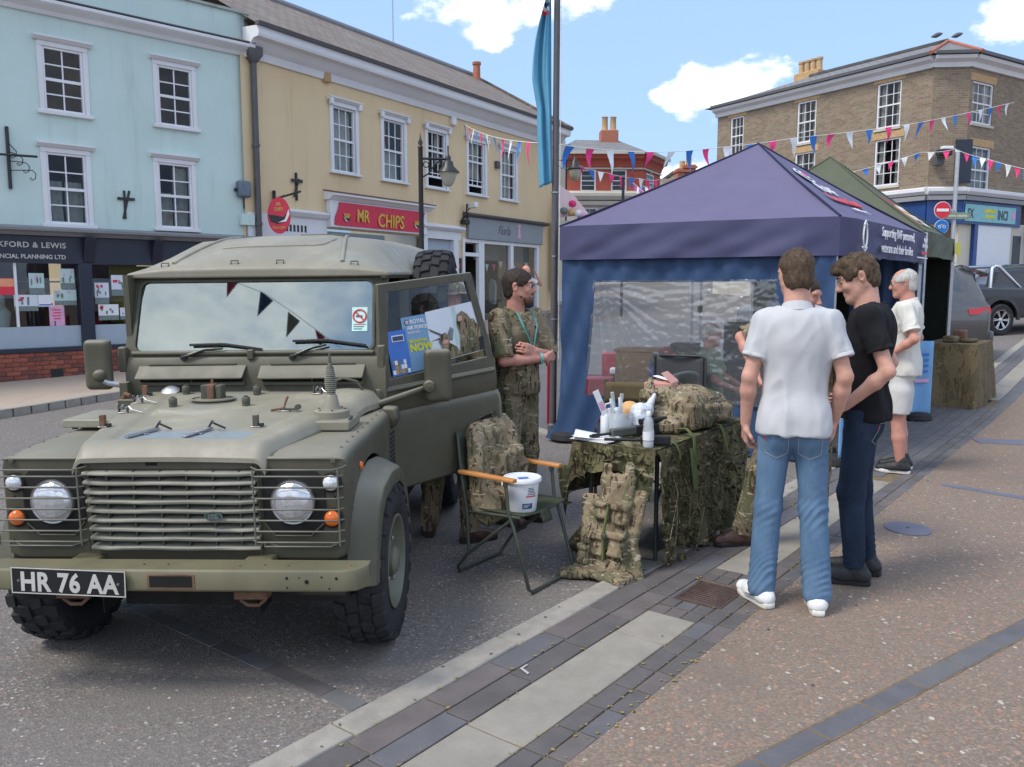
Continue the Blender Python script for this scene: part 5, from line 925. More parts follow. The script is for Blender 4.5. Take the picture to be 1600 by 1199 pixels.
 h.grid(lambda u,v: (hood(u,0)[0],-.045+.0*v,hood(u,0)[2]-.02*v),60,1); [h.grid(lambda u,v,q=q: (hood(q,u)[0],hood(q,u)[1],hood(q,u)[2]-.03*v),60,1) for q in (0,1)]
 ho=h.build('bonnet','hood_green',V,smooth=60)
 def hz(x,y): e=edge(y); return hood((x/e+1)/2,(y+.045)/1.12)[2]
 def on(x,y): return T(x,y,hz(x,y))
 for (x,y) in ((-.372,1.00),(-.327,.74),(.051,.75),(.028,.98)):
  c=MB().lathe([(.020,0),(.021,.006),(.019,.010),(.021,.014),(.021,.040),(.017,.045),(.010,.046),(.010,.052),(0,.052)],16,on(x,y)).build('rubber_stop','dark_olive',V,smooth=50)
 # strapping plate and block in the middle of the bonnet
 M=on(-.17,.88); st=MB().lathe([(.105,0),(.108,.010),(.09,.014),(0,.014)],30,M @ Matrix.Diagonal((1,.75,1,1))).build('spare_mount',G,V,smooth=40); MB().lathe([(.10,.014),(.113,.016),(.112,.022),(.10,.022)],30,M @ T(.0,-.015,-.006) @ Matrix.Diagonal((1.05,.8,1,1)),cap=False).build('flange','slat_green',st,smooth=40)
 for q in ((-.055,-.02),(.022,.055)): MB().box((q[0],-.035,.012),(q[1],.03,.085),M).build('mount_leg','dark_olive',st,bevel=.004)
 MB().box((-.02,-.045,.0),(.018,.02,.09),M).build('mount_bolt','rust',st,bevel=.006); MB().tube([M @ Vector((0,-.01,.085)),M @ Vector((0,-.01,.112))],.007,6).build('eye','rust',st)
 def clip(x,y,rz,kind):
  m=on(x,y) @ RZ(R(rz)); o=MB().box((-.022,-.012,0),(.022,.012,.006),m).build('bonnet_clip','steel',V,bevel=.002)
  if kind=='spring':
   for q in (-.02,.02): MB().box((q-.003,-.01,.004),(q+.003,.01,.045),m).build('cheek','dark_olive',o)
   MB().tube([m @ Vector((-.025+.05*t,.008*math.sin(t*12),.03+.012*math.cos(t*12))) for t in (k/12 for k in range(13))],.0045,5).build('spring','steel',o,smooth=60); MB().tube([m @ Vector((.02,0,.04)),m @ Vector((.045,-.02,.02)),m @ Vector((.10,-.03,.004))],.003,5).build('pin','steel',o)
  elif kind=='strap': MB().box((-.012,-.09,.006),(.012,.075,.014),m @ RX(R(4))).build('strap_bar','steel',o,bevel=.002); MB().tube([m @ Vector((-.012,.07,.015)),m @ Vector((.0,.085,.045)),m @ Vector((.03,.06,.04)),m @ Vector((.06,.10,.012))],.005,6).build('hook','dark_iron',o)
  elif kind=='post': MB().box((-.012,-.012,.004),(.012,.012,.058),m).build('post','rust' if x<0 else G,o,bevel=.002); MB().box((.0,-.008,.004),(.035,.01,.018),m).build('tongue','dark_iron',o)
  elif kind=='hook': MB().tube([m @ Vector((-.075,0,.006)),m @ Vector((-.01,0,.018)),m @ Vector((.0,0,.05)),m @ Vector((.012,0,.075))],.006,6).build('hook','rust',o); MB().lathe([(.014,-.012),(.014,.012),(0,.012)],12,m @ T(.06,0,.022) @ RX(R(90))).build('roller','dark_olive',o); MB().tube([m @ Vector((-.03,0,.012)),m @ Vector((.06,0,.012))],.006,6).build('bar','dark_olive',o)
 for q in ((-.495,.56,10,'spring'),(-.53,.78,10,'spring'),(-.565,.93,10,'post'),(-.20,.17,-28,'strap'),(.05,.17,-22,'strap'),(-.44,.27,0,'post'),(.262,.30,0,'post'),(.30,.62,0,'hook'),(.36,.98,-8,'spring')): clip(*q)
 MB().tube([(.41,1.02,hz(.41,1.02)+.0),(.43,1.0,hz(.43,1.0)+.045),(.50,.99,hz(.5,.99)+.058),(.57,.99,hz(.57,.99)+.045),(.60,1.0,hz(.6,1.0))],.008,6).build('grab_handle','dark_olive',V,smooth=60)
 MB().lathe([(.05,0),(.05,.012),(.02,.03),(0,.03)],18,on(-.47,1.03) @ RX(R(25))).build('cap','galv',V,smooth=40)
 # aerial base and spring on the near wing, flat box on the far one
 wz=1.026; ab=MB().box((-.115,-.115,0),(.115,.115,.045),T(.545,.545,wz)).build('aerial_mount','hood_green',V,bevel=.006); MB().lathe([(.085,.045),(.085,.078),(.078,.083),(.045,.085),(.040,.095),(.030,.150),(.022,.158)],28,T(.545,.56,wz)).build('aerial_base','hood_green',ab,smooth=45)
 for k in range(6): MB().lathe([(.006,.082),(.006,.089),(0,.089)],8,T(.545+.066*math.cos(k),.56+.066*math.sin(k),wz)).build('bolt','rust',ab)
 b=MB(); hh=wz+.158
 for k in range(13): t=k/12; r=.020+.009*math.sin(math.pi*min(1,t*.9+.1)); b.lathe([(r-.005,hh+k*.0098),(r,hh+.002+k*.0098),(r,hh+.006+k*.0098),(r-.005,hh+.008+k*.0098)],18,T(.545,.56,0))
 stuff(b.build('spring','slat_green',ab,smooth=60)); MB().lathe([(.019,hh),(.022,hh+.06),(.019,hh+.128),(.013,hh+.135),(.011,hh+.15),(.008,hh+.152),(.006,hh+.19),(.004,hh+.2)],12,T(.545,.56,0)).build('aerial_stub','dark_olive',ab,smooth=50); MB().tube([(.64,.44,wz+.03),(.66,.50,wz+.055)],.006,6).build('clip','dark_iron',ab)
 xb=MB().box((-.14,-.14,.012),(.14,.16,.052),T(-.61,.60,wz)).build('wing_box','hood_green',V,bevel=.006); [MB().lathe([(.014,0),(.014,.014),(0,.014)],10,T(-.61+dx,.60+dy,wz)).build('foot','dark_olive',xb) for dx in (-.1,.1) for dy in (-.1,.12)]
 bk=MB().box((-.74,.96,1.03),(-.62,1.04,1.10)).build('wing_bracket',G,V,bevel=.006); MB().tube([(-.72,.98,1.10),(-.70,.98,1.13),(-.67,.97,1.12)],.012,6).build('hook','rust',bk); MB().lathe([(.028,0),(.03,.012),(.022,.03),(0,.03)],14,T(-.60,1.0,1.06)).build('cap','galv',bk,smooth=50)
 # side intake cover on the near wing
 sn=MB().rings([[(.70,1.00,.94),(.76,1.0,.93),(.765,1.07,.93),(.70,1.07,.94)],[(.70,.985,1.0),(.79,.98,.985),(.795,1.07,.985),(.70,1.07,1.0)],[(.70,.99,1.05),(.775,.99,1.045),(.78,1.07,1.045),(.70,1.07,1.05)]]).build('intake_cover',G,V,bevel=.016,seg=3); MB().box((.745,.94,.70),(.752,1.05,.93)).build('intake_grille','dark_olive',sn); [MB().box((.752,.95,.71+k*.024),(.757,1.045,.72+k*.024)).build('louvre','underside',sn) for k in range(9)]
 # ---------------- bulkhead, vents, windscreen
 MB().rings([[(x,1.075,1.0),(x,1.075,1.225),(x,1.105,1.30),(x,1.115,1.315),(x,1.16,1.315),(x,1.16,1.0)] for x in (-.745,.715)]).build('bulkhead',G,V,bevel=.006)
 for (x0,x1) in ((-.672,-.062),(.012,.60)):
  MB().box((x0+.02,1.068,1.178),(x1-.01,1.085,1.232)).build('vent_slot','hole',V); fl=MB().add([(x0,1.02,1.208),(x1,1.02,1.212),(x1-.01,1.018,1.200),(x0+.01,1.018,1.196),(x0,1.092,1.270),(x1,1.092,1.274),(x1,1.096,1.262),(x0,1.096,1.258)],[(0,1,5,4),(3,7,6,2),(0,3,2,1),(4,5,6,7),(0,4,7,3),(1,2,6,5)]).build('vent_flap',G,V,bevel=.006)
  MB().tube([(x0+.06,1.09,1.275),(x1-.06,1.09,1.278)],.006,6).build('hinge','dark_olive',fl); MB().box((x0+.015,1.05,1.165),(x1-.005,1.08,1.18)).build('slot_lip',G,fl)
  for q in (x0+.015,x1-.012,(x0+x1)/2): MB().box((q-.004,1.06,1.175),(q+.004,1.075,1.235)).build('slot_post',G,fl)
 fb,ft,yb,yt=1.318,1.752,1.125,1.262
 def fs(x,t): return (x*(1-.018*t),yb+(yt-yb)*t,fb+(ft-fb)*t)
 b=MB(); xl,xr=-.770,.690
 def pg(t): return [fs(xl,t),fs(xr,t)]
 def rr(x0,x1,t0,t1,r,n=6):
  pts=[]
  for (cx,ct,a0) in ((x1-r,t0+r*2.2,-90),(x1-r,t1-r*2.2,0),(x0+r,t1-r*2.2,90),(x0+r,t0+r*2.2,180)):
   for k in range(n+1): a=R(a0+90*k/n); pts.append((cx+r*math.cos(a),ct+r*2.2*math.sin(a)))
  return pts
 outer=rr(xl,xr,-.02,1.03,.035); inner=rr(xl+.052,xr-.052,.055,.955,.045); o1=[Vector(fs(*p)) for p in outer]; i1=[Vector(fs(*p)) for p in inner]; dy=Vector((0,.045,.012)); n=len(o1)
 m=MB(); m.v=[tuple(p) for p in o1+i1+[p+dy for p in o1]+[p+dy for p in i1]]
 for k in range(n): j=(k+1) % n; m.f += [(k,j,n+j,n+k),(2*n+k,3*n+k,3*n+j,2*n+j),(k,2*n+k,2*n+j,j),(n+k,n+j,3*n+j,3*n+k)]
 m.m=[0]*len(m.f); wf=m.build('windscreen_frame',G,V,bevel=.006,smooth=40)
 rub=rr(xl+.046,xr-.046,.048,.962,.047); gi=rr(xl+.06,xr-.06,.07,.94,.042); rb=MB(); a=[Vector(fs(*p))+Vector((0,-.004,0)) for p in rub]; c=[Vector(fs(*p))+Vector((0,-.004,0)) for p in gi]; rb.v=[tuple(p) for p in a+c]; rb.f=[(k,(k+1) % n,n+(k+1) % n,n+k) for k in range(n)]; rb.m=[0]*n; rb.build('window_seal','dark_olive',wf,solid=.01)
 MB().add([Vector(fs(*p))+Vector((0,.004,0)) for p in gi],[tuple(range(n))]).build('windscreen','windscreen',V)
 for x in (xl+.005,xr-.005): MB().box((x-.022,1.085,1.235),(x+.022,1.135,1.375)).build('frame_hinge',G,wf,bevel=.01)
 MB().box((-.06,1.09,1.30),(-.025,1.13,1.355)).build('frame_clamp',G,wf,bevel=.006); MB().tube([(xl+.05,1.118,1.335),(xr-.05,1.118,1.335)],.012,8).build('frame_rail',G,wf)
 for (x0,t0,pts) in ((-.42,.05,[(-.30,.085),(-.20,.10)]),(.19,.05,[(.30,.10),(.38,.14)])):
  w=MB().tube([Vector(fs(x0,-.01))+Vector((0,-.03,0)),Vector(fs(pts[0][0],pts[0][1]))+Vector((0,-.03,0)),Vector(fs(pts[1][0],pts[1][1]))+Vector((0,-.03,.0))],[.011,.007,.006],6).build('wiper','black_plastic',V,smooth=60); MB().lathe([(.018,0),(.018,.02),(0,.024)],12,frame(Vector(fs(x0,-.01))+Vector((0,-.01,0)),(1,0,0),(0,0,1),(0,-1,0))).build('spindle','black_plastic',w)
  p=pts[1]; MB().tube([Vector(fs(p[0]-.19,p[1]-.0))+Vector((0,-.018,.02)),Vector(fs(p[0],p[1]+.01))+Vector((0,-.02,.02)),Vector(fs(p[0]+.22,p[1]-.06))+Vector((0,-.016,.02))],.007,6).build('blade','black_plastic',w)
 # notice stuck inside the glass
 q=[fs(.515,.30),fs(.602,.30),fs(.602,.60),fs(.515,.60)]; st=MB().add([Vector(p)+Vector((0,-.002,0)) for p in q],[(0,1,2,3)]).build('windscreen_sticker','teal_paper',V)
 cc=Vector(fs(.558,.49))+Vector((0,-.004,0)); ux=Vector((1,0,0)); uy=(Vector(fs(.5,1))-Vector(fs(.5,0))).normalized(); MB().tube([cc+ux*(.036*math.cos(a))+uy*(.036*math.sin(a)) for a in (2*math.pi*k/24 for k in range(24))],.0045,6,closed=True).build('ring','sign_no_entry',st); MB().tube([cc+ux*-.026+uy*.026,cc+ux*.026-uy*.026],.004,6).build('bar','sign_no_entry',st); MB().box((-.02,-.001,-.006),(.015,.001,.004),frame(cc,ux,(0,-1,0),uy)).build('cigarette','label_ink',st)
 for k in range(3): c2=Vector(fs(.558,.385-.028*k))+Vector((0,-.003,0)); MB().box((-.034,-.001,-.002),(.034-.01*k,.001,.002),frame(c2,ux,(0,-1,0),uy)).build('text_line','sign_no_entry' if k==0 else 'label_ink',st)
 # ---------------- roof
 def rsec(y,k,ed): return [(-.785*ed,y,1.75),(-.785*ed,y,1.768),(-.765*ed,y,1.778+.01*k),(-.62,y,1.788+.150*k),(-.55,y,1.792+.190*k),(-.20,y,1.797+.215*k),(.20,y,1.797+.215*k),(.50,y,1.792+.190*k),(.57,y,1.788+.150*k),(.70*ed,y,1.778+.01*k),(.72*ed,y,1.768),(.72*ed,y,1.75)]
 prof=[rsec(y,k,e) for y,k,e in ((1.215,.0,.985),(1.235,.10,1),(1.30,.26,1),(1.45,.52,1),(1.62,.78,1),(1.76,.94,1),(1.95,1,1),(2.6,1.02,1),(3.2,1.02,1),(3.9,.95,1))]
 rf=MB().rings(prof).build('roof','hood_green',V,smooth=28,bevel=.02,seg=3)
 def rz_(x,y):
  for a,c in zip(prof,prof[1:]):
   if a[0][1] <= y <= c[0][1]+1e-6:
    t=(y-a[0][1])/(c[0][1]-a[0][1]); s_=[(p[0]+(q[0]-p[0])*t,p[2]+(q[2]-p[2])*t) for p,q in zip(a,c)][1:-1]
    for p,q in zip(s_,s_[1:]):
     if p[0] <= x <= q[0]: return p[1]+(q[1]-p[1])*(x-p[0])/max(q[0]-p[0],1e-6)
  return 1.98
 for x in (-.50,.43): MB().tube([(x*(1.04-.05*k),1.27+.11*k,rz_(x*(1.04-.05*k),1.27+.11*k)+.002) for k in range(7)],.012,8).build('roof_rib','hood_green',rf,smooth=80)
 MB().tube([(-.32+.045*k,1.50+.002*k,rz_(-.32+.045*k,1.5+.002*k)+.001) for k in range(13)]+[(.27,1.56,rz_(.27,1.56)),(.30,1.66,rz_(.3,1.66)),(.31,1.85,rz_(.31,1.85))],.008,8).build('roof_rib','hood_green',rf,smooth=80)
 for x in (-.56,-.16,.10,.52): MB().tube([(x-.02,1.245,rz_(x,1.245)),(x-.02,1.25,rz_(x,1.25)+.018),(x+.02,1.25,rz_(x,1.25)+.018),(x+.02,1.245,rz_(x,1.245))],.004,5).build('footman_loop','dark_olive',rf)
 MB().box((-.14,2.45,2.012),(.12,2.55,2.045)).build('roof_fitting','dark_olive',rf,bevel=.008); MB().box((-.02,2.3,2.014),(.2,2.36,2.035)).build('roof_fitting','dark_olive',rf,bevel=.006)
 # ---------------- cab and rear body
 MB().box((-.765,1.16,.45),(-.735,3.9,1.77)).build('body_side',G,V); MB().box((.66,1.98,.45),(.70,3.9,1.77)).build('body_side',G,V); MB().box((-.74,3.86,.45),(.69,3.9,1.78)).build('rear_panel','interior',V); MB().box((-.74,1.1,.50),(.69,3.9,.56)).build('cab_floor','interior',V); MB().box((.67,1.22,1.735),(.705,2.0,1.775)).build('drip_rail',G,V,bevel=.006); MB().box((.655,1.15,.5),(.70,1.20,1.32)).build('door_post',G,V,bevel=.006); MB().add([(.655,1.14,1.31),(.70,1.14,1.31),(.70,1.19,1.31),(.655,1.19,1.31),(.655,1.27,1.77),(.70,1.27,1.77),(.70,1.32,1.77),(.655,1.32,1.77)],[(0,1,5,4),(1,2,6,5),(2,3,7,6),(3,0,4,7)]).build('door_post',G,V); MB().box((.64,1.94,.5),(.70,2.0,1.77)).build('door_post',G,V)
 MB().box((-.72,1.17,1.12),(.64,1.42,1.30)).build('dashboard','interior',V,bevel=.03); sw=MB().tube([(.30+.20*math.cos(a),1.52+.07*math.sin(a),1.30+.19*math.sin(a)) for a in (2*math.pi*k/24 for k in range(24))],.015,8,closed=True).build('steering_wheel','black_plastic',V)
 for x in (-.42,0.36): MB().box((x-.24,1.72,.82),(x+.24,2.2,.95)).build('seat','seat_vinyl',V,bevel=.05,seg=3); MB().box((x-.23,2.12,.92),(x+.23,2.26,1.55),T(0,.0,0)).build('seat_back','seat_vinyl',V,bevel=.05,seg=3)
 MB().box((-.73,2.4,.5),(.66,2.43,1.76)).build('cab_divider','interior',V); MB().tube([(.62,1.30,1.50),(.63,1.34,1.30),(.62,1.38,1.18)],.014,6).build('red_lever','sign_red',V); MB().box((.56,1.35,1.50),(.62,1.40,1.62)).build('cab_box','bag_grey',V,bevel=.01)
 MB().box((-.3,.1,.30),(.3,3.8,.44)).build('chassis','underside',V); MB().tube([(-.6,.47,.385),(.6,.47,.385)],.05,8).build('axle','underside',V); MB().lathe([(.0,-.12),(.13,-.08),(.15,0),(.13,.08),(0,.12)],14,T(.2,.47,.385) @ RX(R(90))).build('differential','underside',V,smooth=60); MB().tube([(-.6,2.9,.385),(.6,2.9,.385)],.05,8).build('axle','underside',V); MB().tube([(.70,1.2,.50),(.70,2.2,.50)],.045,10).build('sill_tube','galv',V,smooth=60); MB().box((-.5,-.05,.42),(.5,.1,.50)).build('crossmember','rust',V); MB().box((.62,1.3,.33),(.68,2.3,.46)).build('side_tank','underside',V)
 for s_ in (-1,1):
  for k in range(9): MB().lathe([(.006,0),(.005,.003),(0,.0035)],8,T(s_*.70,.12+k*.105,1.0155+.0021*k)).build('rivet',G,V)
  for k in range(6): MB().lathe([(.006,0),(.005,.003),(0,.0035)],8,frame((s_*.7455,.12+.0*k,.62+k*.06),(0,1,0),(0,0,1),(s_,0,0))).build('rivet',G,V)
 # ---------------- wheels
 def wheel():
  b=MB(); prof=[(.215,-.085),(.235,-.105),(.30,-.118),(.345,-.112),(.367,-.095),(.370,-.05),(.371,0),(.370,.05),(.367,.095),(.345,.112),(.30,.118),(.235,.105),(.215,.085)]
  ty=b.lathe(prof,48,RY(R(90)),cap=False).build('wheel','tyre',None,smooth=50)
  t=MB(); n=22
  for k in range(n):
   for c,(xa,xb,sh,ph) in enumerate(((-.112,-.062,.35,0),(-.058,-.004,-.3,.5),(.004,.058,.3,0),(.062,.112,-.35,.5))):
    a=2*math.pi*(k+ph)/n; w=2*math.pi/n*.66
    def pt(x,f,r): q=a+w*(f-.5)+sh*(x-(xa+xb)/2)/.06*.12; return (x,math.cos(q)*r,math.sin(q)*r)
    r0,r1=.355,.386; re=.380 if c in (0,3) else r1; ro=lambda x: (.372 if abs(x)>.1 else .386)
    t.hexa([pt(xa,0,r0),pt(xb,0,r0),pt(xb,1,r0),pt(xa,1,r0),pt(xa,.06,ro(xa)),pt(xb,.06,ro(xb)),pt(xb,.94,ro(xb)),pt(xa,.94,ro(xa))])
   for s in (-1,1):
    a=2*math.pi*(k+(.0 if s<0 else .5))/n; w=.16
    t.hexa([(s*x,math.cos(a+f)*r,math.sin(a+f)*r) for x,r,f in ((.108,.338,-w/2),(.108,.338,w/2),(.100,.372,w/2),(.100,.372,-w/2),(.121,.340,-w/2*.8),(.121,.340,w/2*.8),(.113,.374,w/2*.8),(.113,.374,-w/2*.8))])
  stuff(t.build('tread','tyre',ty,bevel=.003,seg=1))
  for s in (1,):
   rim=MB().lathe([(.222,.095),(.226,.110),(.214,.112),(.205,.10),(.20,.05),(.185,.035),(.15,.055),(.11,.062),(.085,.05),(.07,.055),(.068,.10),(.05,.115),(0,.118)],40,RY(R(90)),cap=False).build('rim','rim_green',ty,smooth=40)
   for k in range(5): MB().lathe([(.013,.05),(.013,.085),(.006,.09),(0,.09)],6,RX(2*math.pi*k/5) @ T(0,.105,0) @ RY(R(90))).build('nut','steel',rim)
   for k in range(10): MB().lathe([(0,.0),(.022,.0)],12,RX(2*math.pi*(k+.5)/10) @ T(.043,.168,0) @ RY(R(90)),cap=False).build('vent','underside',rim)
  MB().lathe([(.22,-.09),(.19,-.02),(.1,.0),(0,.0)],30,RY(R(90)),cap=False).build('rim_back','underside',ty,smooth=40)
  return ty
 w0=wheel(); w0.parent=V; w0.location=(.752,.47,.380)
 for (x,y,z,rz) in ((-.752,.47,.380,180),(.752,2.95,.345,0),(-.752,2.95,.345,180),(.83,2.30,1.535,0)):
  w=dup(w0,V); w.location=(x,y,z); w.rotation_euler=(R(13),0,R(rz))
 # ---------------- mirrors
 def mirror(mx,my,mz,s,arm,rz,sc=1.0):
  M=T(mx,my,mz) @ RZ(R(rz)); b=SDF((-.11,-.07,-.19),(.11,.08,.19),.007); b.rbox((0,0,0),(.072,.032,.138),.03,0); b.cut((0,.024,0),(0,1,0)); o=sdf_obj(b,'mirror','army_green',V,None,2); o.matrix_local=M @ Matrix.Scale(sc,4); MB().box((-.064,.0245,-.128),(.064,.027,.128)).build('mirror_glass','chrome',o)
  MB().lathe([(.032,0),(.032,.03),(.025,.045),(.012,.05),(0,.05)],14,T(-s*.02,-.03,-.055) @ RX(R(90))).build('pivot',G,o,smooth=50); MB().tube(arm,[.014,.016,.016],8).build('mirror_arm','galv' if s<0 else G,V,smooth=60)
 mirror(-.86,1.02,1.285,-1,[(-.82,.98,1.20),(-.80,1.0,1.185),(-.715,1.04,1.165)],6); MB().box((-.745,1.0,1.04),(-.70,1.05,1.19)).build('mirror_post',G,V,bevel=.006)
 # ---------------- the open door, hinged at the bulkhead
 phi=R(46); tilt=.07; hx,hy=.705,1.085; du=Vector((math.sin(phi),math.cos(phi),0)); dn=Vector((-math.cos(phi),math.sin(phi),0)); uz=Vector((0,0,1)); du2=(du+uz*tilt).normalized(); uz2=(uz-du*tilt).normalized()
 Dm=frame((hx,hy,0),du2,dn,uz2); D=MB()
 sec=[(0,.545),(-.012,.56),(-.014,.80),(-.016,.93),(-.010,.962),(.006,.985),(.03,.995),(.045,.995),(.045,.545)]
 D.rings([[Dm @ Vector((u,y,z+(.02 if (u<.1 and z<.6) else 0))) for y,z in sec] for u in (.02,.10,.86,.885,.892)]); door=D.build('door',G,V,bevel=.010,seg=3,smooth=35)
 up=MB(); sec=[(.018,.985),(.002,1.02),(.0,1.115),(.010,1.135),(.035,1.135),(.04,.985)]; up.rings([[Dm @ Vector((u,y,z)) for y,z in sec] for u in (.03,.88)]); up.build('door_upper',G,door,bevel=.006); MB().tube([Dm @ Vector((.08,-.004,1.118)),Dm @ Vector((.86,-.004,1.118))],.010,8).build('waist_rail',G,door)
 tum=.05
 def fr(u,z): return Dm @ Vector((u-(z-1.135)*.05,.016+(z-1.135)*tum*1.6,z))
 O=[(.06,1.13),(.155,1.70),(.815,1.715),(.893,1.13)]; I=[(.125,1.175),(.205,1.652),(.76,1.665),(.825,1.18)]; I=[(.13,1.175),(.205,1.65),(.765,1.665),(.835,1.20)]
 m=MB(); th=dn*.028; A=[fr(*p) for p in O]; Bq=[fr(*p) for p in I]; m.v=[tuple(p) for p in A+Bq+[p+th for p in A]+[p+th for p in Bq]]
 for k in range(4): j=(k+1) % 4; m.f += [(k,j,4+j,4+k),(8+k,12+k,12+j,8+j),(k,8+k,8+j,j),(4+k,4+j,12+j,12+k)]
 m.m=[0]*len(m.f); m.build('window_frame',G,door,bevel=.006)
 MB().add([p+dn*.012 for p in Bq],[(0,1,2,3)]).build('window_glass','door_glass',door)
 def on_d(u,y,z): return Dm @ Vector((u,y,z))
 dh=MB(); dh.rings([[on_d(u,-.0155,z) for u,z in ((.71,.70),(.80,.715),(.80,.86),(.71,.845))],[on_d(u,-.019,z) for u,z in ((.71,.70),(.80,.715),(.80,.86),(.71,.845))]]); hd=dh.build('door_handle','hole',door,bevel=.006); MB().box((.725,-.026,.745),(.785,-.018,.775),Dm).build('lever','black_plastic',hd,bevel=.004); MB().tube([on_d(u,-.019,z) for u,z in ((.705,.695),(.805,.71),(.805,.865),(.705,.85))],.006,6,closed=True).build('surround',G,hd); MB().lathe([(.012,0),(.012,.006),(0,.006)],12,Dm @ T(.835,-.016,.86) @ RX(R(90))).build('lock','dark_olive',hd)
 for z in (.70,1.0): MB().box((-.02,-.03,z-.03),(.05,.0,z+.03),Dm).build('hinge',G,door,bevel=.006)
 MB().tube([on_d(.02,-.01,1.06),on_d(.16,-.05,1.085),on_d(.33,-.055,1.11)],[.017,.019,.014],8).build('mirror_arm',G,door,smooth=60)
 b=SDF((-.11,-.08,-.20),(.11,.08,.20),.007); b.rbox((0,0,0),(.078,.034,.150),.032,0); b.cut((0,.026,0),(0,1,0)); o=sdf_obj(b,'mirror',G,door,None,2); o.matrix_local=T(*on_d(.385,-.075,1.165)) @ RZ(-phi+R(60)); MB().box((-.07,.0265,-.14),(.07,.029,.14)).build('mirror_glass','chrome',o); MB().lathe([(.034,0),(.034,.02),(.028,.04),(0,.045)],16,T(-.055,-.03,-.055) @ RX(R(90))).build('pivot',G,o,smooth=50)
 # posters behind the door glass
 def quad(u0,v0,u1,v1,y,mat,name,par,dz=0,sl=.0):        # in window plane coordinates
  q=[fr(u0,v0),fr(u1,v0+sl*(u1-u0)),fr(u1,v1+sl*(u1-u0)),fr(u0,v1)]; return MB().add([p+dn*(.008-y) for p in q],[(0,1,2,3)]).build(name,mat,par,solid=.0015)
 def txt(body,u,v,size,mat,y,par,bold=0):
  p=fr(u,v)+dn*(.008-y); yv=(fr(u,v+.1)-fr(u,v)).normalized(); return text_mesh('lettering',body,size,mat,frame(p,du2,yv,du2.cross(yv)),par,bold,.0008)
 p1=quad(.27,1.19,.44,1.50,.000,'paper_blue','poster',door,0,.04); txt('ROYAL',.325,1.462,.032,'paper_white',.003,p1,.0008); txt('AIR FORCE',.30,1.43,.028,'paper_white',.003,p1,.0008); txt('RESERVES',.30,1.405,.020,'paper_white',.003,p1); txt('RECRUITING',.298,1.355,.022,'yellow_ink',.003,p1,.001); txt('NOW',.298,1.305,.06,'yellow_ink',.003,p1,.0025)
 c=fr(.305,1.472)+dn*.004; yv=(fr(.3,1.5)-fr(.3,1.4)).normalized()
 for r,mt,e in ((.015,'label_blue',.0),(.010,'paper_white',.001),(.005,'poster_red',.002)): MB().lathe([(0,0),(r,0),(r,.001),(0,.001)],18,frame(c-dn*e,du2,yv,-dn)).build('roundel',mt,p1)
 p2=quad(.155,1.185,.285,1.435,.004,'paper_cobalt','poster',door,0,.02); quad(.185,1.375,.265,1.41,.008,'paper_white','print',p2); quad(.19,1.38,.26,1.405,.010,'label_blue','print',p2); rnd=random.Random(4)
 for i in range(6):
  for j in range(3): quad(.16+i*.0195,1.195+j*.026,.178+i*.0195,1.219+j*.026,.007,rnd.choice(['poster_grey','paper_white','paper_cobalt','cardboard','poster_sky']),'photo',p2)
 p3=quad(.44,1.215,.825,1.515,.002,'poster_sky','poster',door,0,.08)
 def blob(us,mat,y=.006): q=[fr(a,b+.08*(a-.44))+dn*(.008-y) for a,b in us]; MB().add(q,[tuple(range(len(q)))]).build('print',mat,p3)
 blob([(.44,1.42),(.53,1.37),(.56,1.375),(.54,1.34),(.45,1.345),(.53,1.355),(.455,1.40)],'label_ink'); blob([(.545,1.33),(.60,1.40),(.62,1.38),(.60,1.32)],'poster_grey'); blob([(.62,1.23),(.63,1.51),(.655,1.51),(.66,1.23)],'poster_green',.004)
 blob([(.52,1.22),(.515,1.30),(.50,1.33),(.52,1.365),(.56,1.37),(.58,1.34),(.575,1.31),(.62,1.28),(.66,1.22)],'mtp_pack',.008); blob([(.525,1.315),(.53,1.335),(.56,1.335),(.565,1.31)],'skin',.010); blob([(.64,1.22),(.66,1.34),(.645,1.40),(.66,1.46),(.70,1.475),(.735,1.45),(.76,1.41),(.80,1.36),(.82,1.28),(.82,1.22)],'mtp',.007); blob([(.72,1.25),(.735,1.42),(.775,1.415),(.815,1.35),(.80,1.26)],'mtp_pack',.010); blob([(.655,1.42),(.66,1.45),(.69,1.45),(.69,1.42)],'skin',.011); blob([(.79,1.22),(.79,1.30),(.825,1.30),(.825,1.22)],'gun_black',.012)
 return V
VEH=build_vehicle()

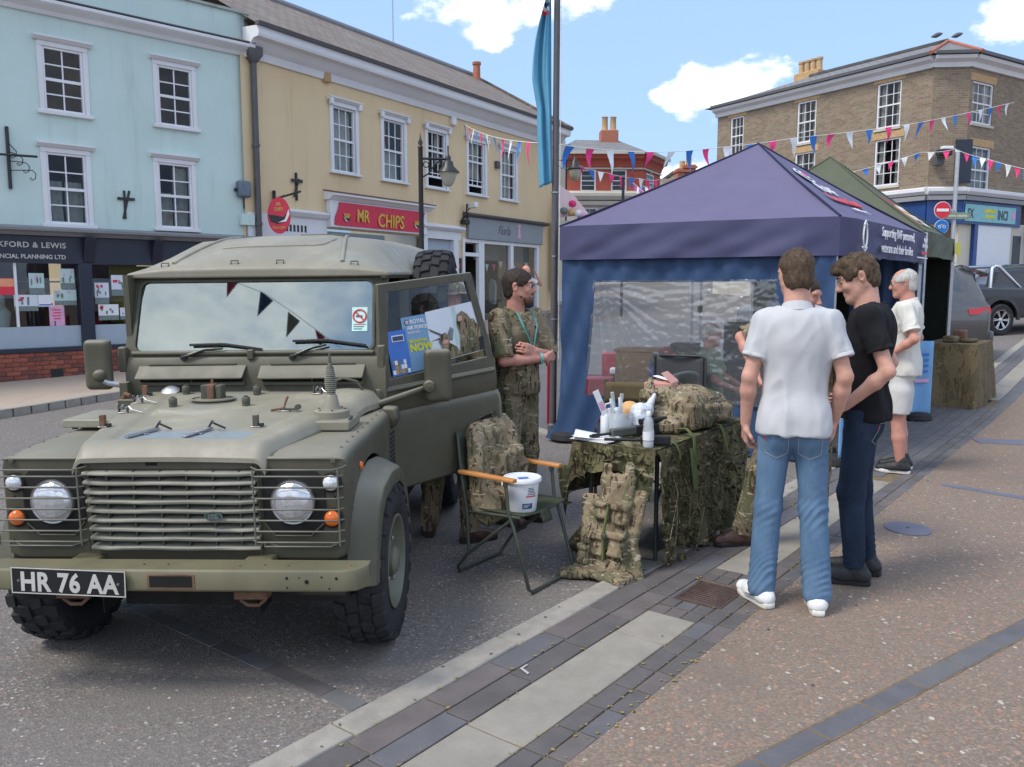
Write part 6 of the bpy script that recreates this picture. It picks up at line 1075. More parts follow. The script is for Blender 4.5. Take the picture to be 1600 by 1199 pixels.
# ================================================================== tents
def lerp2(a,b,t): return a+(b-a)*t
def build_tents():
 zE,zV=2.36,2.0
 FL,FR,BR=Vector((.52,9.2,0)),Vector((3.05,7.85,0)),Vector((5.2,10.6,0)); BL=FL+BR-FR
 Tn=thing('purple_tent','purple pop-up gazebo with navy side wall and clear window','gazebo',FL); Ti=Tn.matrix_basis.inverted(); off=-FL
 def tent(TT,c,peak,o,mats,zE,zV,drop=.10,seed=0):
  ctr=(c[0]+c[2])/2
  for i in range(4):
   a,b=c[i],c[(i+1) % 4]
   def roof(u,v):
    p=lerp2(lerp2(a,b,u),ctr,v); z=zE+(peak-zE)*(v ** 1.07)-.05*math.sin(math.pi*u)*(1-v)*v*2+.012*mnoise.noise(Vector((u*6,v*5,i*3.1)))*(1-v); return Vector((p.x,p.y,z))+o
   MB().grid(roof,24,16).build('roof_panel',mats[0],TT,smooth=180)
   nrm=Vector(((b-a).y,-(b-a).x,0)).normalized()
   def val(u,v):
    p=lerp2(a,b,u); w=(.020*math.sin(u*15+2*i+2*v)+.010*math.sin(u*31+v*9)+.012*mnoise.noise(Vector((u*9,v*3+u*4,i))))*(.3+.7*v); ed=min(1,u*9,(1-u)*9); q=p+nrm*((.055+w+.02*v)*ed); return Vector((q.x,q.y,zE-(zE-zV)*v))+o
   MB().grid(val,90,14).build('valance',mats[1],TT,smooth=180)
   MB().tube([Vector((a.x,a.y,zE+.004))+o,Vector((lerp2(a,ctr,.5).x,lerp2(a,ctr,.5).y,zE+(peak-zE)*.476+.006))+o,Vector((ctr.x,ctr.y,peak))+o],.012,6).build('roof_seam',mats[2],TT)
 tent(Tn,[FL,FR,BR,BL],3.36,off,('tent_purple','tent_valance','edge_navy'),zE,zV)
 for p in (FL,FR,BR,BL):
  q=p+off+((FL+BR)/2-p).normalized()*.07; g=gz(p.x,p.y)+.02; leg=MB().box((q.x-.022,q.y-.022,g),(q.x+.022,q.y+.022,zE-.02)).build('leg','galv',Tn,bevel=.005); MB().cbox((q.x,q.y,g+1.35),(.06,.06,.09)).build('bracket','dark_iron',leg,bevel=.005); MB().lathe([(.19,0),(.20,.015),(.19,.07),(.14,.10),(.04,.11),(.04,.16)],22,T(q.x+.03,q.y-.05,g)).build('weight','rubber_black',leg,smooth=40)
 for a,b in ((FL,FR),(FR,BR),(BR,BL),(BL,FL)):          # scissor struts under the roof
  n=4; pts=[]
  for k in range(n): ic=(FL+BR)/2; p,q=lerp2(lerp2(a,b,k/n),ic,.06),lerp2(lerp2(a,b,(k+1)/n),ic,.06); MB().tube([Vector((p.x,p.y,zE-(.05 if k % 2 else .35)))+off,Vector((q.x,q.y,zE-(.35 if k % 2 else .05)))+off],.012,5).build('strut','galv',Tn)
 # front wall with a clear window
 d=(FR-FL).normalized(); nrm=Vector((d.y,-d.x,0)); L=(FR-FL).length; M=frame(Vector((0,0,0)),d,-nrm,(0,0,1))
 def wp(px,py): r=ray(px,py); t=(FL-CAMP).dot(nrm)/r.dot(nrm); q=CAMP+r*t-FL; return q.dot(d),q.z
 tl,tr,br,bl=wp(930,441),wp(1209,437),wp(1209,640),wp(917,616)
 def bulge(s,z): w=.030*math.sin(s*9+z*3)*(1-z/2.2)+.014*math.sin(s*23-z*7)+.010*math.sin(s*41+z*13); w -= .16*math.exp(-((s-.12)/.22) ** 2)*max(0,1-z/1.0) ; return w
 def wall(s0,s1,z0,z1,nu,nv,sk=lambda s,z: s):
  return MB().grid(lambda u,v: (lambda s,z: M @ Vector((s,bulge(s,z),z)))(s0(v)+(s1(v)-s0(v))*u,z0+(z1-z0)*v),nu,nv)
 wl=lambda v: (bl[0]+(tl[0]-bl[0])*v)
 zt,zb=tl[1],bl[1]
 wall(lambda v: .03-.17*max(0,1-v*2.2) ** 1.3,lambda v: bl[0]+.02*v,.03,zb,14,16).build('side_wall','tent_navy',Tn,smooth=180); wall(lambda v: .03,wl,zb,zt,14,20).build('side_wall','tent_navy',Tn,smooth=180); wall(lambda v: .03,lambda v: L-.02,zt,2.06,60,8).build('side_wall','tent_navy',Tn,smooth=180)
 wall(lambda v: tr[0],lambda v: L-.02,.03,zt,14,24).build('side_wall','tent_navy',Tn,smooth=180); wall(lambda v: bl[0]+.02*v,lambda v: tr[0],.03,zb,50,12).build('side_wall','tent_navy',Tn,smooth=180)
 # crumpled film: creases radiate from the upper corners
 rn=random.Random(2); s0,s1=tl[0]-.06,tr[0]+.03
 def film(u,v):
  s=(bl[0]-.02)+(tl[0]-bl[0])*v+(s1-bl[0])*u; z=(zb-.02)+(zt+.04-zb)*v; w=.02*math.sin(s*9+z*3)*.5
  for cx,cz,k in ((tl[0],zt,1),(tr[0],zt,-1)):
   dx,dz=(s-cx)*k,cz-z; r=math.hypot(dx,dz); a=math.atan2(dz,dx); w += (.020*mnoise.noise(Vector((a*9,r*1.6,3.3*k)))+.012*mnoise.noise(Vector((a*24,r*2.4,7+k)))+.005*mnoise.noise(Vector((a*55,r*5,1+k))))*min(1,r*3)*math.exp(-r*.95)
  n_=mnoise.noise(Vector((s*9,z*22,1.3)))*.006+mnoise.noise(Vector((s*26,z*30,4.1)))*.0035; cen=math.exp(-((s-(tl[0]+tr[0])/2-.5)/.6) ** 2-((z-1.5)/.3) ** 2)
  return M @ Vector((s,w+n_*(1+1.6*cen)-.012,z))
 MB().grid(film,150,90).build('clear_window','tent_film',Tn,smooth=180)
 # dark rear half wall
 mid=lerp2(BL,BR,.70)
 MB().grid(lambda u,v: lerp2(mid,BR,u)+off+Vector((0,0,.05+2.1*v))+nrm*(.03*math.sin(u*30)),30,6).build('side_wall','tent_navy',Tn,smooth=180)
 # printing on the right-hand valance and roof
 e=(BR-FR).normalized(); en=Vector((e.y,-e.x,0)); Lr=(BR-FR).length
 def vm(s,z,y=.112): q=FR+off+e*s+en*y; return frame(Vector((q.x,q.y,z)),e,(0,0,1),en)
 text_mesh('lettering','Supporting RAF personnel,',.135,'sign_white',vm(1.0,2.225,.118),Tn,.002,.001,0,1.0,'LEFT',.95); text_mesh('lettering','veterans and their families',.135,'sign_white',vm(1.0,2.065,.118),Tn,.002,.001,0,1.0,'LEFT',.95)
 text_mesh('lettering','Royal',.075,'sign_white',vm(2.90,2.24),Tn,.002,.001); text_mesh('lettering','Air Force',.070,'sign_white',vm(2.83,2.175),Tn,.002,.001); text_mesh('lettering','Benevolent',.062,'label_red',vm(2.80,2.095),Tn,.003,.001); MB().cbox((.25,0,0),(.52,.014,.002),vm(2.6,2.055)).build('web_line','sign_white',Tn)
 MB().tube([vm(.43+.065*math.cos(a),2.20+.115*math.sin(a)) .translation for a in (2*math.pi*k/20 for k in range(20))],.008,5,closed=True).build('emblem','sign_white',Tn); MB().tube([vm(.37,2.30).translation,vm(.43,2.345).translation,vm(.49,2.30).translation],.006,5).build('emblem_wing','sign_white',Tn); MB().tube([vm(.35,2.09).translation,vm(.43,2.05).translation,vm(.50,2.09).translation],.008,5).build('emblem_scroll','sign_white',Tn)
 ctr=(FL+BR)/2+off; A,B_=FR+off,BR+off
 def rp(u,v,up=.028): p=lerp2(lerp2(A,B_,u),ctr,v); return Vector((p.x,p.y,zE+1.0*(v ** 1.07)-.05*math.sin(math.pi*u)*(1-v)*v*2+up))
 def rt(body,u,v,size,mat,bold,sx=1):
  x=(rp(u+.05,v)-rp(u,v)).normalized(); y=rp(u,v+.05)-rp(u,v); y=(y-x*y.dot(x)).normalized(); text_mesh('lettering',body,size,mat,frame(rp(u,v),x,y,x.cross(y)),Tn,bold,.001,0,sx)
 x=(rp(.5,.5)-rp(.4,.5)).normalized(); y=rp(.45,.6)-rp(.45,.5); y=(y-x*y.dot(x)).normalized()
 for r,mt,k in ((.15,'sign_white',0),(.115,'label_blue',.004),(.08,'sign_white',.008),(.045,'pink',.012)): MB().lathe([(0,0),(r,0),(r,.003),(0,.003)],24,frame(rp(.38,.60,.03+k),x,y,x.cross(y))).build('roundel',mt,Tn)
 rt('RAF',.33,.40,.26,'sign_white',.006,1.3); rt('Benevolent',.26,.27,.22,'label_red',.010,1.0); rt('Fund',.52,.275,.2,'label_red',.008); rt('rafbf.org',.36,.17,.1,'sign_white',.002,1.6)
 # pale blue banner panels standing by the legs
 for (p,lab) in ((FR+Vector((.16,-.12,0)),'pale blue banner panel tied at the near tent leg'),(BR+Vector((-.04,-.16,0)),'pale blue printed banner panel at the far tent leg')):
  o=thing('leg_banner',lab,'banner',(p.x,p.y,gz(p.x,p.y)+.03),R(8)); MB().grid(lambda u,v: (-.14+.28*u,.02*math.sin(u*5),.02+.98*v),10,8).build('panel','banner_blue',o,smooth=180,solid=.004); MB().cbox((0,-.02,.50),(.20,.004,.045)).build('print','poster_pink',o); [MB().cbox((0,-.02,.62+.07*k),(.16,.004,.028)).build('print','paper_cobalt',o) for k in range(4)]; MB().cbox((0,0,.01),(.30,.12,.02)).build('foot','dark_iron',o);
 # green tent behind
 g=.05; c=[Vector((2.62,12.2,0)),Vector((5.28,10.78,0)),Vector((6.78,12.95,0)),Vector((4.12,14.37,0))]; Tg=thing('green_tent','olive green pop-up gazebo with orange badge behind the purple tent','gazebo',c[1]); og=-c[1]
 tent(Tg,c,3.62,og,('tent_green','tent_green','tent_green'),2.42,2.10)
 for p in c: q=p+og; MB().box((q.x-.025,q.y-.025,gz(p.x,p.y)),(q.x+.025,q.y+.025,2.4)).build('leg','galv',Tg,bevel=.005)
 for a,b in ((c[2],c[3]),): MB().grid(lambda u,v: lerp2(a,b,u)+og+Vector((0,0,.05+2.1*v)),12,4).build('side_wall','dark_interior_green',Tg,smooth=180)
 ctr=(c[0]+c[2])/2+og; A,B_=c[1]+og,c[2]+og
 def gp(u,v,up=.025): p=lerp2(lerp2(A,B_,u),ctr,v); return Vector((p.x,p.y,2.42+1.2*(v ** 1.07)+up-.05*math.sin(math.pi*u)*(1-v)*v*2))
 def gt(body,u,v,size,mat,bold): x=(gp(u+.05,v)-gp(u,v)).normalized(); y=gp(u,v+.05)-gp(u,v); y=(y-x*y.dot(x)).normalized(); text_mesh('lettering',body,size,mat,frame(gp(u,v),x,y,x.cross(y)),Tg,bold,.001)
 gt('ARMY',.50,.33,.24,'sign_white',.008); gt('CADETS',.47,.22,.24,'sign_white',.008); gt('FORCE',.56,.14,.13,'sign_white',.004)
 x=(gp(.3,.3)-gp(.2,.3)).normalized(); y=gp(.3,.4)-gp(.3,.3); y=(y-x*y.dot(x)).normalized(); Q=frame(gp(.33,.25),x,y,x.cross(y)); MB().lathe([(0,0),(.16,0),(.16,.004),(0,.004)],24,Q @ Matrix.Diagonal((1,1.5,1,1))).build('badge','poster_orange',Tg); MB().prism([(-.1,.22),(0,.42),(.1,.22),(.2,.36),(.14,.2),(-.14,.2),(-.2,.36)],.004,Q @ T(0,.03,.003)).build('badge_crown','sign_red',Tg); MB().lathe([(0,0),(.08,0),(.08,.004),(0,.004)],16,Q @ T(0,0,.004)).build('badge_centre','gold',Tg)
 e=(c[2]-c[1]).normalized(); en=Vector((e.y,-e.x,0)); q=c[1]+og+e*2.0+en*.11; MB().cbox((.27,0,0),(.5,.17,.003),frame(Vector((q.x,q.y,2.28)),e,(0,0,1),en)).build('valance_print','yellow_ink',Tg); MB().box((-.02,-.13,0),(.02,.13,.004),frame(Vector((q.x,q.y,2.26))+e*.58,e,(0,0,1),en)).build('valance_print','yellow_ink',Tg)
 # covered table in front of the green tent, things on it
 P0=atz(1440,520,.80); o=thing('covered_table','brown camouflage cloth covered table in front of the green tent','table',(6.45,12.0,0),R(52)); hw,hd,ht=.62,.34,.93
 def drape(u,v):
  a=u*2*math.pi; sq=lambda c_,s_: (max(-1,min(1,c_*1.5)),max(-1,min(1,s_*1.5))); cx,cy=sq(math.cos(a),math.sin(a)); f=1+v*(.05+.10*max(0,math.sin(a*7+1)) ** 2); return (cx*hw*f,cy*hd*f*(1+v*.1),ht-ht*.97*v+.02*math.sin(a*5)*v)
 b=MB().grid(drape,96,12); b.add([drape(k/96,0) for k in range(96)],[tuple(range(96))]); b.build('cloth','brown_camo',o,smooth=70)
 for (dx,dy,w,h_,m) in ((.1,.0,.30,.16,'rust'),(-.3,.05,.2,.09,'brown_camo'),(-.1,-.15,.34,.05,'tan_canvas'),(.4,.1,.14,.07,'dark_olive')):
  q=RZ(R(52)) @ Vector((dx,dy,0)); k=MB().cbox((0,0,h_/2),(w,.16,h_)).build('kit_box',m,bevel=.02,seg=2); k.location=(6.45+q.x,12.0+q.y,ht+.004); k.rotation_euler.z=R(52+40*dx); tag(k,{'rust': 'rusty brown box standing on the brown covered table','brown_camo': 'flat camouflage bundle lying on brown covered table','tan_canvas': 'low tan case at the front of brown covered table','dark_olive': 'small dark olive tin on the brown covered table'}[m],'box')
 # things inside the purple tent
 def inbox(name,label,cat,px,py,dpt,w,dp,h_,mat,rz=0,lid=None,z0=None):
  p=at(px,py,dpt); z=(gz(p.x,p.y)+.02) if z0 is None else z0; k=thing(name,label,cat,(p.x,p.y,z),R(rz)); MB().cbox((0,0,h_/2),(w,dp,h_)).build('body',mat,k,bevel=.012);
  if lid: MB().cbox((0,0,h_+.015),(w*1.06,dp*1.06,.03)).build('lid',lid,k,bevel=.008)
  return k
 inbox('cardboard_carton','tall brown cardboard carton inside the purple tent','carton',998,600,9.3,.46,.4,.98,'cardboard',-20,'cardboard'); inbox('storage_crate','clear grey plastic storage crate under the blue tub','crate',1042,600,8.9,.42,.4,.55,'clear_plastic',-24,'tray_grey')
 bt=inbox('blue_tub','blue tub of snack packets on the plastic crate','tub',1040,600,8.9,.30,.3,.29,'box_blue',-24,None,.60); rr=random.Random(8)
 for k in range(26): MB().rings([[(x*.05,-.012*(1-abs(z)),z*.065) for x,z in ((-1,-1),(1,-1),(1,1),(-1,1))],[(x*.05,.012,z*.065) for x,z in ((-1,-1),(1,-1),(1,1),(-1,1))]]).build('packet',rr.choice(['crisps','steel','poster_grey','label_red','paper_white','box_blue']),bt,bevel=.006).matrix_local=T(rr.uniform(-.15,.15),rr.uniform(-.13,.13),.30+rr.uniform(0,.11)) @ Matrix.Rotation(rr.uniform(0,6),4,Vector((rr.random(),rr.random(),rr.random()+.1)).normalized())
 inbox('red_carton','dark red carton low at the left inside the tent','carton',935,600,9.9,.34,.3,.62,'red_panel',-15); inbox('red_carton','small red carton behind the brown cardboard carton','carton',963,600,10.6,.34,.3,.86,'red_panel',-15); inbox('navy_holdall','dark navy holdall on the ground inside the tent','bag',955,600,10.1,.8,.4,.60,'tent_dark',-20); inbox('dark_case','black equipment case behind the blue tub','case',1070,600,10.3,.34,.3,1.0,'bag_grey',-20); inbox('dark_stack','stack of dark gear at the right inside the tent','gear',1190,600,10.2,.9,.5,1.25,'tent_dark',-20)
 inbox('flat_pack','pale blue packets on the navy holdall','packets',972,600,10.3,.3,.2,.07,'poster_sky',-10,None,.64)
 p=at(1072,600,8.6); k=thing('office_chair','black mesh chair back seen through the tent window','chair',(p.x,p.y,.02),R(-28)); MB().cbox((0,0,.47),(.48,.46,.06)).build('seat','bag_grey',k,bevel=.02); MB().grid(lambda u,v: (-.24+.48*u,-.24+.04*math.sin(u*3.14),.62+.38*v),8,6).build('backrest','bag_grey',k,smooth=180,solid=.02); MB().tube([(-.26,-.22,.5),(-.26,-.24,.98),(-.2,-.24,1.0),(.2,-.24,1.0),(.26,-.24,.98),(.26,-.22,.5)],.014,8).build('back_frame','black_plastic',k,smooth=60); [MB().tube([(x,y,0),(x*.9,y*.9,.46)],.014,6).build('leg','black_plastic',k) for x in (-.22,.22) for y in (-.2,.2)]
build_tents()

# ================================================================== people
def v3(*a): return np.array(a,float)
def unit(a): return a/(np.linalg.norm(a)+1e-9)
def Rz3(a): c,s=math.cos(a),math.sin(a); return np.array([[c,-s,0],[s,c,0],[0,0,1]])
def Rx3(a): c,s=math.cos(a),math.sin(a); return np.array([[1,0,0],[0,c,-s],[0,s,c]])
def Ry3(a): c,s=math.cos(a),math.sin(a); return np.array([[c,0,s],[0,1,0],[-s,0,c]])
def add_head(S,hc,HM,neck,fine=True,eyes=True):
 def P(x,y,z): return hc+HM @ v3(x,y,z)
 S.cone(neck-v3(0,0,.02),P(0,.022,-.07),.066,.060,.03)
 S.ell(P(0,.014,.034),(.079,.098,.084),.02,HM); S.ell(P(0,-.028,-.030),(.060,.066,.082),.03,HM)
 for s in (-1,1): S.cone(P(s*.050,.012,-.045),P(s*.016,-.066,-.098),.022,.020,.03); S.ell(P(s*.036,-.066,-.028),(.022,.02,.022),.02,HM)
 S.ell(P(0,-.076,-.104),(.022,.016,.018),.02,HM); S.cone(P(-.034,-.084,.027),P(.034,-.084,.027),.011,.011,.018)
 if fine:
  for s in (-1,1): S.ell(P(s*.031,-.098,.006),(.017,.014,.011),.008,HM,True)
  for s in ((-1,1) if not eyes else ()): S.ell(P(s*.031,-.080,.004),(.014,.012,.011),.004,HM)
 S.cone(P(0,-.090,.012),P(0,-.113,-.030),.008,.013,.010); S.ell(P(0,-.104,-.036),(.018,.012,.009),.008,HM)
 S.cone(P(-.018,-.089,-.063),P(.018,-.089,-.063),.006,.006,.006); S.cone(P(-.015,-.087,-.074),P(.015,-.087,-.074),.007,.007,.006)
 if fine: S.cone(P(-.022,-.098,-.0685),P(.022,-.098,-.0685),.003,.003,.003,True)
 for s in (-1,1):
  E=HM @ Ry3(s*.18) @ Rz3(s*.35); S.ell(P(s*.080,.016,-.004),(.009,.021,.034),.006,E); S.ell(P(s*.086,.010,-.002),(.005,.011,.020),.004,E,True)
def add_hand(S,w,d,n,curl=.5,side=1,k=.006,spread=.02,sc=1.0):
 d=unit(d); n=unit(n-d*(n @ d)); t=np.cross(d,n)*side            # t towards the thumb
 for a,b in ((-.028,0),(-.01,0),(.012,0),(.028,.0)): S.cone(w+d*.02*sc+t*a*.6*sc,w+d*.088*sc+t*a*sc,.014*sc,.0125*sc,.012)
 for i,(a,L) in enumerate(((.030,.072),(.010,.080),(-.011,.075),(-.030,.058))):
  p=w+d*.092*sc+t*a*sc; q=curl*(1+.12*i); dirs=d+t*spread*a*20
  for seg,f in ((.46,.55),(.30,1.3),(.24,1.9)):
   dd=unit(unit(dirs)*math.cos(q*f)+n*math.sin(q*f)); e=p+dd*L*seg*sc; r=(.0092 if seg>.4 else .0082 if seg>.27 else .0074)*sc; S.cone(p,e,r,r*.93,.004); p=e
 p=w+d*.03*sc+t*.030*sc; m=p+(d*.62+t*.62+n*.35)*.045*sc; S.cone(w+d*.01*sc+t*.012*sc,p,.015*sc,.014*sc,.01); S.cone(p,m,.0125*sc,.0105*sc,.008); S.cone(m,m+unit(d+t*.05+n*.5)*.032*sc,.0100*sc,.0085*sc,.005)
def folds(P,seed,amp,centres=(),long=.35):
 W=P+.025*np.stack([vnoise(P,7,seed+k) for k in (11,12,13)],1); r=amp*.55*(.35-np.abs(vnoise(W,(13,13,3.6),seed)))*1.6+amp*.18*vnoise(W,(28,28,12),seed+1)
 for c,rad,f,a in centres:
  d=np.linalg.norm(P-np.array(c),axis=1); w=np.exp(-(d/rad) ** 2); q=np.sin(P[:,2]*f*.62+2.6*vnoise(P,(8,8,6),seed+3)+(P[:,0]-P[:,1])*f*.5); r=r+w*a*(1-np.abs(q)*1.7)*(.5+.8*vnoise(P,(10,10,8),seed+5))
 return r
def strands(hob,n,L,mat,O,hp,seed=1,lift=.35,down=.6,jit=.35,fwd=0.0):
 rr=np.random.RandomState(seed); me=hob.data; P=np.array([v.co[:] for v in me.vertices]); F=np.array([p.vertices[:] for p in me.polygons]); N=np.array([p.normal[:] for p in me.polygons])
 i=rr.randint(0,len(F),n); w=rr.rand(n,4); w /= w.sum(1)[:,None]; p=(P[F[i]]*w[:,:,None]).sum(1); nn=N[i]; crown=np.array(hp(0,.05,.11)); away=p-crown; away -= nn*(away*nn).sum(1)[:,None]; away /= np.linalg.norm(away,axis=1)[:,None]+1e-6
 fd=np.array(hp(0,-1,0))-np.array(hp(0,0,0)); d=away*down+nn*lift+rr.randn(n,3)*jit*.5+fd*fwd; d /= np.linalg.norm(d,axis=1)[:,None]; sd=np.cross(d,nn); sd /= np.linalg.norm(sd,axis=1)[:,None]+1e-6; l=L*(.5+rr.rand(n))[:,None]; wd=.0009
 a,b,m1,m2,tip=p-sd*wd-nn*.001,p+sd*wd-nn*.001,p+d*l*.55-sd*wd*.8,p+d*l*.55+sd*wd*.8,p+d*l-nn*l*.30
 V=np.stack([a,b,m2,m1,tip],1).reshape(-1,3); f=[]
 for k in range(n): o=5*k; f += [(o,o+1,o+2,o+3),(o+3,o+2,o+4)]
 me=bpy.data.meshes.new('hair_strands'); me.from_pydata(V.tolist(),[],f); return stuff(finish(me,'hair_strands',mat,hob))
def person(label,loc,rz=0,sc=1.0,J=None,h=.009,skin='skin',head=(0,0,0),hair=('short','hair_brown'),top=None,bottom=None,shoes=None,hands=((.5,None),(.5,None)),fine=True,extras=(),group=None,feet=(0,0),eyes=True):
 O=thing('person',label,'person',loc,rz,group); O.scale=(sc,)*3
 D=dict(hipL=(.09,0,.93),hipR=(-.09,0,.93),kneeL=(.10,-.015,.50),kneeR=(-.10,-.015,.50),ankL=(.105,.03,.09),ankR=(-.105,.03,.09),shL=(.160,.01,1.448),shR=(-.160,.01,1.448),elL=(.215,.03,1.17),elR=(-.215,.03,1.17),wrL=(.23,-.04,.93),wrR=(-.23,-.04,.93),neck=(0,.015,1.50),head=(0,-.015,1.672),chest=(0,.005,1.32),belly=(0,-.005,1.10),pel=(0,.01,.97))
 D.update(J or {}); D={k: v3(*v) for k,v in D.items()}; HM=Rz3(R(head[0])) @ Rx3(R(head[1])) @ Ry3(R(head[2]))
 A=np.array(list(D.values())); lo=A.min(0)-v3(.30,.32,.12); hi=A.max(0)+v3(.30,.32,.16); lo[2]=max(lo[2],-.03)
 S=SDF(lo,hi,h); short=bottom and bottom.get('short')
 S.ell(D['chest'],(.150,.095,.19),.05); S.ell(D['belly'],(.13,.09,.19),.06); S.ell(D['pel'],(.122,.085,.11),.05); S.cone(D['neck']-v3(0,0,.055),D['shL']-v3(0,0,.02),.048,.040,.03); S.cone(D['neck']-v3(0,0,.055),D['shR']-v3(0,0,.02),.048,.040,.03)
 for s,sd in (('L',1),('R',-1)):
  lg=1 if short else .86; S.cone(D['hip'+s],D['knee'+s],.080*lg,.054*lg,.04); S.cone(D['knee'+s],D['ank'+s]*.45+D['knee'+s]*.55,.053*lg,.056*lg,.02); S.cone(D['ank'+s]*.45+D['knee'+s]*.55,D['ank'+s],.056*lg,.038*lg,.02)
  S.cone(D['sh'+s]-v3(0,0,.015),D['el'+s],.047,.036,.03); m=D['el'+s]*.7+D['wr'+s]*.3; S.cone(D['el'+s],m,.035,.038,.02); S.cone(m,D['wr'+s],.038,.026,.02)
  cu,dn=hands[0 if s=='L' else 1][:2]; hv=hands[0 if s=='L' else 1]; d=unit(D['wr'+s]-D['el'+s]); d=unit(np.array(hv[2],float)) if len(hv)>2 else d; n=v3(-sd,0,0) if dn is None else v3(*dn); add_hand(S,D['wr'+s],d,n,cu,sd if len(hv)<4 else hv[3])
 add_head(S,D['head'],HM,D['neck'],fine,eyes)
 body=sdf_obj(S,'body',skin,O,lambda P,N: .0008*vnoise(P,90,2),1)
 def hp(x,y,z): return D['head']+HM @ v3(x,y,z)
 if fine and not eyes:
  for s in (-1,1): MB().tube([hp(s*.017,-.0885,.001),hp(s*.031,-.0905,-.002),hp(s*.046,-.084,.001)],[.001,.0022,.001],5).build('eyelash','hair_dark',O)
 if fine:
  for s in ((-1,1) if eyes else ()): e=MB().lathe([(0,.0125)]+[(.0125*math.sin(a),.0125*math.cos(a)) for a in (.5,1,1.5,2,2.5)]+[(0,-.0125)],14,cap=False).build('eye','eye_white',O,smooth=180); e.location=hp(s*.031,-.081,.006); i=MB().lathe([(0,.0132),(.0062,.0118)],12,cap=False).build('iris','eye_dark',e,smooth=180); i.matrix_local=Matrix(HM.tolist()).to_4x4() @ RX(R(90))
 # hair
 if hair:
  st,hm=hair[:2]; Hs=SDF(D['head']-.2,D['head']+.2,min(h,.007))
  if st in ('short','fringe','grey'):
   t={'short': .006,'fringe': .0065,'grey': .005}[st]; Hs.ell(hp(0,.016,.035),(.079+t,.099+t,.086+t*1.2),0,HM)
   Hs.ell(hp(0,.052,-.03),(.070,.060,.072) if st != 'fringe' else (.067,.055,.066),.02,HM)
   if st=='fringe': Hs.ell(hp(0,-.018,.090),(.068,.086,.034),.02,HM); Hs.cone(hp(-.042,-.095,.070),hp(.045,-.094,.068),.014,.014,.03)
   # clear the face and the skin below the hair line
   Hs.ell(hp(0,-.105,-.055 if st != 'fringe' else -.052),(.078,.088,.112 if st != 'fringe' else .092),.008,HM,True)
   for s in (-1,1): Hs.ell(hp(s*.078,-.016,-.072),(.05,.05,.075),.006,HM,True); Hs.ell(hp(s*.085,.014,-.004),(.02,.022,.034),.004,HM,True)
   if st=='grey': Hs.ell(hp(0,-.045,.11),(.062,.085,.050),.01,HM,True)
   nn=HM @ v3(0,.35,-1); Hs.cut(hp(0,.07,-.085),nn/np.linalg.norm(nn))
   am=.003 if st != 'fringe' else .006; hob=sdf_obj(Hs,'hair',hm,O,lambda P,N: am*vnoise(P,(55,55,30),4)+am*.5*vnoise(P,(120,120,60),6),1)
   if fine: strands(hob,5200,.009 if st != 'fringe' else .017,hm,O,hp,3,.28 if st != 'fringe' else .10,.8,.35,0 if st != 'fringe' else .3)
  elif st=='hat':
   M=frame(hp(0,.005,.02),*[HM @ v3(*a) for a in ((1,0,0),(0,1,0),(0,0,1))]); b=MB(); b.lathe([(.165,.015),(.168,.008),(.13,.018),(.098,.028),(.098,.05),(.094,.085),(.080,.102),(.04,.108),(0,.108)],40,M @ Matrix.Diagonal((1,1.12,1,1)),cap=False)
   for i,p in enumerate(b.v): q=Vector(p); a=math.atan2(q.y-D['head'][1],q.x-D['head'][0]); r=(Vector((q.x,q.y))-Vector(D['head'][:2])).length; b.v[i]=(q.x,q.y,q.z+(.018*math.sin(a*2+.6)+.008*math.sin(a*5) if r>.12 else 0))
   o=b.build('hat',hm,O,smooth=180,solid=.004); MB().lathe([(.100,.03),(.102,.03),(.101,.05),(.099,.05)],40,M @ Matrix.Diagonal((1,1.12,1,1)),cap=False).build('hat_band',hm,o,smooth=60)
 # trousers or shorts
 if bottom:
  B=SDF(lo,hi,h); w=bottom.get('w',1.0); B.ell(D['pel']+v3(0,.0,.02),(.148,.112,.13),.04)
  for s,sd in (('L',1),('R',-1)):
   B.ell((D['hip'+s]+v3(sd*-.018,.042,-.02)),(.078,.076,.11),.05); B.cone(D['hip'+s]*v3(.92,1,1),D['knee'+s],.092*w,.072*w,.05)
   if short: B.cone(D['hip'+s]*.5+D['knee'+s]*.5,D['knee'+s],.105,.098,.03)
   else: B.cone(D['knee'+s],D['ank'+s]+v3(0,0,.0),.073*w,bottom.get('cuff',.062),.03)
  B.cut((0,0,bottom.get('waist',1.04)),(0,0,1))
  cs=[]
  for s in ('L','R'):
   if short: e=D['knee'+s]*.94+D['hip'+s]*.06; B.cutnear(e,unit(D['knee'+s]-D['hip'+s]),.18); cs.append((D['hip'+s]*.5+D['knee'+s]*.5,.15,40,.003))
   else: B.cutnear(D['ank'+s]-v3(0,0,bottom.get('drop',.02)),unit(D['ank'+s]-D['knee'+s]),.16); am=bottom.get('fold',.006); cs += [(D['knee'+s]-v3(0,-.05,.02),.11,105,am*.7),(D['ank'+s]+v3(0,0,.06),.11,120,am),(D['hip'+s]+v3(0,.0,-.10),.10,70,am*.5)]
  tr=sdf_obj(B,'shorts' if short else 'trousers',bottom['mat'],O,lambda P,N: folds(P,11,.006,cs),1)
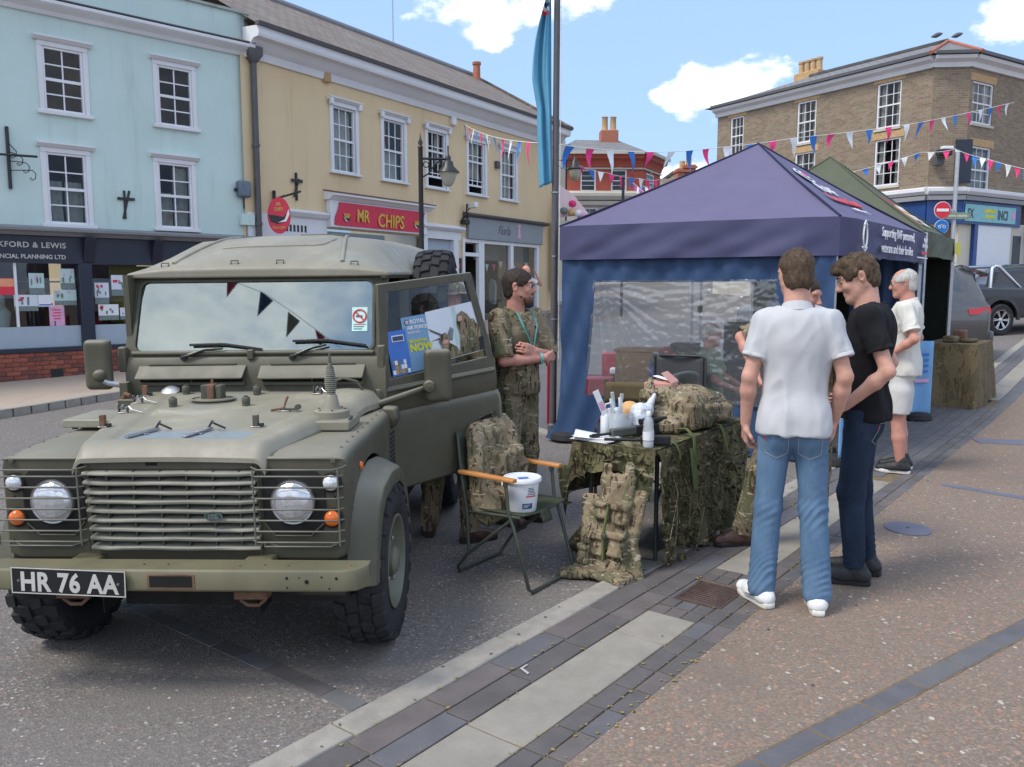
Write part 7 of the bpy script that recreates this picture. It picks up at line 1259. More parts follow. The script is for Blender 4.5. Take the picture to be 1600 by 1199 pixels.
  if bottom.get('jeans'):
   from mathutils.bvhtree import BVHTree
   bv=BVHTree.FromPolygons([v.co[:] for v in tr.data.vertices],[p.vertices[:] for p in tr.data.polygons]); px0,pz0=D['pel'][0],D['pel'][2]
   def on(x,z): hit=bv.ray_cast(Vector((x,D['pel'][1]+.5,z)),Vector((0,-1,0)))[0]; return tuple(hit+Vector((0,.0008,0))) if hit else (x,D['pel'][1]+.1,z)
   def seam(pts,par,name): q=[Vector(a_).lerp(Vector(b_),k/6) for a_,b_ in zip(pts,pts[1:]) for k in range(6)]; MB().tube([on(p[0],p[1]) for p in q],.0013,4).build(name,'stitch',par)
   for sx in (-1,1): cx=px0+sx*.078; seam([(cx+a_,pz0+b_) for a_,b_ in ((-.056,-.075),(.056,-.075),(.053,-.175),(0,-.2),(-.053,-.175),(-.056,-.075))],tr,'pocket_seam')
   seam([(px0,pz0+.02),(px0,pz0-.12)],tr,'seam'); e_=on(px0+.135,pz0-.10); MB().cbox((e_[0],e_[1],e_[2]),(.008,.006,.014)).build('tab','sign_red',tr)
 # top
 if top:
  t=SDF(lo,hi,h); e=top.get('fit',0.0); hem=top.get('hem',.88)
  t.ell(D['chest']+v3(0,0,.01),(.178+e,.122+e,.20),.05); t.ell(D['chest']+v3(0,.035,.06),(.15,.085,.12),.04); t.ell(D['belly'],(.156+e,.118+e,.20),.07); t.ell(D['pel']+v3(0,0,.0),(.156+e,.122+e,.16),.04); t.cone(D['pel']+v3(-.040,0,.0),D['pel']+v3(.040,0,.0),.112+e,.112+e,.06); t.cone(D['pel']+v3(-.045,.01,-.12),D['pel']+v3(.045,.01,-.12),.116+e,.116+e,.05)
  cs=[(D['belly'],.16,42,.0035)]
  for s in ('L','R'):
   t.cone(D['neck']-v3(0,-.01,.045),D['sh'+s]+v3(0,0,-.012),.062,.056,.06); t.ell(D['hip'+s]*v3(.8,1,1)+v3(0,.042,-.02),(.086+e*.6,.086+e*.6,.12),.04)
   f=top.get('sleeve',.62); E=D['sh'+s]*(1-f)+D['el'+s]*f if f <= 1 else D['el'+s]; sl=SDF(lo,hi,h); sl.cone(D['sh'+s]-v3(0,0,.004),E,.060+e*.4,.062+e*.5,.02)
   if f>1: q=D['el'+s]*(2-f)+D['wr'+s]*(f-1); sl.cone(D['el'+s],q,.064,.058,.02); sl.cutnear(q,unit(D['wr'+s]-D['el'+s]),.14)
   else: sl.cut(E,unit(D['el'+s]-D['sh'+s]))
   kk=.022; tt=np.clip(.5+.5*(sl.v-t.v)/kk,0,1); t.v=sl.v*(1-tt)+t.v*tt-kk*tt*(1-tt)
   cs.append((D['sh'+s]*.5+D['chest']*.5,.12,50,.004)); cs.append((E,.10,60,.006 if f>.7 else .003))
  t.cut((0,0,hem),(0,0,-1)); nk=unit(v3(0,-.45,1)); t.cutnear(D['neck']+v3(0,0,top.get('collar_z',-.005)),nk,.085)
  am=top.get('fold',.007); ob=sdf_obj(t,'shirt',top['mat'],O,lambda P,N: folds(P,23,am,cs),1)
  if top.get('collar'):
   rg=[]
   for a in (2*math.pi*k/28 for k in range(28)): cx,cy=math.sin(a),math.cos(a); rg.append([(D['neck'][0]+cx*(.075),D['neck'][1]+cy*.078+.004,D['neck'][2]-.018+cy*.028),(D['neck'][0]+cx*.067,D['neck'][1]+cy*.070,D['neck'][2]+.022+cy*.024),(D['neck'][0]+cx*.070,D['neck'][1]+cy*.073,D['neck'][2]+.025+cy*.024),(D['neck'][0]+cx*.088,D['neck'][1]+cy*.092,D['neck'][2]-.022+cy*.028)])
   rg.append(rg[0]); MB().rings(rg,True,False).build('collar',top['mat'],ob,smooth=70)
  else:
   MB().tube([(D['neck'][0]+.078*math.sin(a),D['neck'][1]+.005+.080*math.cos(a),D['neck'][2]-.012+.036*math.cos(a)) for a in (2*math.pi*k/32 for k in range(32))],.007,6,closed=True).build('neckband',top['mat'],ob,smooth=60)
  if top.get('sleeve',.62)<.8:
   for s in ('L','R'): f=top.get('sleeve',.62); E=D['sh'+s]*(1-f)+D['el'+s]*f; z=Vector(unit(D['el'+s]-D['sh'+s])); x=z.orthogonal().normalized(); r_=.0625+e*.5; MB().lathe([(r_-.006,-.004),(r_+.001,-.003),(r_+.002,-.018),(r_-.004,-.021)],30,frame(Vector(E),x,z.cross(x),z),cap=False).build('sleeve_hem',top['mat'],ob,smooth=70)
  if top.get('cuffs'):
   for s in ('L','R'):
    f=top['sleeve']; q=D['el'+s]*(2-f)+D['wr'+s]*(f-1) if f>1 else D['sh'+s]*(1-f)+D['el'+s]*f; dd=unit((D['wr'+s]-D['el'+s]) if f>1 else (D['el'+s]-D['sh'+s])); z=Vector(dd); x=z.orthogonal().normalized(); M=frame(Vector(q),x,z.cross(x),z); MB().lathe([(.052,.0),(.068,.006),(.072,-.02),(.070,-.045),(.060,-.05)],24,M,cap=False).build('cuff',top['mat'],ob,smooth=80)
  if top.get('belt'): cx,cy,cz=D['pel']+v3(0,0,top['belt']); b_=MB().lathe([(.165,-.026),(.172,-.022),(.172,.022),(.165,.026)],36,T(cx,cy,cz) @ Matrix.Diagonal((1,.78,1,1)),cap=False).build('belt','olive_canvas',O,smooth=60); MB().cbox((cx,cy-.137,cz),(.05,.014,.05)).build('buckle','dark_olive',b_,bevel=.005)
 # shoes
 if shoes:
  for i,s in enumerate(('L','R')):
   a=D['ank'+s]; f=R(feet[i]); fd=v3(math.sin(f),-math.cos(f),0); sdv=v3(fd[1],-fd[0],0); Z=SDF(a-v3(.3,.3,.12),a+v3(.3,.3,.16),min(h,.007)); zb=a[2]-.09; g=lambda f_,x_,z_: v3(a[0],a[1],zb)+fd*f_+sdv*x_+v3(0,0,z_)
   Z.cone(g(-.045,0,.045),g(.06,0,.040),.041,.046,.03); Z.cone(g(.06,0,.040),g(.165,0,.030),.047,.040,.03); Z.cone(g(-.03,0,.05),g(-.015,0,shoes.get('high',.085)),.043,shoes.get('top',.043),.03); Z.cone(g(.0,0,.07),g(.09,0,.05),.040,.036,.03); Z.cut((0,0,zb+.024),(0,0,-1))
   sh=sdf_obj(Z,'shoe',shoes['mat'],O,(lambda P,N: .0015*vnoise(P,60,3)),1)
   ol=[(-.088,0),(-.08,.028),(-.04,.037),(.03,.038),(.10,.050),(.155,.045),(.19,.026),(.203,0),(.19,-.026),(.155,-.042),(.10,-.046),(.03,-.036),(-.04,-.037),(-.08,-.028)]
   b=MB(); ring=lambda z,k: [tuple(g(f_*k,x_*k,z)) for f_,x_ in ol]; b.rings([ring(.0,.96),ring(.006,1.0),ring(.026,1.0),ring(.030,.95)]); b.build('sole',shoes['sole'],sh,smooth=50)
   if shoes.get('lace'):
    for k in range(4): MB().tube([tuple(g(.045+k*.022,-.022,.083-k*.010)),tuple(g(.05+k*.022,0,.094-k*.010)),tuple(g(.045+k*.022,.022,.083-k*.010))],.003,5).build('lace',shoes['lace'],sh)
   if shoes.get('mark'):
    for sx in (-1,1): MB().tube([tuple(g(-.03,sx*.0445,.062)),tuple(g(.02,sx*.0485,.043)),tuple(g(.06,sx*.0495,.040)),tuple(g(.085,sx*.047,.052))],[.003,.006,.007,.003],6).build('side_mark',shoes['mark'],sh)
 for fn in extras: fn(O,D,hp,HM)
 return O
def glasses(O,D,hp,HM):
 g=None
 for s in (-1,1):
  o=MB().tube([hp(s*.032+.022*math.cos(a),-.104+.006*abs(math.cos(a)),.004+.016*math.sin(a)) for a in (2*math.pi*k/18 for k in range(18))],.0018,5,closed=True).build('glasses','dark_iron',O) if g is None else MB().tube([hp(s*.032+.022*math.cos(a),-.104+.006*abs(math.cos(a)),.004+.016*math.sin(a)) for a in (2*math.pi*k/18 for k in range(18))],.0018,5,closed=True).build('lens_rim','dark_iron',g)
  g=g or o; MB().tube([hp(s*.054,-.10,.008),hp(s*.080,-.05,.010),hp(s*.084,.02,.012)],.002,5).build('temple','dark_iron',g)
 MB().tube([hp(-.01,-.106,.008),hp(.01,-.106,.008)],.0018,5).build('bridge','dark_iron',g)
def beard(O,D,hp,HM):
 S=SDF(D['head']-.2,D['head']+.2,.006); S.ell(hp(0,-.062,-.092),(.046,.040,.038),.02,HM)
 for s in (-1,1): S.cone(hp(s*.056,.0,-.05),hp(s*.03,-.062,-.094),.018,.020,.02)
 S.cone(hp(-.025,-.092,-.054),hp(.025,-.092,-.054),.008,.008,.008); S.ell(hp(0,-.095,-.068),(.022,.02,.009),.004,HM,True)
 sdf_obj(S,'beard','beard',O,lambda P,N: .003*vnoise(P,110,4),1)
def brows(mat):
 def f(O,D,hp,HM):
  for s in (-1,1): MB().tube([hp(s*.012,-.0955,.026),hp(s*.03,-.0945,.031),hp(s*.05,-.082,.027)],[.003,.0042,.002],6).build('eyebrow',mat,O,smooth=80)
 return f
def wristband(side,mat,r=.034):
 def f(O,D,hp,HM):
  w,e=D['wr'+side],D['el'+side]; z=Vector(unit(w-e)); x=z.orthogonal().normalized(); M=frame(Vector(w-unit(w-e)*.03),x,z.cross(x),z); o=MB().lathe([(r,-.009),(r+.004,-.007),(r+.004,.007),(r,.009)],20,M,cap=False).build('watch',mat,O,smooth=60); MB().lathe([(.019,0),(.019,.008),(.015,.010),(0,.010)],18,M @ RY(R(90)) @ T(0,0,r)).build('dial','steel',o,smooth=40)
 return f
def to_local(o_loc,rz,sc,p): d=Vector(p)-Vector(o_loc); d=RZ(-rz) @ d; return tuple(d/sc)
def people():
 brown_boot=dict(mat='leather_brown',sole='rubber_black',high=.16,top=.052,lace='dark_iron'); Zp=PAVZ+.003
 # young man in the white polo, seen from behind, looking to the left
 person('young man in white polo shirt and light blue jeans seen from behind',(1.465,4.28,Zp),R(164),1.042,dict(ankL=(.125,.03,.09),ankR=(-.140,.055,.09),kneeL=(.105,-.01,.50),kneeR=(-.110,-.01,.50),elL=(.218,.05,1.17),wrL=(.230,-.01,.925),elR=(-.228,.04,1.18),wrR=(-.195,-.075,.945),shL=(.150,.01,1.445),shR=(-.150,.01,1.445),head=(.015,-.02,1.672),neck=(.005,.015,1.50)),.0075,head=(14,10,0),hair=('short','hair_brown'),top=dict(mat='polo',hem=.885,sleeve=.66,collar=True,fit=.004,fold=.019),bottom=dict(mat='jeans',w=.92,cuff=.070,jeans=True,waist=1.0,drop=.05,fold=.008),shoes=dict(mat='shoe_white',sole='sole_white',mark='silver_swoosh',lace='shoe_white'),hands=((.9,(-1,-.3,0),(.0,-.25,-1)),(.8,(1,-.3,0),(.05,-.3,-1))),feet=(32,4),fine=True)
 # young man in black, profile to the left
 person('young man in black t-shirt and dark jeans looking down to the left',(1.985,4.66,Zp),R(-116),1.048,dict(ankL=(.08,.0,.09),ankR=(-.12,.045,.09),kneeL=(.07,-.035,.50),kneeR=(-.10,-.01,.50),shL=(.165,.015,1.455),shR=(-.18,.02,1.45),elL=(.215,.12,1.175),wrL=(.20,-.075,.985),elR=(-.20,.12,1.19),wrR=(-.19,.0,.98),head=(.0,-.060,1.655),neck=(0,.0,1.495),chest=(0,.015,1.32)),.0075,head=(10,22,0),hair=('fringe','hair_brown'),top=dict(mat='black_cotton',hem=.90,sleeve=.64,fit=.002,fold=.018),bottom=dict(mat='dark_jeans',w=.95,cuff=.054,jeans=True,waist=1.0,drop=.0,fold=.010),shoes=dict(mat='shoe_black',sole='rubber_black',high=.10,lace='dark_iron'),hands=((1.0,(0,.2,-1)),(.6,None)),feet=(8,-4),extras=(brows('hair_brown'),),eyes=False)
 # older man in white behind them
 person('white-haired man in cream shirt and white shorts with glasses',(3.56,7.55,Zp),R(-120),1.03,dict(elR=(-.24,.10,1.18),wrR=(-.16,-.10,1.06),elL=(.25,.10,1.19),wrL=(.20,-.09,1.05),head=(0,-.03,1.668)),.010,'skin_red',(10,8,0),('grey','hair_white'),dict(mat='white_cotton',hem=.86,sleeve=.75,fit=.016,collar=True,fold=.018),dict(mat='cream_shorts',short=True,waist=1.0),dict(mat='shoe_black',sole='sole_white',high=.11,lace='dark_iron'),((.5,None),(.5,None)),True,(glasses,))
 # soldier with glasses and crossed arms behind the open door
 person('bearded soldier with glasses and folded arms standing behind the open door',(.035,5.95,0),R(48),1.02,dict(shL=(.20,.0,1.465),shR=(-.20,.0,1.465),elL=(.245,-.10,1.175),elR=(-.245,-.10,1.175),wrL=(-.02,-.195,1.235),wrR=(.03,-.225,1.185),head=(0,-.02,1.675)),.0085,'skin_red',(32,0,0),('short','hair_dark'),dict(mat='mtp',hem=.93,sleeve=.92,fit=.022,collar=True,cuffs=True,fold=.012,belt=.0),dict(mat='mtp',w=1.12,cuff=.070,fold=.010,waist=1.03),brown_boot,((.35,(0,1,0),(-.95,.15,.25)),(.3,(0,1,0),(.95,.12,.1))),True,(glasses,beard,brows('hair_dark'),wristband('R','lanyard',.036),lambda O,D,hp,HM: MB().tube([(-.085,-.075,1.50),(-.07,-.125,1.40),(0,-.152,1.25),(.07,-.125,1.40),(.085,-.075,1.50)],.006,6).build('lanyard','lanyard',O)))
 # soldier in a bush hat, seen through the door window
 person('soldier in camouflage bush hat seen through the open door window',(-.425,5.56,0),R(150),.965,dict(ankL=(.16,.03,.09),ankR=(-.19,.02,.09),kneeL=(.13,-.02,.50),kneeR=(-.15,-.02,.50),elL=(.27,.0,1.18),wrL=(.24,-.12,1.0),elR=(-.27,-.05,1.2),wrR=(-.24,-.16,1.22)),.0095,'skin_red',(0,16,0),('hat','mtp_pack'),dict(mat='mtp',hem=.92,sleeve=.95,fit=.02,cuffs=True,collar=True,fold=.011),dict(mat='mtp',w=1.12,cuff=.068,fold=.010),brown_boot,((.4,None),(.4,None)),False,(),None,(35,-35))
 # soldier leaning over the table, mostly hidden by the polo
 person('soldier in camouflage leaning towards the kit table behind the white polo',(1.885,5.30,Zp),R(-18),1.0,dict(ankR=(-.36,-.10,.09),kneeR=(-.26,-.07,.50),hipR=(-.10,.0,.92),ankL=(.10,.10,.09),kneeL=(.09,.02,.50),shR=(-.20,-.03,1.43),shL=(.16,-.03,1.44),chest=(-.02,-.02,1.30),neck=(.0,-.03,1.48),head=(-.03,-.05,1.63),elR=(-.405,-.08,1.36),wrR=(-.30,-.22,1.14),elL=(.25,.02,1.16),wrL=(.20,-.17,1.06)),.0085,'skin_red',(60,12,0),('short','hair_dark'),dict(mat='mtp',hem=.92,sleeve=.95,fit=.02,cuffs=True,collar=True,fold=.011),dict(mat='mtp',w=1.12,cuff=.068,fold=.012),brown_boot,((.6,None),(.6,None)),False,(),None,(0,-62))
 # man seated in the tent
 person('grey-haired man in green shirt sitting inside the tent behind the clear window',(2.08,8.72,-.42),R(-55+120),.98,dict(hipL=(.09,.0,.93),hipR=(-.09,0,.93),kneeL=(.13,-.42,.95),kneeR=(-.13,-.42,.95),ankL=(.13,-.45,.56),ankR=(-.13,-.45,.56),elL=(.25,-.10,1.20),wrL=(.18,-.30,1.12),elR=(-.25,-.10,1.20),wrR=(-.18,-.30,1.12)),.012,'skin_red',(0,5,0),('grey','hair_white'),dict(mat='sage_shirt',hem=.90,sleeve=.8,fit=.025,fold=.008),dict(mat='dark_jeans',cuff=.06),dict(mat='shoe_black',sole='rubber_black'),fine=False)
 # passer-by far behind
 f=at(822,470,19.5); person('distant bald man by the shop raising a hand to his face',(f.x,f.y,gz(f.x,f.y)+.02),R(30),1.0,dict(elL=(.34,-.1,1.35),wrL=(.20,-.12,1.58)),.016,'skin_red',(20,0,0),None,dict(mat='poster_sky',hem=.9,sleeve=.6),dict(mat='dark_jeans'),dict(mat='shoe_black',sole='rubber_black'),fine=False)
people()

# ================================================================== chair, table and kit
def rumple(P,seed,amp,f=1.0):
 W=P+.03*np.stack([vnoise(P,9,seed+k) for k in (21,22,23)],1); return amp*(.5*(.35-np.abs(vnoise(W,9*f,seed)))+.35*(.35-np.abs(vnoise(W,(22*f,22*f,15*f),seed+1)))+.2*(.35-np.abs(vnoise(W,45*f,seed+2))))
def build_props():
 # ---- folding chair with wooden arms
 F1,F2,R1,R2=Vector((.10,4.46,0)),Vector((.385,4.85,0)),Vector((-.33,4.80,0)),Vector((-.06,5.22,0)); o=(F1+F2+R1+R2)/4
 C=thing('folding_chair','green folding camp chair with wooden arms holding a white bucket','folding chair',o); fw_=((F1+F2)/2-(R1+R2)/2).normalized(); lat=((F2+R2)/2-(F1+R1)/2).normalized()
 def c(f,l,z): return fw_*f+lat*l+Vector((0,0,z))
 hw=.245; r=.0105
 # front loop rises from the feet to the arms, rear loop to the seat front
 MB().tube([c(.10,-hw,.63),c(.12,-hw,.45),c(.16,-hw,.36),c(.27,-hw,.03),c(.275,-hw+.03,.012),c(.275,hw-.03,.012),c(.27,hw,.03),c(.16,hw,.36),c(.12,hw,.45),c(.10,hw,.63)],r,8).build('front_loop','tube_green',C,smooth=60)
 MB().tube([c(.17,-hw+.015,.43),c(-.20,-hw+.01,.14),c(-.27,-hw+.005,.05),c(-.28,-hw+.03,.012),c(-.28,hw-.03,.012),c(-.27,hw-.005,.05),c(-.20,hw-.01,.14),c(.17,hw-.015,.43)],r,8).build('rear_loop','tube_green',C,smooth=60)
 for s in (-1,1):
  MB().tube([c(-.18,s*hw,.16),c(-.19,s*hw,.40),c(-.235,s*hw,.62),c(-.27,s*(hw-.01),.84)],r,8).build('back_post','tube_green',C,smooth=60); MB().tube([c(-.19,s*(hw-.012),.40),c(.20,s*(hw-.012),.425)],r,8).build('seat_rail','tube_green',C,smooth=60)
  b=MB(); b.rings([[c(f,s*hw+dl,.632+dz) for dl,dz in ((-.022,-.010),(.022,-.010),(.024,.004),(.018,.012),(-.018,.012),(-.024,.004))] for f in (-.245,-.235,.155,.168)]); b.build('arm','wood_arm',C,bevel=.003); MB().cbox((0,0,0),(.03,.03,.03),T(*c(.10,s*hw,.61))).build('arm_bracket','tube_green',C,bevel=.004)
 MB().grid(lambda u,v: c(-.19+.41*u,-hw+.01+(2*hw-.02)*v,.428+.012*u-.028*math.sin(math.pi*v)*(.6+.4*math.sin(math.pi*u))),10,12).build('seat','olive_canvas',C,smooth=180,solid=.006)
 MB().grid(lambda u,v: c(.215+.03*v,-.06+.10*u,.435-.07*v),4,4).build('seat_flap','olive_canvas',C,smooth=180,solid=.005)
 MB().grid(lambda u,v: c(-.275+.07*(1-v)-.025*math.sin(math.pi*u),-hw+2*hw*u,.52+.34*v),12,6).build('backrest','olive_canvas',C,smooth=180,solid=.006)
 # jacket over the backrest
 S=SDF((-.5,-.5,.25),(.5,.5,1.05),.0095)
 def q(f,l,z): p=c(f,l,z); return v3(p.x,p.y,p.z)
 S.cone(q(-.235,-.10,.845),q(-.235,.17,.865),.055,.06,.04)
 for l in (-.14,-.05,.04,.13): S.cone(q(-.205,l,.82),q(-.14,l+.01,.50),.045,.05,.04)
 for l in (-.10,.0,.10): S.cone(q(-.29,l,.82),q(-.25,l,.45),.04,.05,.04)
 S.cone(q(-.185,-.17,.80),q(-.14,-.19,.46),.05,.045,.03); S.cone(q(-.14,-.19,.46),q(-.10,-.16,.36),.05,.05,.03); S.cone(q(-.20,.18,.82),q(-.10,.17,.62),.055,.05,.03); S.cone(q(-.10,.17,.62),q(-.06,.14,.50),.05,.06,.03); S.rbox(q(-.105,.02,.66),(.05,.075,.07),.02,.02,Rz3(math.atan2(fw_.y,fw_.x))); S.rbox(q(-.10,.12,.70),(.04,.05,.05),.02,.02,Rz3(math.atan2(fw_.y,fw_.x)))
 S.ell(q(-.12,-.06,.47),(.13,.12,.08),.05); S.ell(q(-.10,-.12,.40),(.10,.10,.06),.05)
 J=sdf_obj(S,'camouflage_jacket','mtp_pack',None,lambda P,N: rumple(P,3,.026),1); J.location=o; tag(J,'camouflage jacket draped over the folding chair back','jacket')
 # bucket
 pB=c(.10,-.075,.418)+o; Bk=thing('charity_bucket','white plastic collecting bucket with blue label on the chair seat','bucket',pB,R(-8)); MB().lathe([(.0,.003),(.078,.003),(.082,.01),(.098,.165),(.1,.19),(.096,.19),(.09,.16),(.078,.012),(0,.010)],40,cap=False).build('tub','bucket_white',Bk,smooth=50); lid=MB().lathe([(.096,.178),(.112,.180),(.113,.196),(.108,.202),(.100,.200),(.098,.194),(0,.194)],40,cap=False).build('lid','bucket_white',Bk,smooth=50); MB().box((-.03,-.035,.196),(.03,-.005,.1985),RZ(.4)).build('coin_slot','paper_cobalt',lid)
 def lab(a0,a1,z0,z1,mat,name='label',r=.0985):
  rr=lambda z: .082+(z-.01)/.155*.016+.0015; n=8; MB().grid(lambda u,v: ((lambda a,z: (rr(z)*math.sin(a),-rr(z)*math.cos(a),z))(R(a0+(a1-a0)*u),z0+(z1-z0)*v)),n,1).build(name,mat,Bk,smooth=180)
 lab(8,48,.03,.062,'label_blue'); [lab(12,12+w,.046+.006*k,.0485+.006*k,'paper_white','text_line') for k,w in ((0,22),(1,28),(-1,18))]; lab(20,62,.098,.106,'label_red','text_line'); lab(26,60,.112,.116,'label_ink','text_line'); [lab(28,58-3*k,.122+.009*k,.126+.009*k,'label_ink','text_line') for k in range(4)]
 MB().tube([(-.112,0,.17),(-.116,-.01,.165),(-.112,-.03,.15)],.004,6).build('handle_lug','bucket_white',Bk)
 # ---- kit table
 A,Lf,Rr=Vector((.845,4.84,0)),Vector((.383,5.13,0)),Vector((1.72,6.06,0)); us=(Rr-A); vs=(Lf-A); Lu,Lv=us.length,vs.length; us.normalize(); vs.normalize(); ZT=.742
 Tb=thing('kit_table','folding table under a dark camouflage cloth covered with military kit','table',A)
 def t(u,v,z): return us*u+vs*v+Vector((0,0,z))
 MB().hexa([t(0,0,ZT-.03),t(Lu,0,ZT-.03),t(Lu,Lv,ZT-.03),t(0,Lv,ZT-.03),t(0,0,ZT-.004),t(Lu,0,ZT-.004),t(Lu,Lv,ZT-.004),t(0,Lv,ZT-.004)]).build('table_top','olive_box',Tb)
 for u in (.14,Lu-.14):
  for v in (.05,Lv-.05): MB().tube([t(u,v,.0),t(u,v,ZT-.03)],.014,8).build('leg','tube_green',Tb,smooth=60)
  MB().tube([t(u,.05,.02),t(u,Lv-.05,.02)],.011,6).build('foot_bar','tube_green',Tb); MB().tube([t(u,.05,.40),t(u+.3 if u<.5 else u-.3,.05,ZT-.03)],.010,6).build('brace','tube_green',Tb)
 def cl(u,v,hem,side):
  return None
 b=MB(); b.grid(lambda p,w: t(-.004+(Lu+.008)*p,-.004+(Lv+.008)*w,ZT+.004+.003*math.sin(p*19)*math.sin(w*11)),40,16)
 def hem_front(w):  # drop of the cloth at the near end, from the near corner (w=0) to the far corner (w=1)
  pts=[(0,.30),(.12,.26),(.25,.17),(.4,.145),(.6,.15),(.8,.18),(.92,.27),(1,.40)]
  for (a,d),(e,f) in zip(pts,pts[1:]):
   if a <= w <= e: return d+(f-d)*(w-a)/(e-a)
  return .4
 b.grid(lambda p,w: t(-.006-.05*w ** 1.5*(1+.8*math.sin(p*13))-.004*math.sin(p*30),-.006+(Lv+.012)*p+(.05*w*(1 if p>.85 else 0)),ZT+.003-hem_front(p)*w-.004*math.sin(p*22)*w),48,16)
 b.grid(lambda p,w: t(-.006+(Lu+.012)*p,-.006-(.012+.028*math.sin(p*17+.8)*w+.018*math.sin(p*41+w*4)*w+.03*w+.012*math.sin(w*9+p*11)),ZT+.003-(.735-.06*math.sin(p*7))*w if p>.04 else ZT+.003-.30*w-.4*w*(p/.04)),110,36)
 b.grid(lambda p,w: t(Lu+.006+.03*w,(Lv)*p,ZT+.003-.5*w),12,8); b.grid(lambda p,w: t(Lu*p,Lv+.006+.03*w*(1+math.sin(p*20)),ZT+.003-.35*w),40,8)
 b.build('cloth','dpm',Tb,smooth=75)
 # corner tail of the cloth at the far end of the short side
 MB().grid(lambda p,w: t(-.02-.07*p,Lv-.01+.07*p*(1-w)+.05*w,ZT-.14-(.33-.2*p)*w),6,10).build('cloth_corner','dpm',Tb,smooth=180,solid=.004)
 MB().grid(lambda p,w: t(.02+.10*p-.04*w,-.04-.03*w,ZT-.30-.14*w*(1-p)),6,8).build('cloth_corner','dpm',Tb,smooth=180,solid=.004)
 nb=MB(); rz_=random.Random(77)
 for k in range(620):
  p_=rz_.random(); w_=rz_.random() ** .8; base=t(Lu*p_,-.02-.045*w_-rz_.uniform(0,.02),ZT-.02-.70*w_) if k<520 else t(-.02-.05*w_,Lv*p_,ZT-.01-hem_front(p_)*w_*.95); d1=Vector((rz_.uniform(-1,1),rz_.uniform(-1,1),rz_.uniform(-1,.4))).normalized()*rz_.uniform(.015,.045); d2=d1.cross(Vector((rz_.random(),rz_.random()-.5,rz_.random()-.5))).normalized()*rz_.uniform(.006,.016)
  nb.add([base-d1-d2*.3,base+d2,base+d1+vs*-.008,base-d2],[(0,1,2,3)])
 stuff(nb.build('netting','dpm',Tb))
 # grass-like threads hanging from the netting
 rn=random.Random(12)
 for k in range(9):
  u=rn.uniform(.1,.9); z=rn.uniform(.2,.6); MB().tube([t(u,-.05,z),t(u+rn.uniform(-.05,.05),-.085,z-.1),t(u+rn.uniform(-.18,.12),-.06-rn.uniform(0,.05),max(.02,z-rn.uniform(.2,.35)))],.0018,4).build('thread','mtp_pack',Tb)
 W=lambda u,v,z=0: A+t(u,v,ZT+.008+z); ang=math.atan2(us.y,us.x)
 # kit vest and helmet heap
 def soft(name,label,cat,base,prims,mat,amp=.008,hh=.009,seed=1):
  S=SDF((-.55,-.45,-.02),(.55,.45,.6),hh)
  for p in prims: getattr(S,p[0])(*p[1:])
  S.cut((0,0,0),(0,0,-1)); ob=sdf_obj(S,name,mat,None,lambda P,N: rumple(P,seed,amp*1.8,1.5),1); ob.location=base; ob.rotation_euler.z=ang; return tag(ob,label,cat)
 soft('body_armour','camouflage body armour with pouches heaped on the table','body armour',W(.98,.24),[('rbox',(0,0,.06),(.26,.19,.055),.04,.02),('ell',(-.15,-.06,.14),(.13,.12,.09),.03),('ell',(.02,-.02,.16),(.15,.13,.09),.03),('cone',(.05,-.10,.16),(.22,-.11,.13),.065,.055,.02),('cone',(-.02,-.16,.10),(.24,-.17,.08),.045,.045,.015),('cone',(0,-.185,.06),(.22,-.19,.05),.03,.03,.01),('rbox',(-.2,-.15,.09),(.07,.03,.08),.02,.01),('rbox',(-.08,-.17,.075),(.05,.03,.07),.02,.01),('cone',(-.1,.1,.12),(.2,.1,.16),.07,.06,.03),('cone',(-.26,-.1,.05),(-.3,.1,.12),.05,.05,.02)],'mtp_pack',.010).scale=(1.16,1.12,1.12)
 soft('camouflage_helmet','camouflage covered helmet on the heap of body armour','helmet',W(.80,.30,.11),[('ell',(0,0,.05),(.135,.125,.125),.01),('cone',(-.12,-.08,.03),(.1,-.11,.03),.02,.02,.02),('cone',(.12,0,.03),(.0,.12,.03),.02,.02,.02)],'mtp_pack',.006,.008,5)
 soft('kit_pouch','camouflage pouch with flap standing against the helmet','pouch',W(.68,.36,.02),[('rbox',(0,0,.10),(.075,.05,.10),.02,.01),('rbox',(-.02,-.02,.20),(.085,.06,.035),.02,.01,Ry3(.3)),('cone',(.06,.04,.2),(.10,.05,.30),.05,.02,.02)],'mtp_pack',.006,.008,7)
 soft('folded_smock','folded camouflage clothing lying in front of the helmet','clothing',W(.63,.20,0),[('rbox',(0,0,.045),(.11,.085,.045),.03,.01,Rz3(.3)),('rbox',(.02,-.03,.085),(.075,.06,.03),.02,.01,Rz3(-.4)),('cone',(-.1,.02,.05),(.1,.05,.1),.03,.03,.02)],'mtp_pack',.008,.008,9)
 soft('equipment_roll','rolled camouflage strap bundle at the right end of the table','strap roll',W(1.25,.20,0),[('cone',(-.12,-.1,.06),(.08,-.10,.05),.055,.05,.02),('cone',(-.1,.02,.09),(.1,.04,.07),.06,.05,.02),('cone',(-.05,-.06,.14),(.09,-.04,.11),.05,.04,.02)],'mtp',.008,.009,11)
 k=MB().tube([W(1.02,.30,.26)-A,W(1.22,.20,.20)-A,W(1.40,.06,.10)-A],[.018,.02,.017],10).build('rolled_tube','brown_camo',smooth=60); k.location=A; tag(k,'slim rolled brown tube lying across the kit heap','roll')
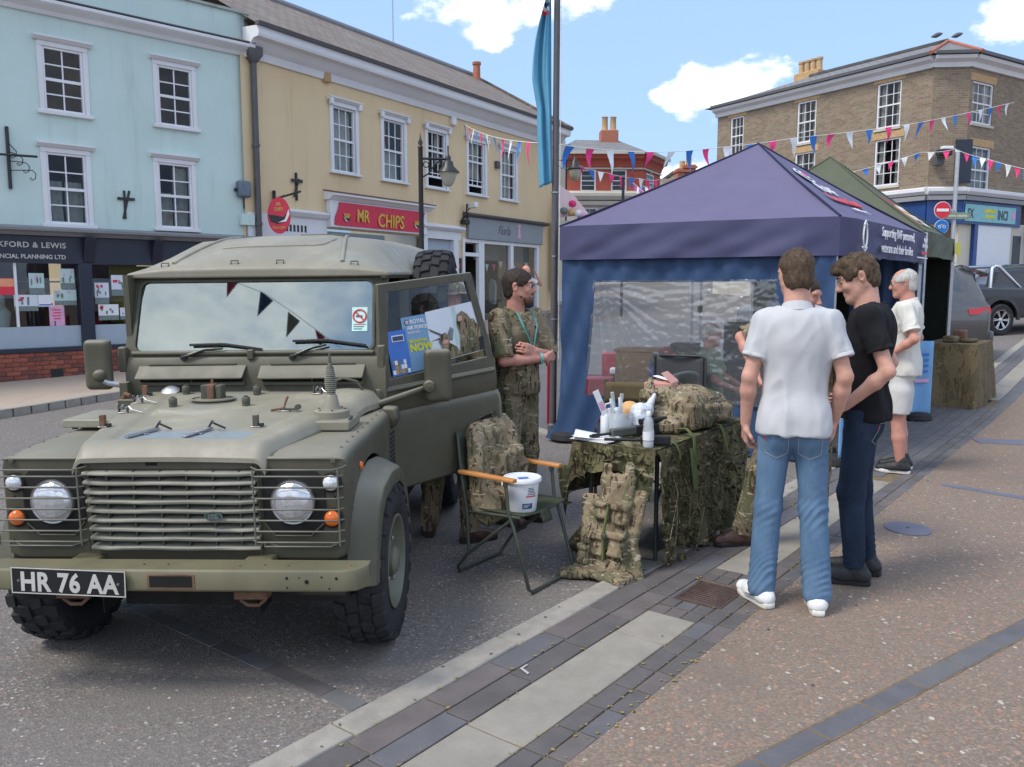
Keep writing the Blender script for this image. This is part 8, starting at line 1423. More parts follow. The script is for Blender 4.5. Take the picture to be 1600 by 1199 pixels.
 k=thing('pink_carton','open salmon pink carton behind the camouflage helmet','carton',W(1.15,.50,.0),ang+.2); MB().box((-.11,-.1,.06),(.11,.1,.27)).build('body','pink_box',k,bevel=.004); MB().add([(-.11,-.1,.27),(.11,-.1,.27),(.09,-.02,.34),(-.09,-.02,.34)],[(0,1,2,3)]).build('flap','pink_box',k,solid=.004); MB().box((-.1,-.09,.0),(.1,.09,.06)).build('stand','cardboard',k)
 k=thing('mess_tin_lid','round grey pan lid with a pale sticker leaning behind the pink carton','pan',W(1.43,.50,.02),ang-.5); M=T(0,0,.19) @ RX(R(-38)); MB().lathe([(0,.0),(.16,.0),(.175,.012),(.178,.022),(.17,.024),(.155,.012),(.12,.006),(0,.004)],40,M,cap=False).build('dish','tray_grey',k,smooth=50); MB().lathe([(.115,.006),(.12,.013),(.125,.006)],40,M,cap=False).build('ring','dark_olive',k,smooth=60); MB().cbox((-.03,-.04,.009),(.06,.045,.003),M).build('sticker','teal_paper',k); MB().box((-.12,-.04,0),(.12,.1,.12)).build('stand','dark_olive',k,bevel=.02)
 k=MB().grid(lambda u,v: (-.10+.2*u,-.08+.16*v,.004+.01*math.sin(u*4)),6,3).build('paper_sheet','paper_white',smooth=180,solid=.002); k.location=W(1.26,.50,.27); k.rotation_euler=(R(12),R(8),ang); tag(k,'white sheet of paper behind the pink carton','paper')
 # rifle
 rA,rB=W(.02,.44,.035),W(.92,.05,.05); rd=(rB-rA).normalized(); rp=Vector((-rd.y,rd.x,0)); Rf=thing('rifle','black and green training rifle lying along the table front','rifle',rA,0); Mr=frame(Vector((0,0,0)),rd,rp,rd.cross(rp)); Lr=(rB-rA).length
 MB().tube([Mr @ Vector((0,0,0)),Mr @ Vector((.30,0,0))],.009,10).build('barrel','gun_black',Rf,smooth=60); MB().tube([Mr @ Vector((.02,0,0)),Mr @ Vector((.07,0,0))],.013,10).build('muzzle','gun_black',Rf,smooth=60); MB().box((.16,-.022,-.026),(.36,.022,.030),Mr).build('handguard','gun_green',Rf,bevel=.01,seg=2); MB().box((.34,-.019,-.035),(.74,.019,.030),Mr).build('receiver','gun_black',Rf,bevel=.008); MB().box((.60,-.025,-.07),(.86,.025,.035),Mr).build('stock','gun_green',Rf,bevel=.015,seg=2); MB().box((.84,-.027,-.08),(.865,.027,.04),Mr).build('butt_pad','rubber_black',Rf,bevel=.008); MB().box((.42,-.018,-.11),(.48,.018,-.03),Mr @ T(0,0,0)).build('grip','gun_black',Rf,bevel=.008); MB().box((.52,-.014,-.12),(.59,.014,-.03),Mr).build('magazine','gun_black',Rf,bevel=.005); MB().tube([Mr @ Vector((.40,0,.052)),Mr @ Vector((.62,0,.052))],[.019,.016],12).build('sight','gun_black',Rf,smooth=60); MB().box((.44,-.01,.025),(.56,.01,.05),Mr).build('sight_mount','gun_black',Rf)
 k=thing('rifle','second dark rifle part with short barrel beside the water bottle','rifle',W(.10,.12,.03),ang+R(118)); MB().tube([(0,0,0),(.24,0,0)],.010,10).build('barrel','gun_black',k,smooth=60); MB().box((-.16,-.02,-.025),(.02,.02,.03)).build('receiver','gun_black',k,bevel=.008)
 # slings hanging over the edge
 def strap(name,label,pts,w,mat,side=us):
  b=MB(); rg=[]
  for i,p in enumerate(pts): a=pts[max(0,i-1)]; e=pts[min(len(pts)-1,i+1)]; tv=(e-a).normalized(); rg.append([p-side*w/2,p+side*w/2,p+side*w/2+Vector((0,0,.002))-vs*.004,p-side*w/2+Vector((0,0,.002))-vs*.004])
  b.rings(rg); ob=b.build(name,mat,smooth=60); tag(ob,label,'sling')
 strap('rifle_sling','olive green webbing sling looped over the table edge',[W(.55,.12,.04),W(.53,.04,.05),W(.50,-.025,.01),W(.48,-.045,-.10),W(.46,-.06,-.22),W(.44,-.07,-.30),W(.42,-.075,-.32),W(.40,-.08,-.28),W(.39,-.07,-.16),W(.41,-.05,-.05)],.032,'webbing'); strap('webbing_strap','short green strap hanging at the right of the table edge',[W(.95,.05,.03),W(.96,-.02,.02),W(.97,-.05,-.06),W(.985,-.06,-.14),W(.99,-.065,-.17)],.03,'webbing'); strap('thin_strap','narrow green strap curling in front of the water bottle',[W(.30,.10,.02),W(.26,.03,.015),W(.24,-.02,.0),W(.235,-.05,-.05),W(.24,-.055,-.10)],.02,'webbing')
 # bottles and papers
 k=thing('water_bottle','clear plastic water bottle with white cap at the table corner','bottle',W(.055,.07),0); MB().lathe([(0,0),(.030,.0),(.033,.006),(.033,.03),(.031,.035),(.033,.04),(.033,.105),(.030,.125),(.031,.15),(.024,.172),(.013,.185),(.013,.198)],26,cap=False).build('bottle','bottle_clear',k,smooth=60); MB().lathe([(.0,.003),(.0305,.003),(.031,.09),(.0,.09)],24,cap=False).build('water','bottle_clear',k,smooth=60); MB().lathe([(.0335,.045),(.0338,.045),(.0338,.095),(.0335,.095)],26,cap=False).build('label','paper_white',k,smooth=60); MB().lathe([(.015,.192),(.0155,.192),(.0155,.214),(.013,.217),(0,.217)],18,cap=False).build('cap','bucket_white',k,smooth=40)
 k=thing('sanitiser_bottle','white pump bottle among the clear plastic tubes','bottle',W(.30,.49),.6); MB().lathe([(0,0),(.028,0),(.03,.01),(.03,.12),(.018,.145),(.012,.15),(.012,.17)],20,cap=False).build('bottle','bucket_white',k,smooth=60); MB().tube([(0,0,.165),(0,0,.20),(.045,0,.205)],.006,8).build('pump','bucket_white',k,smooth=60)
 hold=thing('tube_holder','clear plastic tub full of tubes and leaflets on the table','tub',W(.36,.42),.3); MB().lathe([(.0,.0),(.075,0),(.085,.15),(.082,.15),(.072,.006),(0,.006)],24,cap=False).build('tub','bottle_clear',hold,smooth=60); rr=random.Random(5)
 for q_ in range(10):
  a=rr.uniform(0,6.28); rad=rr.uniform(.01,.05); hh=rr.uniform(.14,.30); MB().box((-.011,-.008,0),(.011,.008,hh),T(rad*math.cos(a),rad*math.sin(a),.01) @ RY(rr.uniform(-.35,.1)) @ RX(rr.uniform(-.2,.2))).build('tube',rr.choice(['bottle_clear','clear_plastic','paper_white','poster_sky']),hold,bevel=.003)
 MB().box((-.02,-.003,.05),(.02,.003,.32),T(-.04,0,0) @ RY(-.42)).build('leaflet','paper_white',hold); MB().box((-.016,-.0035,.18),(.016,.0035,.24),T(-.04,0,0) @ RY(-.42)).build('leaflet_print','poster_pink',hold)
 bg=soft('plastic_bag','crinkled clear plastic bag with an orange ball inside','bag',W(.48,.34),[('ell',(0,0,.09),(.08,.075,.11),.03),('cone',(.06,-.03,.15),(.10,-.06,.25),.04,.01,.03),('cone',(-.05,-.05,.05),(.05,-.06,.03),.04,.04,.02)],'poly_bag',.010,.008,13)
 ob=MB().lathe([(0,-.075)]+[(.075*math.cos(a),.075*math.sin(a)) for a in (-1.2,-.8,-.4,0,.4,.8,1.2)]+[(0,.075)],20,cap=False).build('orange_ball','ginger',smooth=180); ob.location=W(.50,.42,.13); tag(ob,'pale orange ball resting on the crinkled plastic bag','ball')
 pp=thing('paper_pile','loose white papers piled at the left end of the table','paper',W(.12,.45),ang+.2)
 for i in range(5): k=MB().grid(lambda u,v: (-.10+.2*u,-.14+.28*v,.003+i*.004+(.035*max(0,v-.45)*(1+.4*math.sin(u*4+i)) if i>2 else .002*math.sin(u*5))),6,6).build('sheet','paper_white',pp,smooth=180,solid=.001); k.rotation_euler.z=-.25+.13*i
 for i in range(4): MB().box((-.07+.025*i,-.13,.0225),(-.065+.025*i,-.09,.0235)).build('text_line','label_ink',pp)
 # vest leaning at the end of the table
 vb=A+t(-.16,.19,.0); S=SDF((-.45,-.45,-.02),(.45,.45,.72),.009); g=lambda a,b_,z: (us.x*a+vs.x*b_,us.y*a+vs.y*b_,z)
 def tb(a,b_,z,hs,lean,rz=0,rad=.016,k=.012): S.rbox(g(a,b_,z),hs,rad,k,Rz3(ang+rz) @ Ry3(lean))
 tb(.045,.0,.40,(.020,.115,.20),.22); tb(-.02,.02,.17,(.024,.145,.15),.28,.1); tb(.03,-.12,.28,(.018,.06,.24),.25,-.3); tb(.02,.15,.26,(.018,.055,.20),.3,.35)
 tb(.085,-.07,.60,(.012,.030,.07),.1); tb(.085,.075,.58,(.012,.030,.07),.1)
 for a,b_,z,w,h_ in ((-.045,-.065,.20,.055,.075),(-.05,.06,.19,.050,.07),(.0,-.06,.37,.05,.06),(.005,.06,.38,.045,.05),(-.06,.14,.12,.04,.06)): tb(a,b_,z,(.030,w,h_),.27,0,.012,.006); tb(a-.012,b_,z+h_*.75,(.027,w+.006,h_*.3),.27,0,.008,.004)
 tb(-.11,.05,.035,(.085,.15,.022),.05,.15); tb(-.13,-.10,.035,(.075,.09,.026),-.1,-.35); tb(-.17,.16,.028,(.06,.075,.02),.0,.5); S.cone(g(-.03,-.19,.03),g(.0,-.13,.26),.035,.030,.02); S.cut((0,0,0),(0,0,-1))
 ob=sdf_obj(S,'camouflage_vest','mtp_pack',None,lambda P,N: rumple(P,41,.022,1.2),1); ob.location=vb; tag(ob,'sand camouflage load vest slumped against the table end','vest')
 for (a,b_,z0,z1,w_) in ((-.075,-.12,.13,.30,.016),(-.078,.0,.10,.42,.018),(-.08,.115,.12,.30,.016)):
  MB().tube([g(a-.02,b_,z0),g(a-.005,b_+.01,(z0+z1)/2),g(a+.035,b_,z1)],w_*.5,4).build('strap','webbing' if b_==0 else 'mtp',ob); MB().cbox(g(a-.018,b_,(z0+z1)/2),(.03,.03,.024)).build('buckle','dark_olive',ob,bevel=.005)
 S=SDF((-.3,-.3,-.02),(.3,.3,.42),.009); S.ell((0,0,.12),(.11,.12,.14),.03); S.cone((-.08,.05,.1),(.08,.08,.25),.06,.05,.03); S.cone((.05,-.1,.04),(-.1,.12,.05),.05,.06,.03); S.cut((0,0,0),(0,0,-1)); ob=sdf_obj(S,'camouflage_rucksack','dpm',None,lambda P,N: .014*vnoise(P,(20,20,20),31)+.006*vnoise(P,(50,50,50),32),1); ob.location=A+t(.10,.44,.0); tag(ob,'dark camouflage rucksack under the near end of the table','rucksack')
 for i in range(4): MB().tube([Vector((-.05+.03*i,-.1,.05)),Vector((-.1-.03*i,-.2,.03+.02*i)),Vector((.02+.05*i,-.28,.012))],.002,4).build('cord','mtp_pack',ob)
 # brown camp chair behind the table
 pc=at(1000,690,6.75); k=thing('camp_chair','brown canvas director chair behind the kit table','camp chair',(pc.x-.02,pc.y,0),R(-14)); MB().grid(lambda u,v: (-.27+.54*u,.0+.04*math.sin(math.pi*u),.76+.17*v),10,4).build('backrest','tan_canvas',k,smooth=180,solid=.008); MB().grid(lambda u,v: (-.25+.5*u,-.44+.42*v,.45-.04*math.sin(math.pi*u)),8,6).build('seat','tan_canvas',k,smooth=180,solid=.008)
 for s in (-1,1): MB().tube([(s*.27,.02,.0),(s*.27,.02,.95)],.012,8).build('back_post','dark_olive',k,smooth=60); MB().tube([(s*.27,.02,.66),(s*.275,-.38,.66),(s*.28,-.44,.60),(s*.28,-.45,.0)],.013,8).build('arm_tube','leather_brown',k,smooth=60); MB().tube([(s*.27,0,.05),(-s*.27,-.45,.44)],.010,6).build('cross_leg','dark_olive',k)
build_props()

# ================================================================== flag, bunting, lamps, signs, cars
def build_misc():
 # flagpole with the pale blue ensign hanging slack
 b=at(863.5,684,9.42); P=thing('flagpole','grey steel flagpole beside the purple tent','flagpole',(b.x,b.y,.0)); MB().tube([(0,0,0),(0.015,0,3),(.04,0,8.2)],[.040,.036,.030],14).build('pole','drain_grey',P,smooth=60); MB().lathe([(.06,0),(.06,.12),(.045,.14)],16,T(0,0,.02)).build('base','drain_grey',P);
 for z in (1.35,2.05,2.75): MB().lathe([(.041,-.008),(.043,-.008),(.043,.008),(.041,.008)],16,T(.012,0,z),cap=False).build('band','steel',P)
 MB().tube([(.06,-.03,.9),(.07,-.03,8.0)],.004,4).build('halyard','string',P)
 zt,zb=at(866,-12,9.4).z,at(850,286,9.4).z
 def flag(u,v):
  z=zt+(zb-zt)*v; w=(.03+.12*min(1,v*2.2)+.07*max(0,math.sin(v*5.2))-.04*max(0,v-.75)*4*.5); s=u*w*1.05; f=math.sin(u*11+v*3.5)*.035*(.4+u)+math.sin(u*23+v*2)*.010
  return (-.045-s+.02*v,f-.02,z-.05*u*(1 if v>.9 else 0))
 fl=MB().grid(flag,40,60).build('flag','flag_blue',smooth=180,solid=.003); fl.location=P.location; tag(fl,'light blue ensign hanging limp on the flagpole','flag')
 for i,m in enumerate(('label_red','sign_white','label_blue','sign_white','label_red')): MB().grid(lambda u,v: Vector(flag(.25+.75*u,.012+.022*i+.02*v))+Vector((0,-.012,0)),8,2).build('canton_stripe',m,fl,smooth=180)
 # bunting: a string and its pennants, each pennant a part
 flip=random.Random(9)
 def bunting(label,pts,n,size,cols,sag=0.0,start=0,wind=.6):
  p0=Vector(pts[0]); B=thing('bunting',label,'bunting',p0); path=[]
  segs=[(Vector(a),Vector(c)) for a,c in zip(pts,pts[1:])]; tot=sum((c-a).length for a,c in segs)
  def pos(t):
   d=t*tot
   for a,c in segs:
    l=(c-a).length
    if d <= l+1e-6: f=d/l; q=a.lerp(c,f); q.z -= sag*4*f*(1-f); return q
    d -= l
   return segs[-1][1].copy()
  MB().tube([pos(k/60)-p0 for k in range(61)],.006 if size>.15 else .004,4).build('string','string',B)
  for k in range(n):
   t=(k+.5)/n; q=pos(t)-p0; d=(pos(min(1,t+.004))-pos(max(0,t-.004))).normalized(); w=size*.36; h=size*flip.uniform(.85,1.05); sw=flip.uniform(-1,1)*wind; tip=Vector((d.x*sw*.5,d.y*sw*.5+flip.uniform(-.3,.3)*wind,-1)).normalized()*h; side=Vector((-d.y,d.x,0))
   def pen(u,v): base=q+d*(w*(u*2-1))*(1-v); return base+tip*v+side*(.12*h*math.sin(v*3+k)*wind)
   MB().grid(pen,3,5).build('pennant',cols[(k+start) % len(cols)],B,smooth=180)
  return B
 PW=['pink','bunt_white','bunt_blue']
 A=at(725,195,17.4); Bp=at(866,221,9.3); C=at(1180,232,21); D=at(1584,162,25)
 bunting('bunting from the yellow wall to the flagpole',[at(723,193,22.5),at(858,224,11)],12,.40,['bunt_blue','pink','bunt_white'],.12)
 bunting('long bunting sweeping from the flagpole to the brick corner building',[at(872,226,12),at(1010,238,15),at(1110,232,17),at(1240,216,19),at(1430,193,22),at(1584,160,26.5)],27,.42,['bunt_blue','pink','bunt_white'],.02,0,1.0)
 bunting('lower bunting across the red brick building',[at(901,257,30),at(948,270,31),at(1000,279,32),at(1030,281,33)],9,.44,['pink','bunt_blue','bunt_white','pink'],.05)
 bunting('small steep bunting in front of the red brick building',[at(989,286,33),at(1012,305,32)],7,.30,['bunt_blue','pink','bunt_white'],.0); bunting('bunting running right beneath the red brick corner',[at(1000,290,33),at(1040,298,32)],6,.32,['bunt_blue','bunt_white','pink'],.02)
 bunting('short bunting in front of the lower brick windows',[at(1322,271,24),at(1440,238,24),at(1490,234,23.5)],8,.26,['bunt_white','bunt_blue','bunt_white','pink'],.03); bunting('bunting off the brick building to the right edge',[at(1490,232,24),at(1540,248,23),at(1640,272,21)],11,.30,['bunt_white','pink','bunt_blue'],.03)
 # bunting over the square, behind the camera: seen only as a reflection in the windscreen
 Vm=VEH.matrix_world if False else VEH.matrix_basis
 g0=Vm @ Vector((0,1.129,1.318)); g1=Vm @ Vector((0,1.266,1.752)); tv=(g1-g0).normalized(); nx=(Vm.to_3x3() @ Vector((1,0,0))).normalized(); nrm=nx.cross(tv).normalized()
 if nrm.y>0: nrm=-nrm
 def refl(px,py,dist):
  d=ray(px,py).normalized(); t=(g0-CAMP).dot(nrm)/d.dot(nrm); h=CAMP+d*t; return h+(d-nrm*2*d.dot(nrm))*dist
 RB=thing('bunting','bunting of four pennants overhead, mirrored in the vehicle windscreen','bunting',refl(420,470,5.0)); rb=RB.location
 path=[refl(330,400,5.6),refl(360,438,5.4),refl(412,458,5.2),refl(460,490,5.0),refl(500,520,4.8),refl(540,550,4.6)]; MB().tube([p-rb for p in path],.004,5).build('string','string',RB)
 for tri,m in ((((355,439),(373,441),(354,465)),'bunt_red'),(((407,455),(427,470),(402,495)),'bunt_navy'),(((450,487),(469,502),(447,528)),'bunt_grey'),(((492,515),(508,527),(500,545)),'bunt_red')):
  q=[refl(x,y,5.1+.1*i)-rb for i,(x,y) in enumerate(tri)]; MB().add(q,[(0,1,2)]).build('pennant',m,RB,solid=.002)
 # street lamp with bracket, in front of the yellow building
 b=at(659,400,15.2); Lm=thing('street_lamp','black wall height street lamp with bracket arm before the yellow building','street lamp',(b.x,b.y,gz(b.x,b.y)),R(24)); zz=at(659,232,15.2).z-gz(b.x,b.y); MB().lathe([(.11,0),(.11,.8),(.06,.9),(.048,1.2),(.042,zz),(.05,zz+.02),(.03,zz+.05),(.045,zz+.1),(.02,zz+.16),(.0,zz+.28)],14).build('post','dark_iron',Lm,smooth=50)
 az=at(690,248,15.2).z-gz(b.x,b.y); arm=MB().tube([(0,0,az),(.52,0,az+.02)],.022,8).build('arm','dark_iron',Lm,smooth=60); MB().tube([(.0,0,az-.34),(.14,0,az-.26),(.26,0,az-.10),(.38,0,az)],.014,6).build('scroll','dark_iron',arm,smooth=60); MB().tube([(.1+.05*math.cos(a),0,az-.1+.05*math.sin(a)) for a in (k*.6 for k in range(11))],.010,5).build('scroll','dark_iron',arm)
 ln=MB().lathe([(0,.16),(.02,.10),(.05,.06),(.05,0),(.09,-.03),(.10,-.10),(.20,-.20),(.205,-.22),(.16,-.215)],20,T(.52,0,az),cap=False).build('lantern','dark_iron',Lm,smooth=50); MB().lathe([(.17,-.215),(.14,-.30),(.09,-.42),(.05,-.46),(0,-.47)],16,T(.52,0,az),cap=False).build('globe','lamp_glass',ln,smooth=60); MB().tube([(.52,0,az+.1),(.52,0,az+.26)],.014,6).build('finial','dark_iron',ln)
 b=at(898,262,30); Lw=thing('wall_lantern','dark wall lantern on an arm before the red brick building','lantern',b); MB().tube([(-.9,0,.25),(.0,0,.25)],.02,6).build('arm','dark_iron',Lw); MB().tube([(-.7,0,.2),(-.45,0,-.05),(-.25,0,.22)],.015,5).build('scroll','dark_iron',Lw); MB().lathe([(0,.45),(.05,.3),(.12,.2),(.16,.05),(.26,-.05),(.24,-.08)],14,cap=False).build('hood','dark_iron',Lw,smooth=50); MB().lathe([(.22,-.08),(.18,-.3),(.1,-.45),(0,-.47)],14,cap=False).build('globe','lamp_glass',Lw,smooth=60)
 b=at(973,340,26); o=thing('slim_post','thin dark lamp post rising behind the purple tent','post',(b.x,b.y,gz(b.x,b.y))); MB().tube([(0,0,0),(0,0,at(973,280,26).z-gz(b.x,b.y))],.045,8).build('shaft','dark_iron',o,smooth=60); MB().lathe([(.05,0),(.07,.03),(0,.1)],10,T(0,0,at(973,280,26).z-gz(b.x,b.y))).build('cap','dark_iron',o)
 # toy and ice-cream stall poster with awning behind the pole
 b=at(893,330,27); o=thing('fairground_awning','pale pink striped awning with toys behind the flagpole','awning',(b.x,b.y,0)); z=at(893,340,27).z; MB().add([(-.45,0,z),(.55,0,z+.1),(.1,.5,z+.75),(-.4,.5,z+1.1)],[(0,1,2,3)]).build('canopy','pink_render',o,solid=.03); [MB().lathe([(0,-.12),(.1,-.08),(.13,0),(.1,.08),(0,.12)],10,T(x,-.1,z+zz_)).build('toy',m,o,smooth=60) for x,zz_,m in ((.0,.15,'ginger'),(.2,.12,'bunt_white'),(.02,.42,'pink'),(-.25,.2,'poster_grey'),(.35,.05,'poster_pink'))]; MB().cbox((0,.2,z-1.2),(1.2,.3,2.2)).build('stall','cream_render',o)
 # red panel and cable by the pole
 b=at(871,620,10.2); o=MB().cbox((0,0,.45),(.10,.06,.95)).build('red_board','red_panel',bevel=.01); o.location=(b.x-.08,b.y,.02); tag(o,'narrow red board standing behind the flagpole','board')
 b=at(866,490,13); o=MB().cbox((0,0,.0),(.05,.05,.55)).build('small_banner','shop_cyan',bevel=.008); o.location=(b.x-.02,b.y,1.3); MB().cbox((0,0,-.75),(.03,.03,1.1)).build('pole','steel',o); tag(o,'slim turquoise banner behind the flagpole','banner')
 # sign post with no entry and cycle signs
 b=at(1487,400,21.5); g=gz(b.x,b.y); o=thing('sign_post','grey sign post with no entry and blue cycle signs','sign post',(b.x,b.y,g)); ztop=at(1490,238,21.5).z-g; MB().tube([(0,0,0),(0,0,ztop)],.05,12).build('post','galv',o,smooth=60); zn=at(1467,329,21.5).z-g; dx=-.34
 def disc(x,z,r,m,y,par,name): return MB().lathe([(0,0),(r,0),(r,.008),(0,.008)],32,T(x,y,z) @ RX(R(90))).build(name,m,par)
 s=disc(dx,zn,.215,'sign_white',-.07,o,'no_entry_sign'); disc(dx,zn,.20,'sign_no_entry',-.08,s,'face'); MB().cbox((dx,-.092,zn),(.30,.006,.07)).build('bar','sign_white',s); z2=at(1467,355,21.5).z-g; s=disc(dx,z2,.18,'sign_white',-.07,o,'cycle_sign'); disc(dx,z2,.168,'sign_blue',-.08,s,'face')
 for q in (-.06,.06): MB().tube([(dx+q+.035*math.cos(a),-.09,z2+.0+.035*math.sin(a)) for a in (k*.52 for k in range(12))],.007,5,closed=True).build('bicycle','sign_white',s)
 MB().tube([(dx-.06,-.09,z2),(dx,-.09,z2+.06),(dx+.06,-.09,z2)],.007,5).build('bicycle','sign_white',s)
 z3=at(1490,338,21.5).z-g; s=MB().prism([(-.33,0),(-.26,.085),(.30,.085),(.36,0),(.30,-.085),(-.26,-.085)],(.0,.02),T(.03,-.06,z3) @ RX(R(90))).build('finger_sign','sign_green',o,bevel=.004); text_mesh('lettering','TOWN CENTRE',.075,'sign_white',T(-.22,-.085,z3-.03) @ RX(R(90)),s,.001,.002,0,.95); MB().box((-.14,-.08,zn-.03),(0,-.05,zn+.03)).build('clamp','galv',o); MB().cbox((0,-.055,at(1487,400,21.5).z-g),(.03,.02,.3)).build('sticker','yellow_ink',o)
 # ---- cars
 def car_wheel(par,M,r,w,mat='alloy',spokes=6):
  ty=MB().lathe([(r*.62,-w/2),(r*.9,-w/2),(r,-w*.36),(r,w*.36),(r*.9,w/2),(r*.62,w/2)],32,M,cap=False).build('wheel','tyre',par,smooth=40); MB().lathe([(r*.62,w*.48),(r*.58,w*.2),(r*.3,w*.1),(0,w*.1)],28,M,cap=False).build('rim_dish','underside',ty,smooth=40); MB().lathe([(r*.63,w*.50),(r*.66,w*.5),(r*.64,w*.44),(r*.58,w*.4)],32,M,cap=False).build('rim',mat,ty,smooth=40); MB().lathe([(r*.16,w*.3),(r*.12,w*.42),(0,w*.43)],16,M,cap=False).build('hub',mat,ty,smooth=40)
  for k in range(spokes):
   for e in (-.10,.10): MB().hexa([(M @ RZ(2*math.pi*k/spokes+e)) @ Vector(p) for p in ((r*.1,-r*.035,w*.28),(r*.64,-r*.05,w*.36),(r*.64,r*.03,w*.36),(r*.1,r*.02,w*.28),(r*.1,-r*.03,w*.40),(r*.64,-r*.045,w*.47),(r*.64,r*.02,w*.47),(r*.1,r*.015,w*.40))]).build('spoke',mat,ty)
  return ty
 # grey SUV: its rear end shows past the tent
 b=at(1505,450,16.4); g=gz(b.x,b.y); S=thing('grey_suv','dark grey SUV parked with its rear towards the square','car',(b.x+.42,b.y,g),R(68))
 # local: y forward, x right; rear face at y=0
 def sec(y,zb,zs,zr,hw,hr): return [(-hw*.92,y,zb),(-hw,y,zb+.18),(-hw,y,zs-.12),(-hw*.97,y,zs),(-hr,y,zr-.10),(-hr*.86,y,zr),(hr*.86,y,zr),(hr,y,zr-.10),(hw*.97,y,zs),(hw,y,zs-.12),(hw,y,zb+.18),(hw*.92,y,zb)]
 MB().rings([sec(-.02,.40,1.02,1.06,.84,.80),sec(.03,.34,1.06,1.10,.93,.82),sec(.30,.30,1.08,1.70,.97,.70),sec(.62,.28,1.08,1.82,.985,.70),sec(1.6,.28,1.06,1.86,.985,.71),sec(2.8,.28,1.04,1.80,.98,.68),sec(3.4,.28,1.02,1.12,.97,.85),sec(4.6,.32,.92,.98,.90,.8)]).build('body','suv_grey',S,smooth=38,bevel=.03,seg=2)
 MB().add([(-.62,.075,1.16),(.62,.075,1.16),(.55,.27,1.63),(-.55,.27,1.63)],[(0,1,2,3)]).build('rear_window','car_glass',S,solid=.01); MB().add([(-.66,.02,1.66),(.66,.02,1.66),(.66,.5,1.83),(-.66,.5,1.83),(-.66,.05,1.62),(.66,.05,1.62)],[(0,1,2,3),(0,4,5,1)]).build('spoiler','pickup_black',S,solid=.02)
 for s in (-1,1):
  MB().add([(s*.905,.42,1.10),(s*.76,.60,1.66),(s*.76,1.55,1.72),(s*.94,1.5,1.10)],[(0,1,2,3)]).build('side_window','car_glass',S,solid=.012); MB().add([(s*.45,-.035,.93),(s*.90,-.01,.93),(s*.99,.35,.90),(s*.99,.38,1.0),(s*.90,.015,1.05),(s*.45,-.02,1.04)],[(0,1,4,5),(1,2,3,4)]).build('tail_light','red_lens',S,solid=.02); MB().tube([(s*.66,.6,1.88),(s*.66,.75,1.93),(s*.66,2.4,1.92),(s*.64,2.6,1.86)],.022,8).build('roof_rail','alloy',S,smooth=60)
  for y in (.95,3.8): car_wheel(S,T(s*.85,y,.37) @ RY(R(90*s)),.37,.24)
 MB().box((-.80,-.10,.36),(.80,.06,.60)).build('bumper','suv_grey',S,bevel=.05,seg=3); MB().box((-.26,-.065,.74),(.26,-.045,.86)).build('number_plate','yellow_ink',S); MB().box((-.5,-.052,.95),(.5,-.035,1.02)).build('trim','black_plastic',S); MB().box((.45,-.115,.50),(.75,-.09,.56)).build('reflector','red_lens',S)
 for x in (-.55,.55): MB().tube([(x-.06,-.06,.34),(x+.06,-.06,.34)],.03,8).build('exhaust','alloy',S)
 # black pick-up: rear wheel, load bed and chrome sports bar
 b=at(1565,450,20.2); g=gz(b.x,b.y); K=thing('black_pickup','black pickup truck with chrome sports bar behind the grey SUV','pickup',(b.x,b.y,g-.0),R(14))
 # local x forward (right), y away; near side at y=0
 poly=[(-1.0,.50),(-.98,1.0),(-.95,1.16),(1.15,1.14),(1.25,1.62),(1.7,1.76),(2.9,1.74),(3.4,1.15),(4.6,1.02),(4.7,.5),(3.9,.42),(3.8,.7),(3.2,.7),(3.05,.42),(.52,.42),(.44,.62),(.3,.78),(0,.84),(-.3,.78),(-.44,.62),(-.52,.50)]
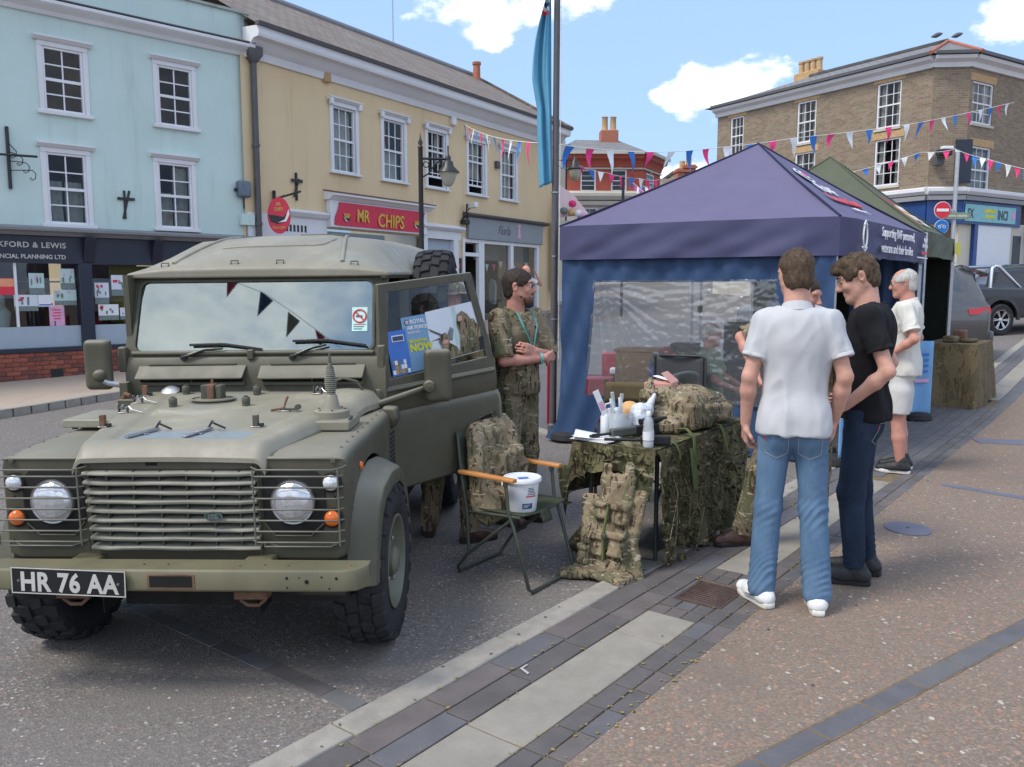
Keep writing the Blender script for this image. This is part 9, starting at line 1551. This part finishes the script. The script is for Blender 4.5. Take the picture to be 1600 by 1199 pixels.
 MB().prism(poly,(-1.75,0),RX(R(90))).build('body','pickup_black',K,bevel=.05,seg=2); MB().prism([(1.35,1.2),(1.42,1.6),(1.75,1.68),(2.8,1.66),(3.2,1.2)],(0,.012),RX(R(90)) @ T(0,0,.004)).build('side_window','car_glass',K)
 b_=MB();
 for (a0,a1) in ((0,1),): rg=[[(.47*math.cos(a)*k2,-yy,.40+.47*math.sin(a)*k2) for k2,yy in ((1.0,0),(1.0,.06),(1.2,.04),(1.22,0))] for a in (math.pi*q/14-.05 for q in range(15))]; b_.rings(rg)
 b_.build('wheel_arch','black_plastic',K,smooth=50)
 for x in (0,3.5): car_wheel(K,T(x,.06,.38) @ RX(R(90)),.385,.26,'alloy',6); car_wheel(K,T(x,1.65,.38) @ RX(R(-90)),.385,.26,'alloy',6)
 for y in (.22,1.5): MB().tube([(-.12,y,1.12),(-.10,y,1.62),(-.02,y,1.68),(.10,y,1.66),(.75,y,1.16)],.04,10).build('sports_bar','chrome',K,smooth=60)
 MB().tube([(-.05,.22,1.66),(-.05,1.5,1.66)],.04,10).build('sports_bar','chrome',K,smooth=60); MB().box((-1.06,.1,.52),(-.96,1.65,.66)).build('bumper','chrome',K,bevel=.03); MB().box((-1.02,.02,.78),(-.96,.14,1.08)).build('tail_light','red_lens',K,bevel=.01)
 # blue car further off
 b=at(1640,450,27); g=gz(b.x,b.y); K=thing('blue_car','dark blue car parked behind the pickup at the right edge','car',(b.x,b.y,g),R(5)); poly=[(-2.1,.35),(-2.15,.8),(-1.5,.98),(-.9,1.42),(.3,1.48),(1.3,1.0),(2.1,.9),(2.15,.4)]; MB().prism(poly,(-1.7,0),RX(R(90))).build('body','car_blue',K,bevel=.08,seg=3); MB().prism([(-1.3,1.0),(-.82,1.36),(.25,1.40),(1.05,1.02)],(0,.012),RX(R(90)) @ T(0,0,.004)).build('side_window','car_glass',K); [car_wheel(K,T(x,.05,.33) @ RX(R(90)),.33,.2) for x in (-1.3,1.35)]
 # white road line by the cars
 for (a,e) in (((1575,538),(1600,524)),): pass
build_misc()
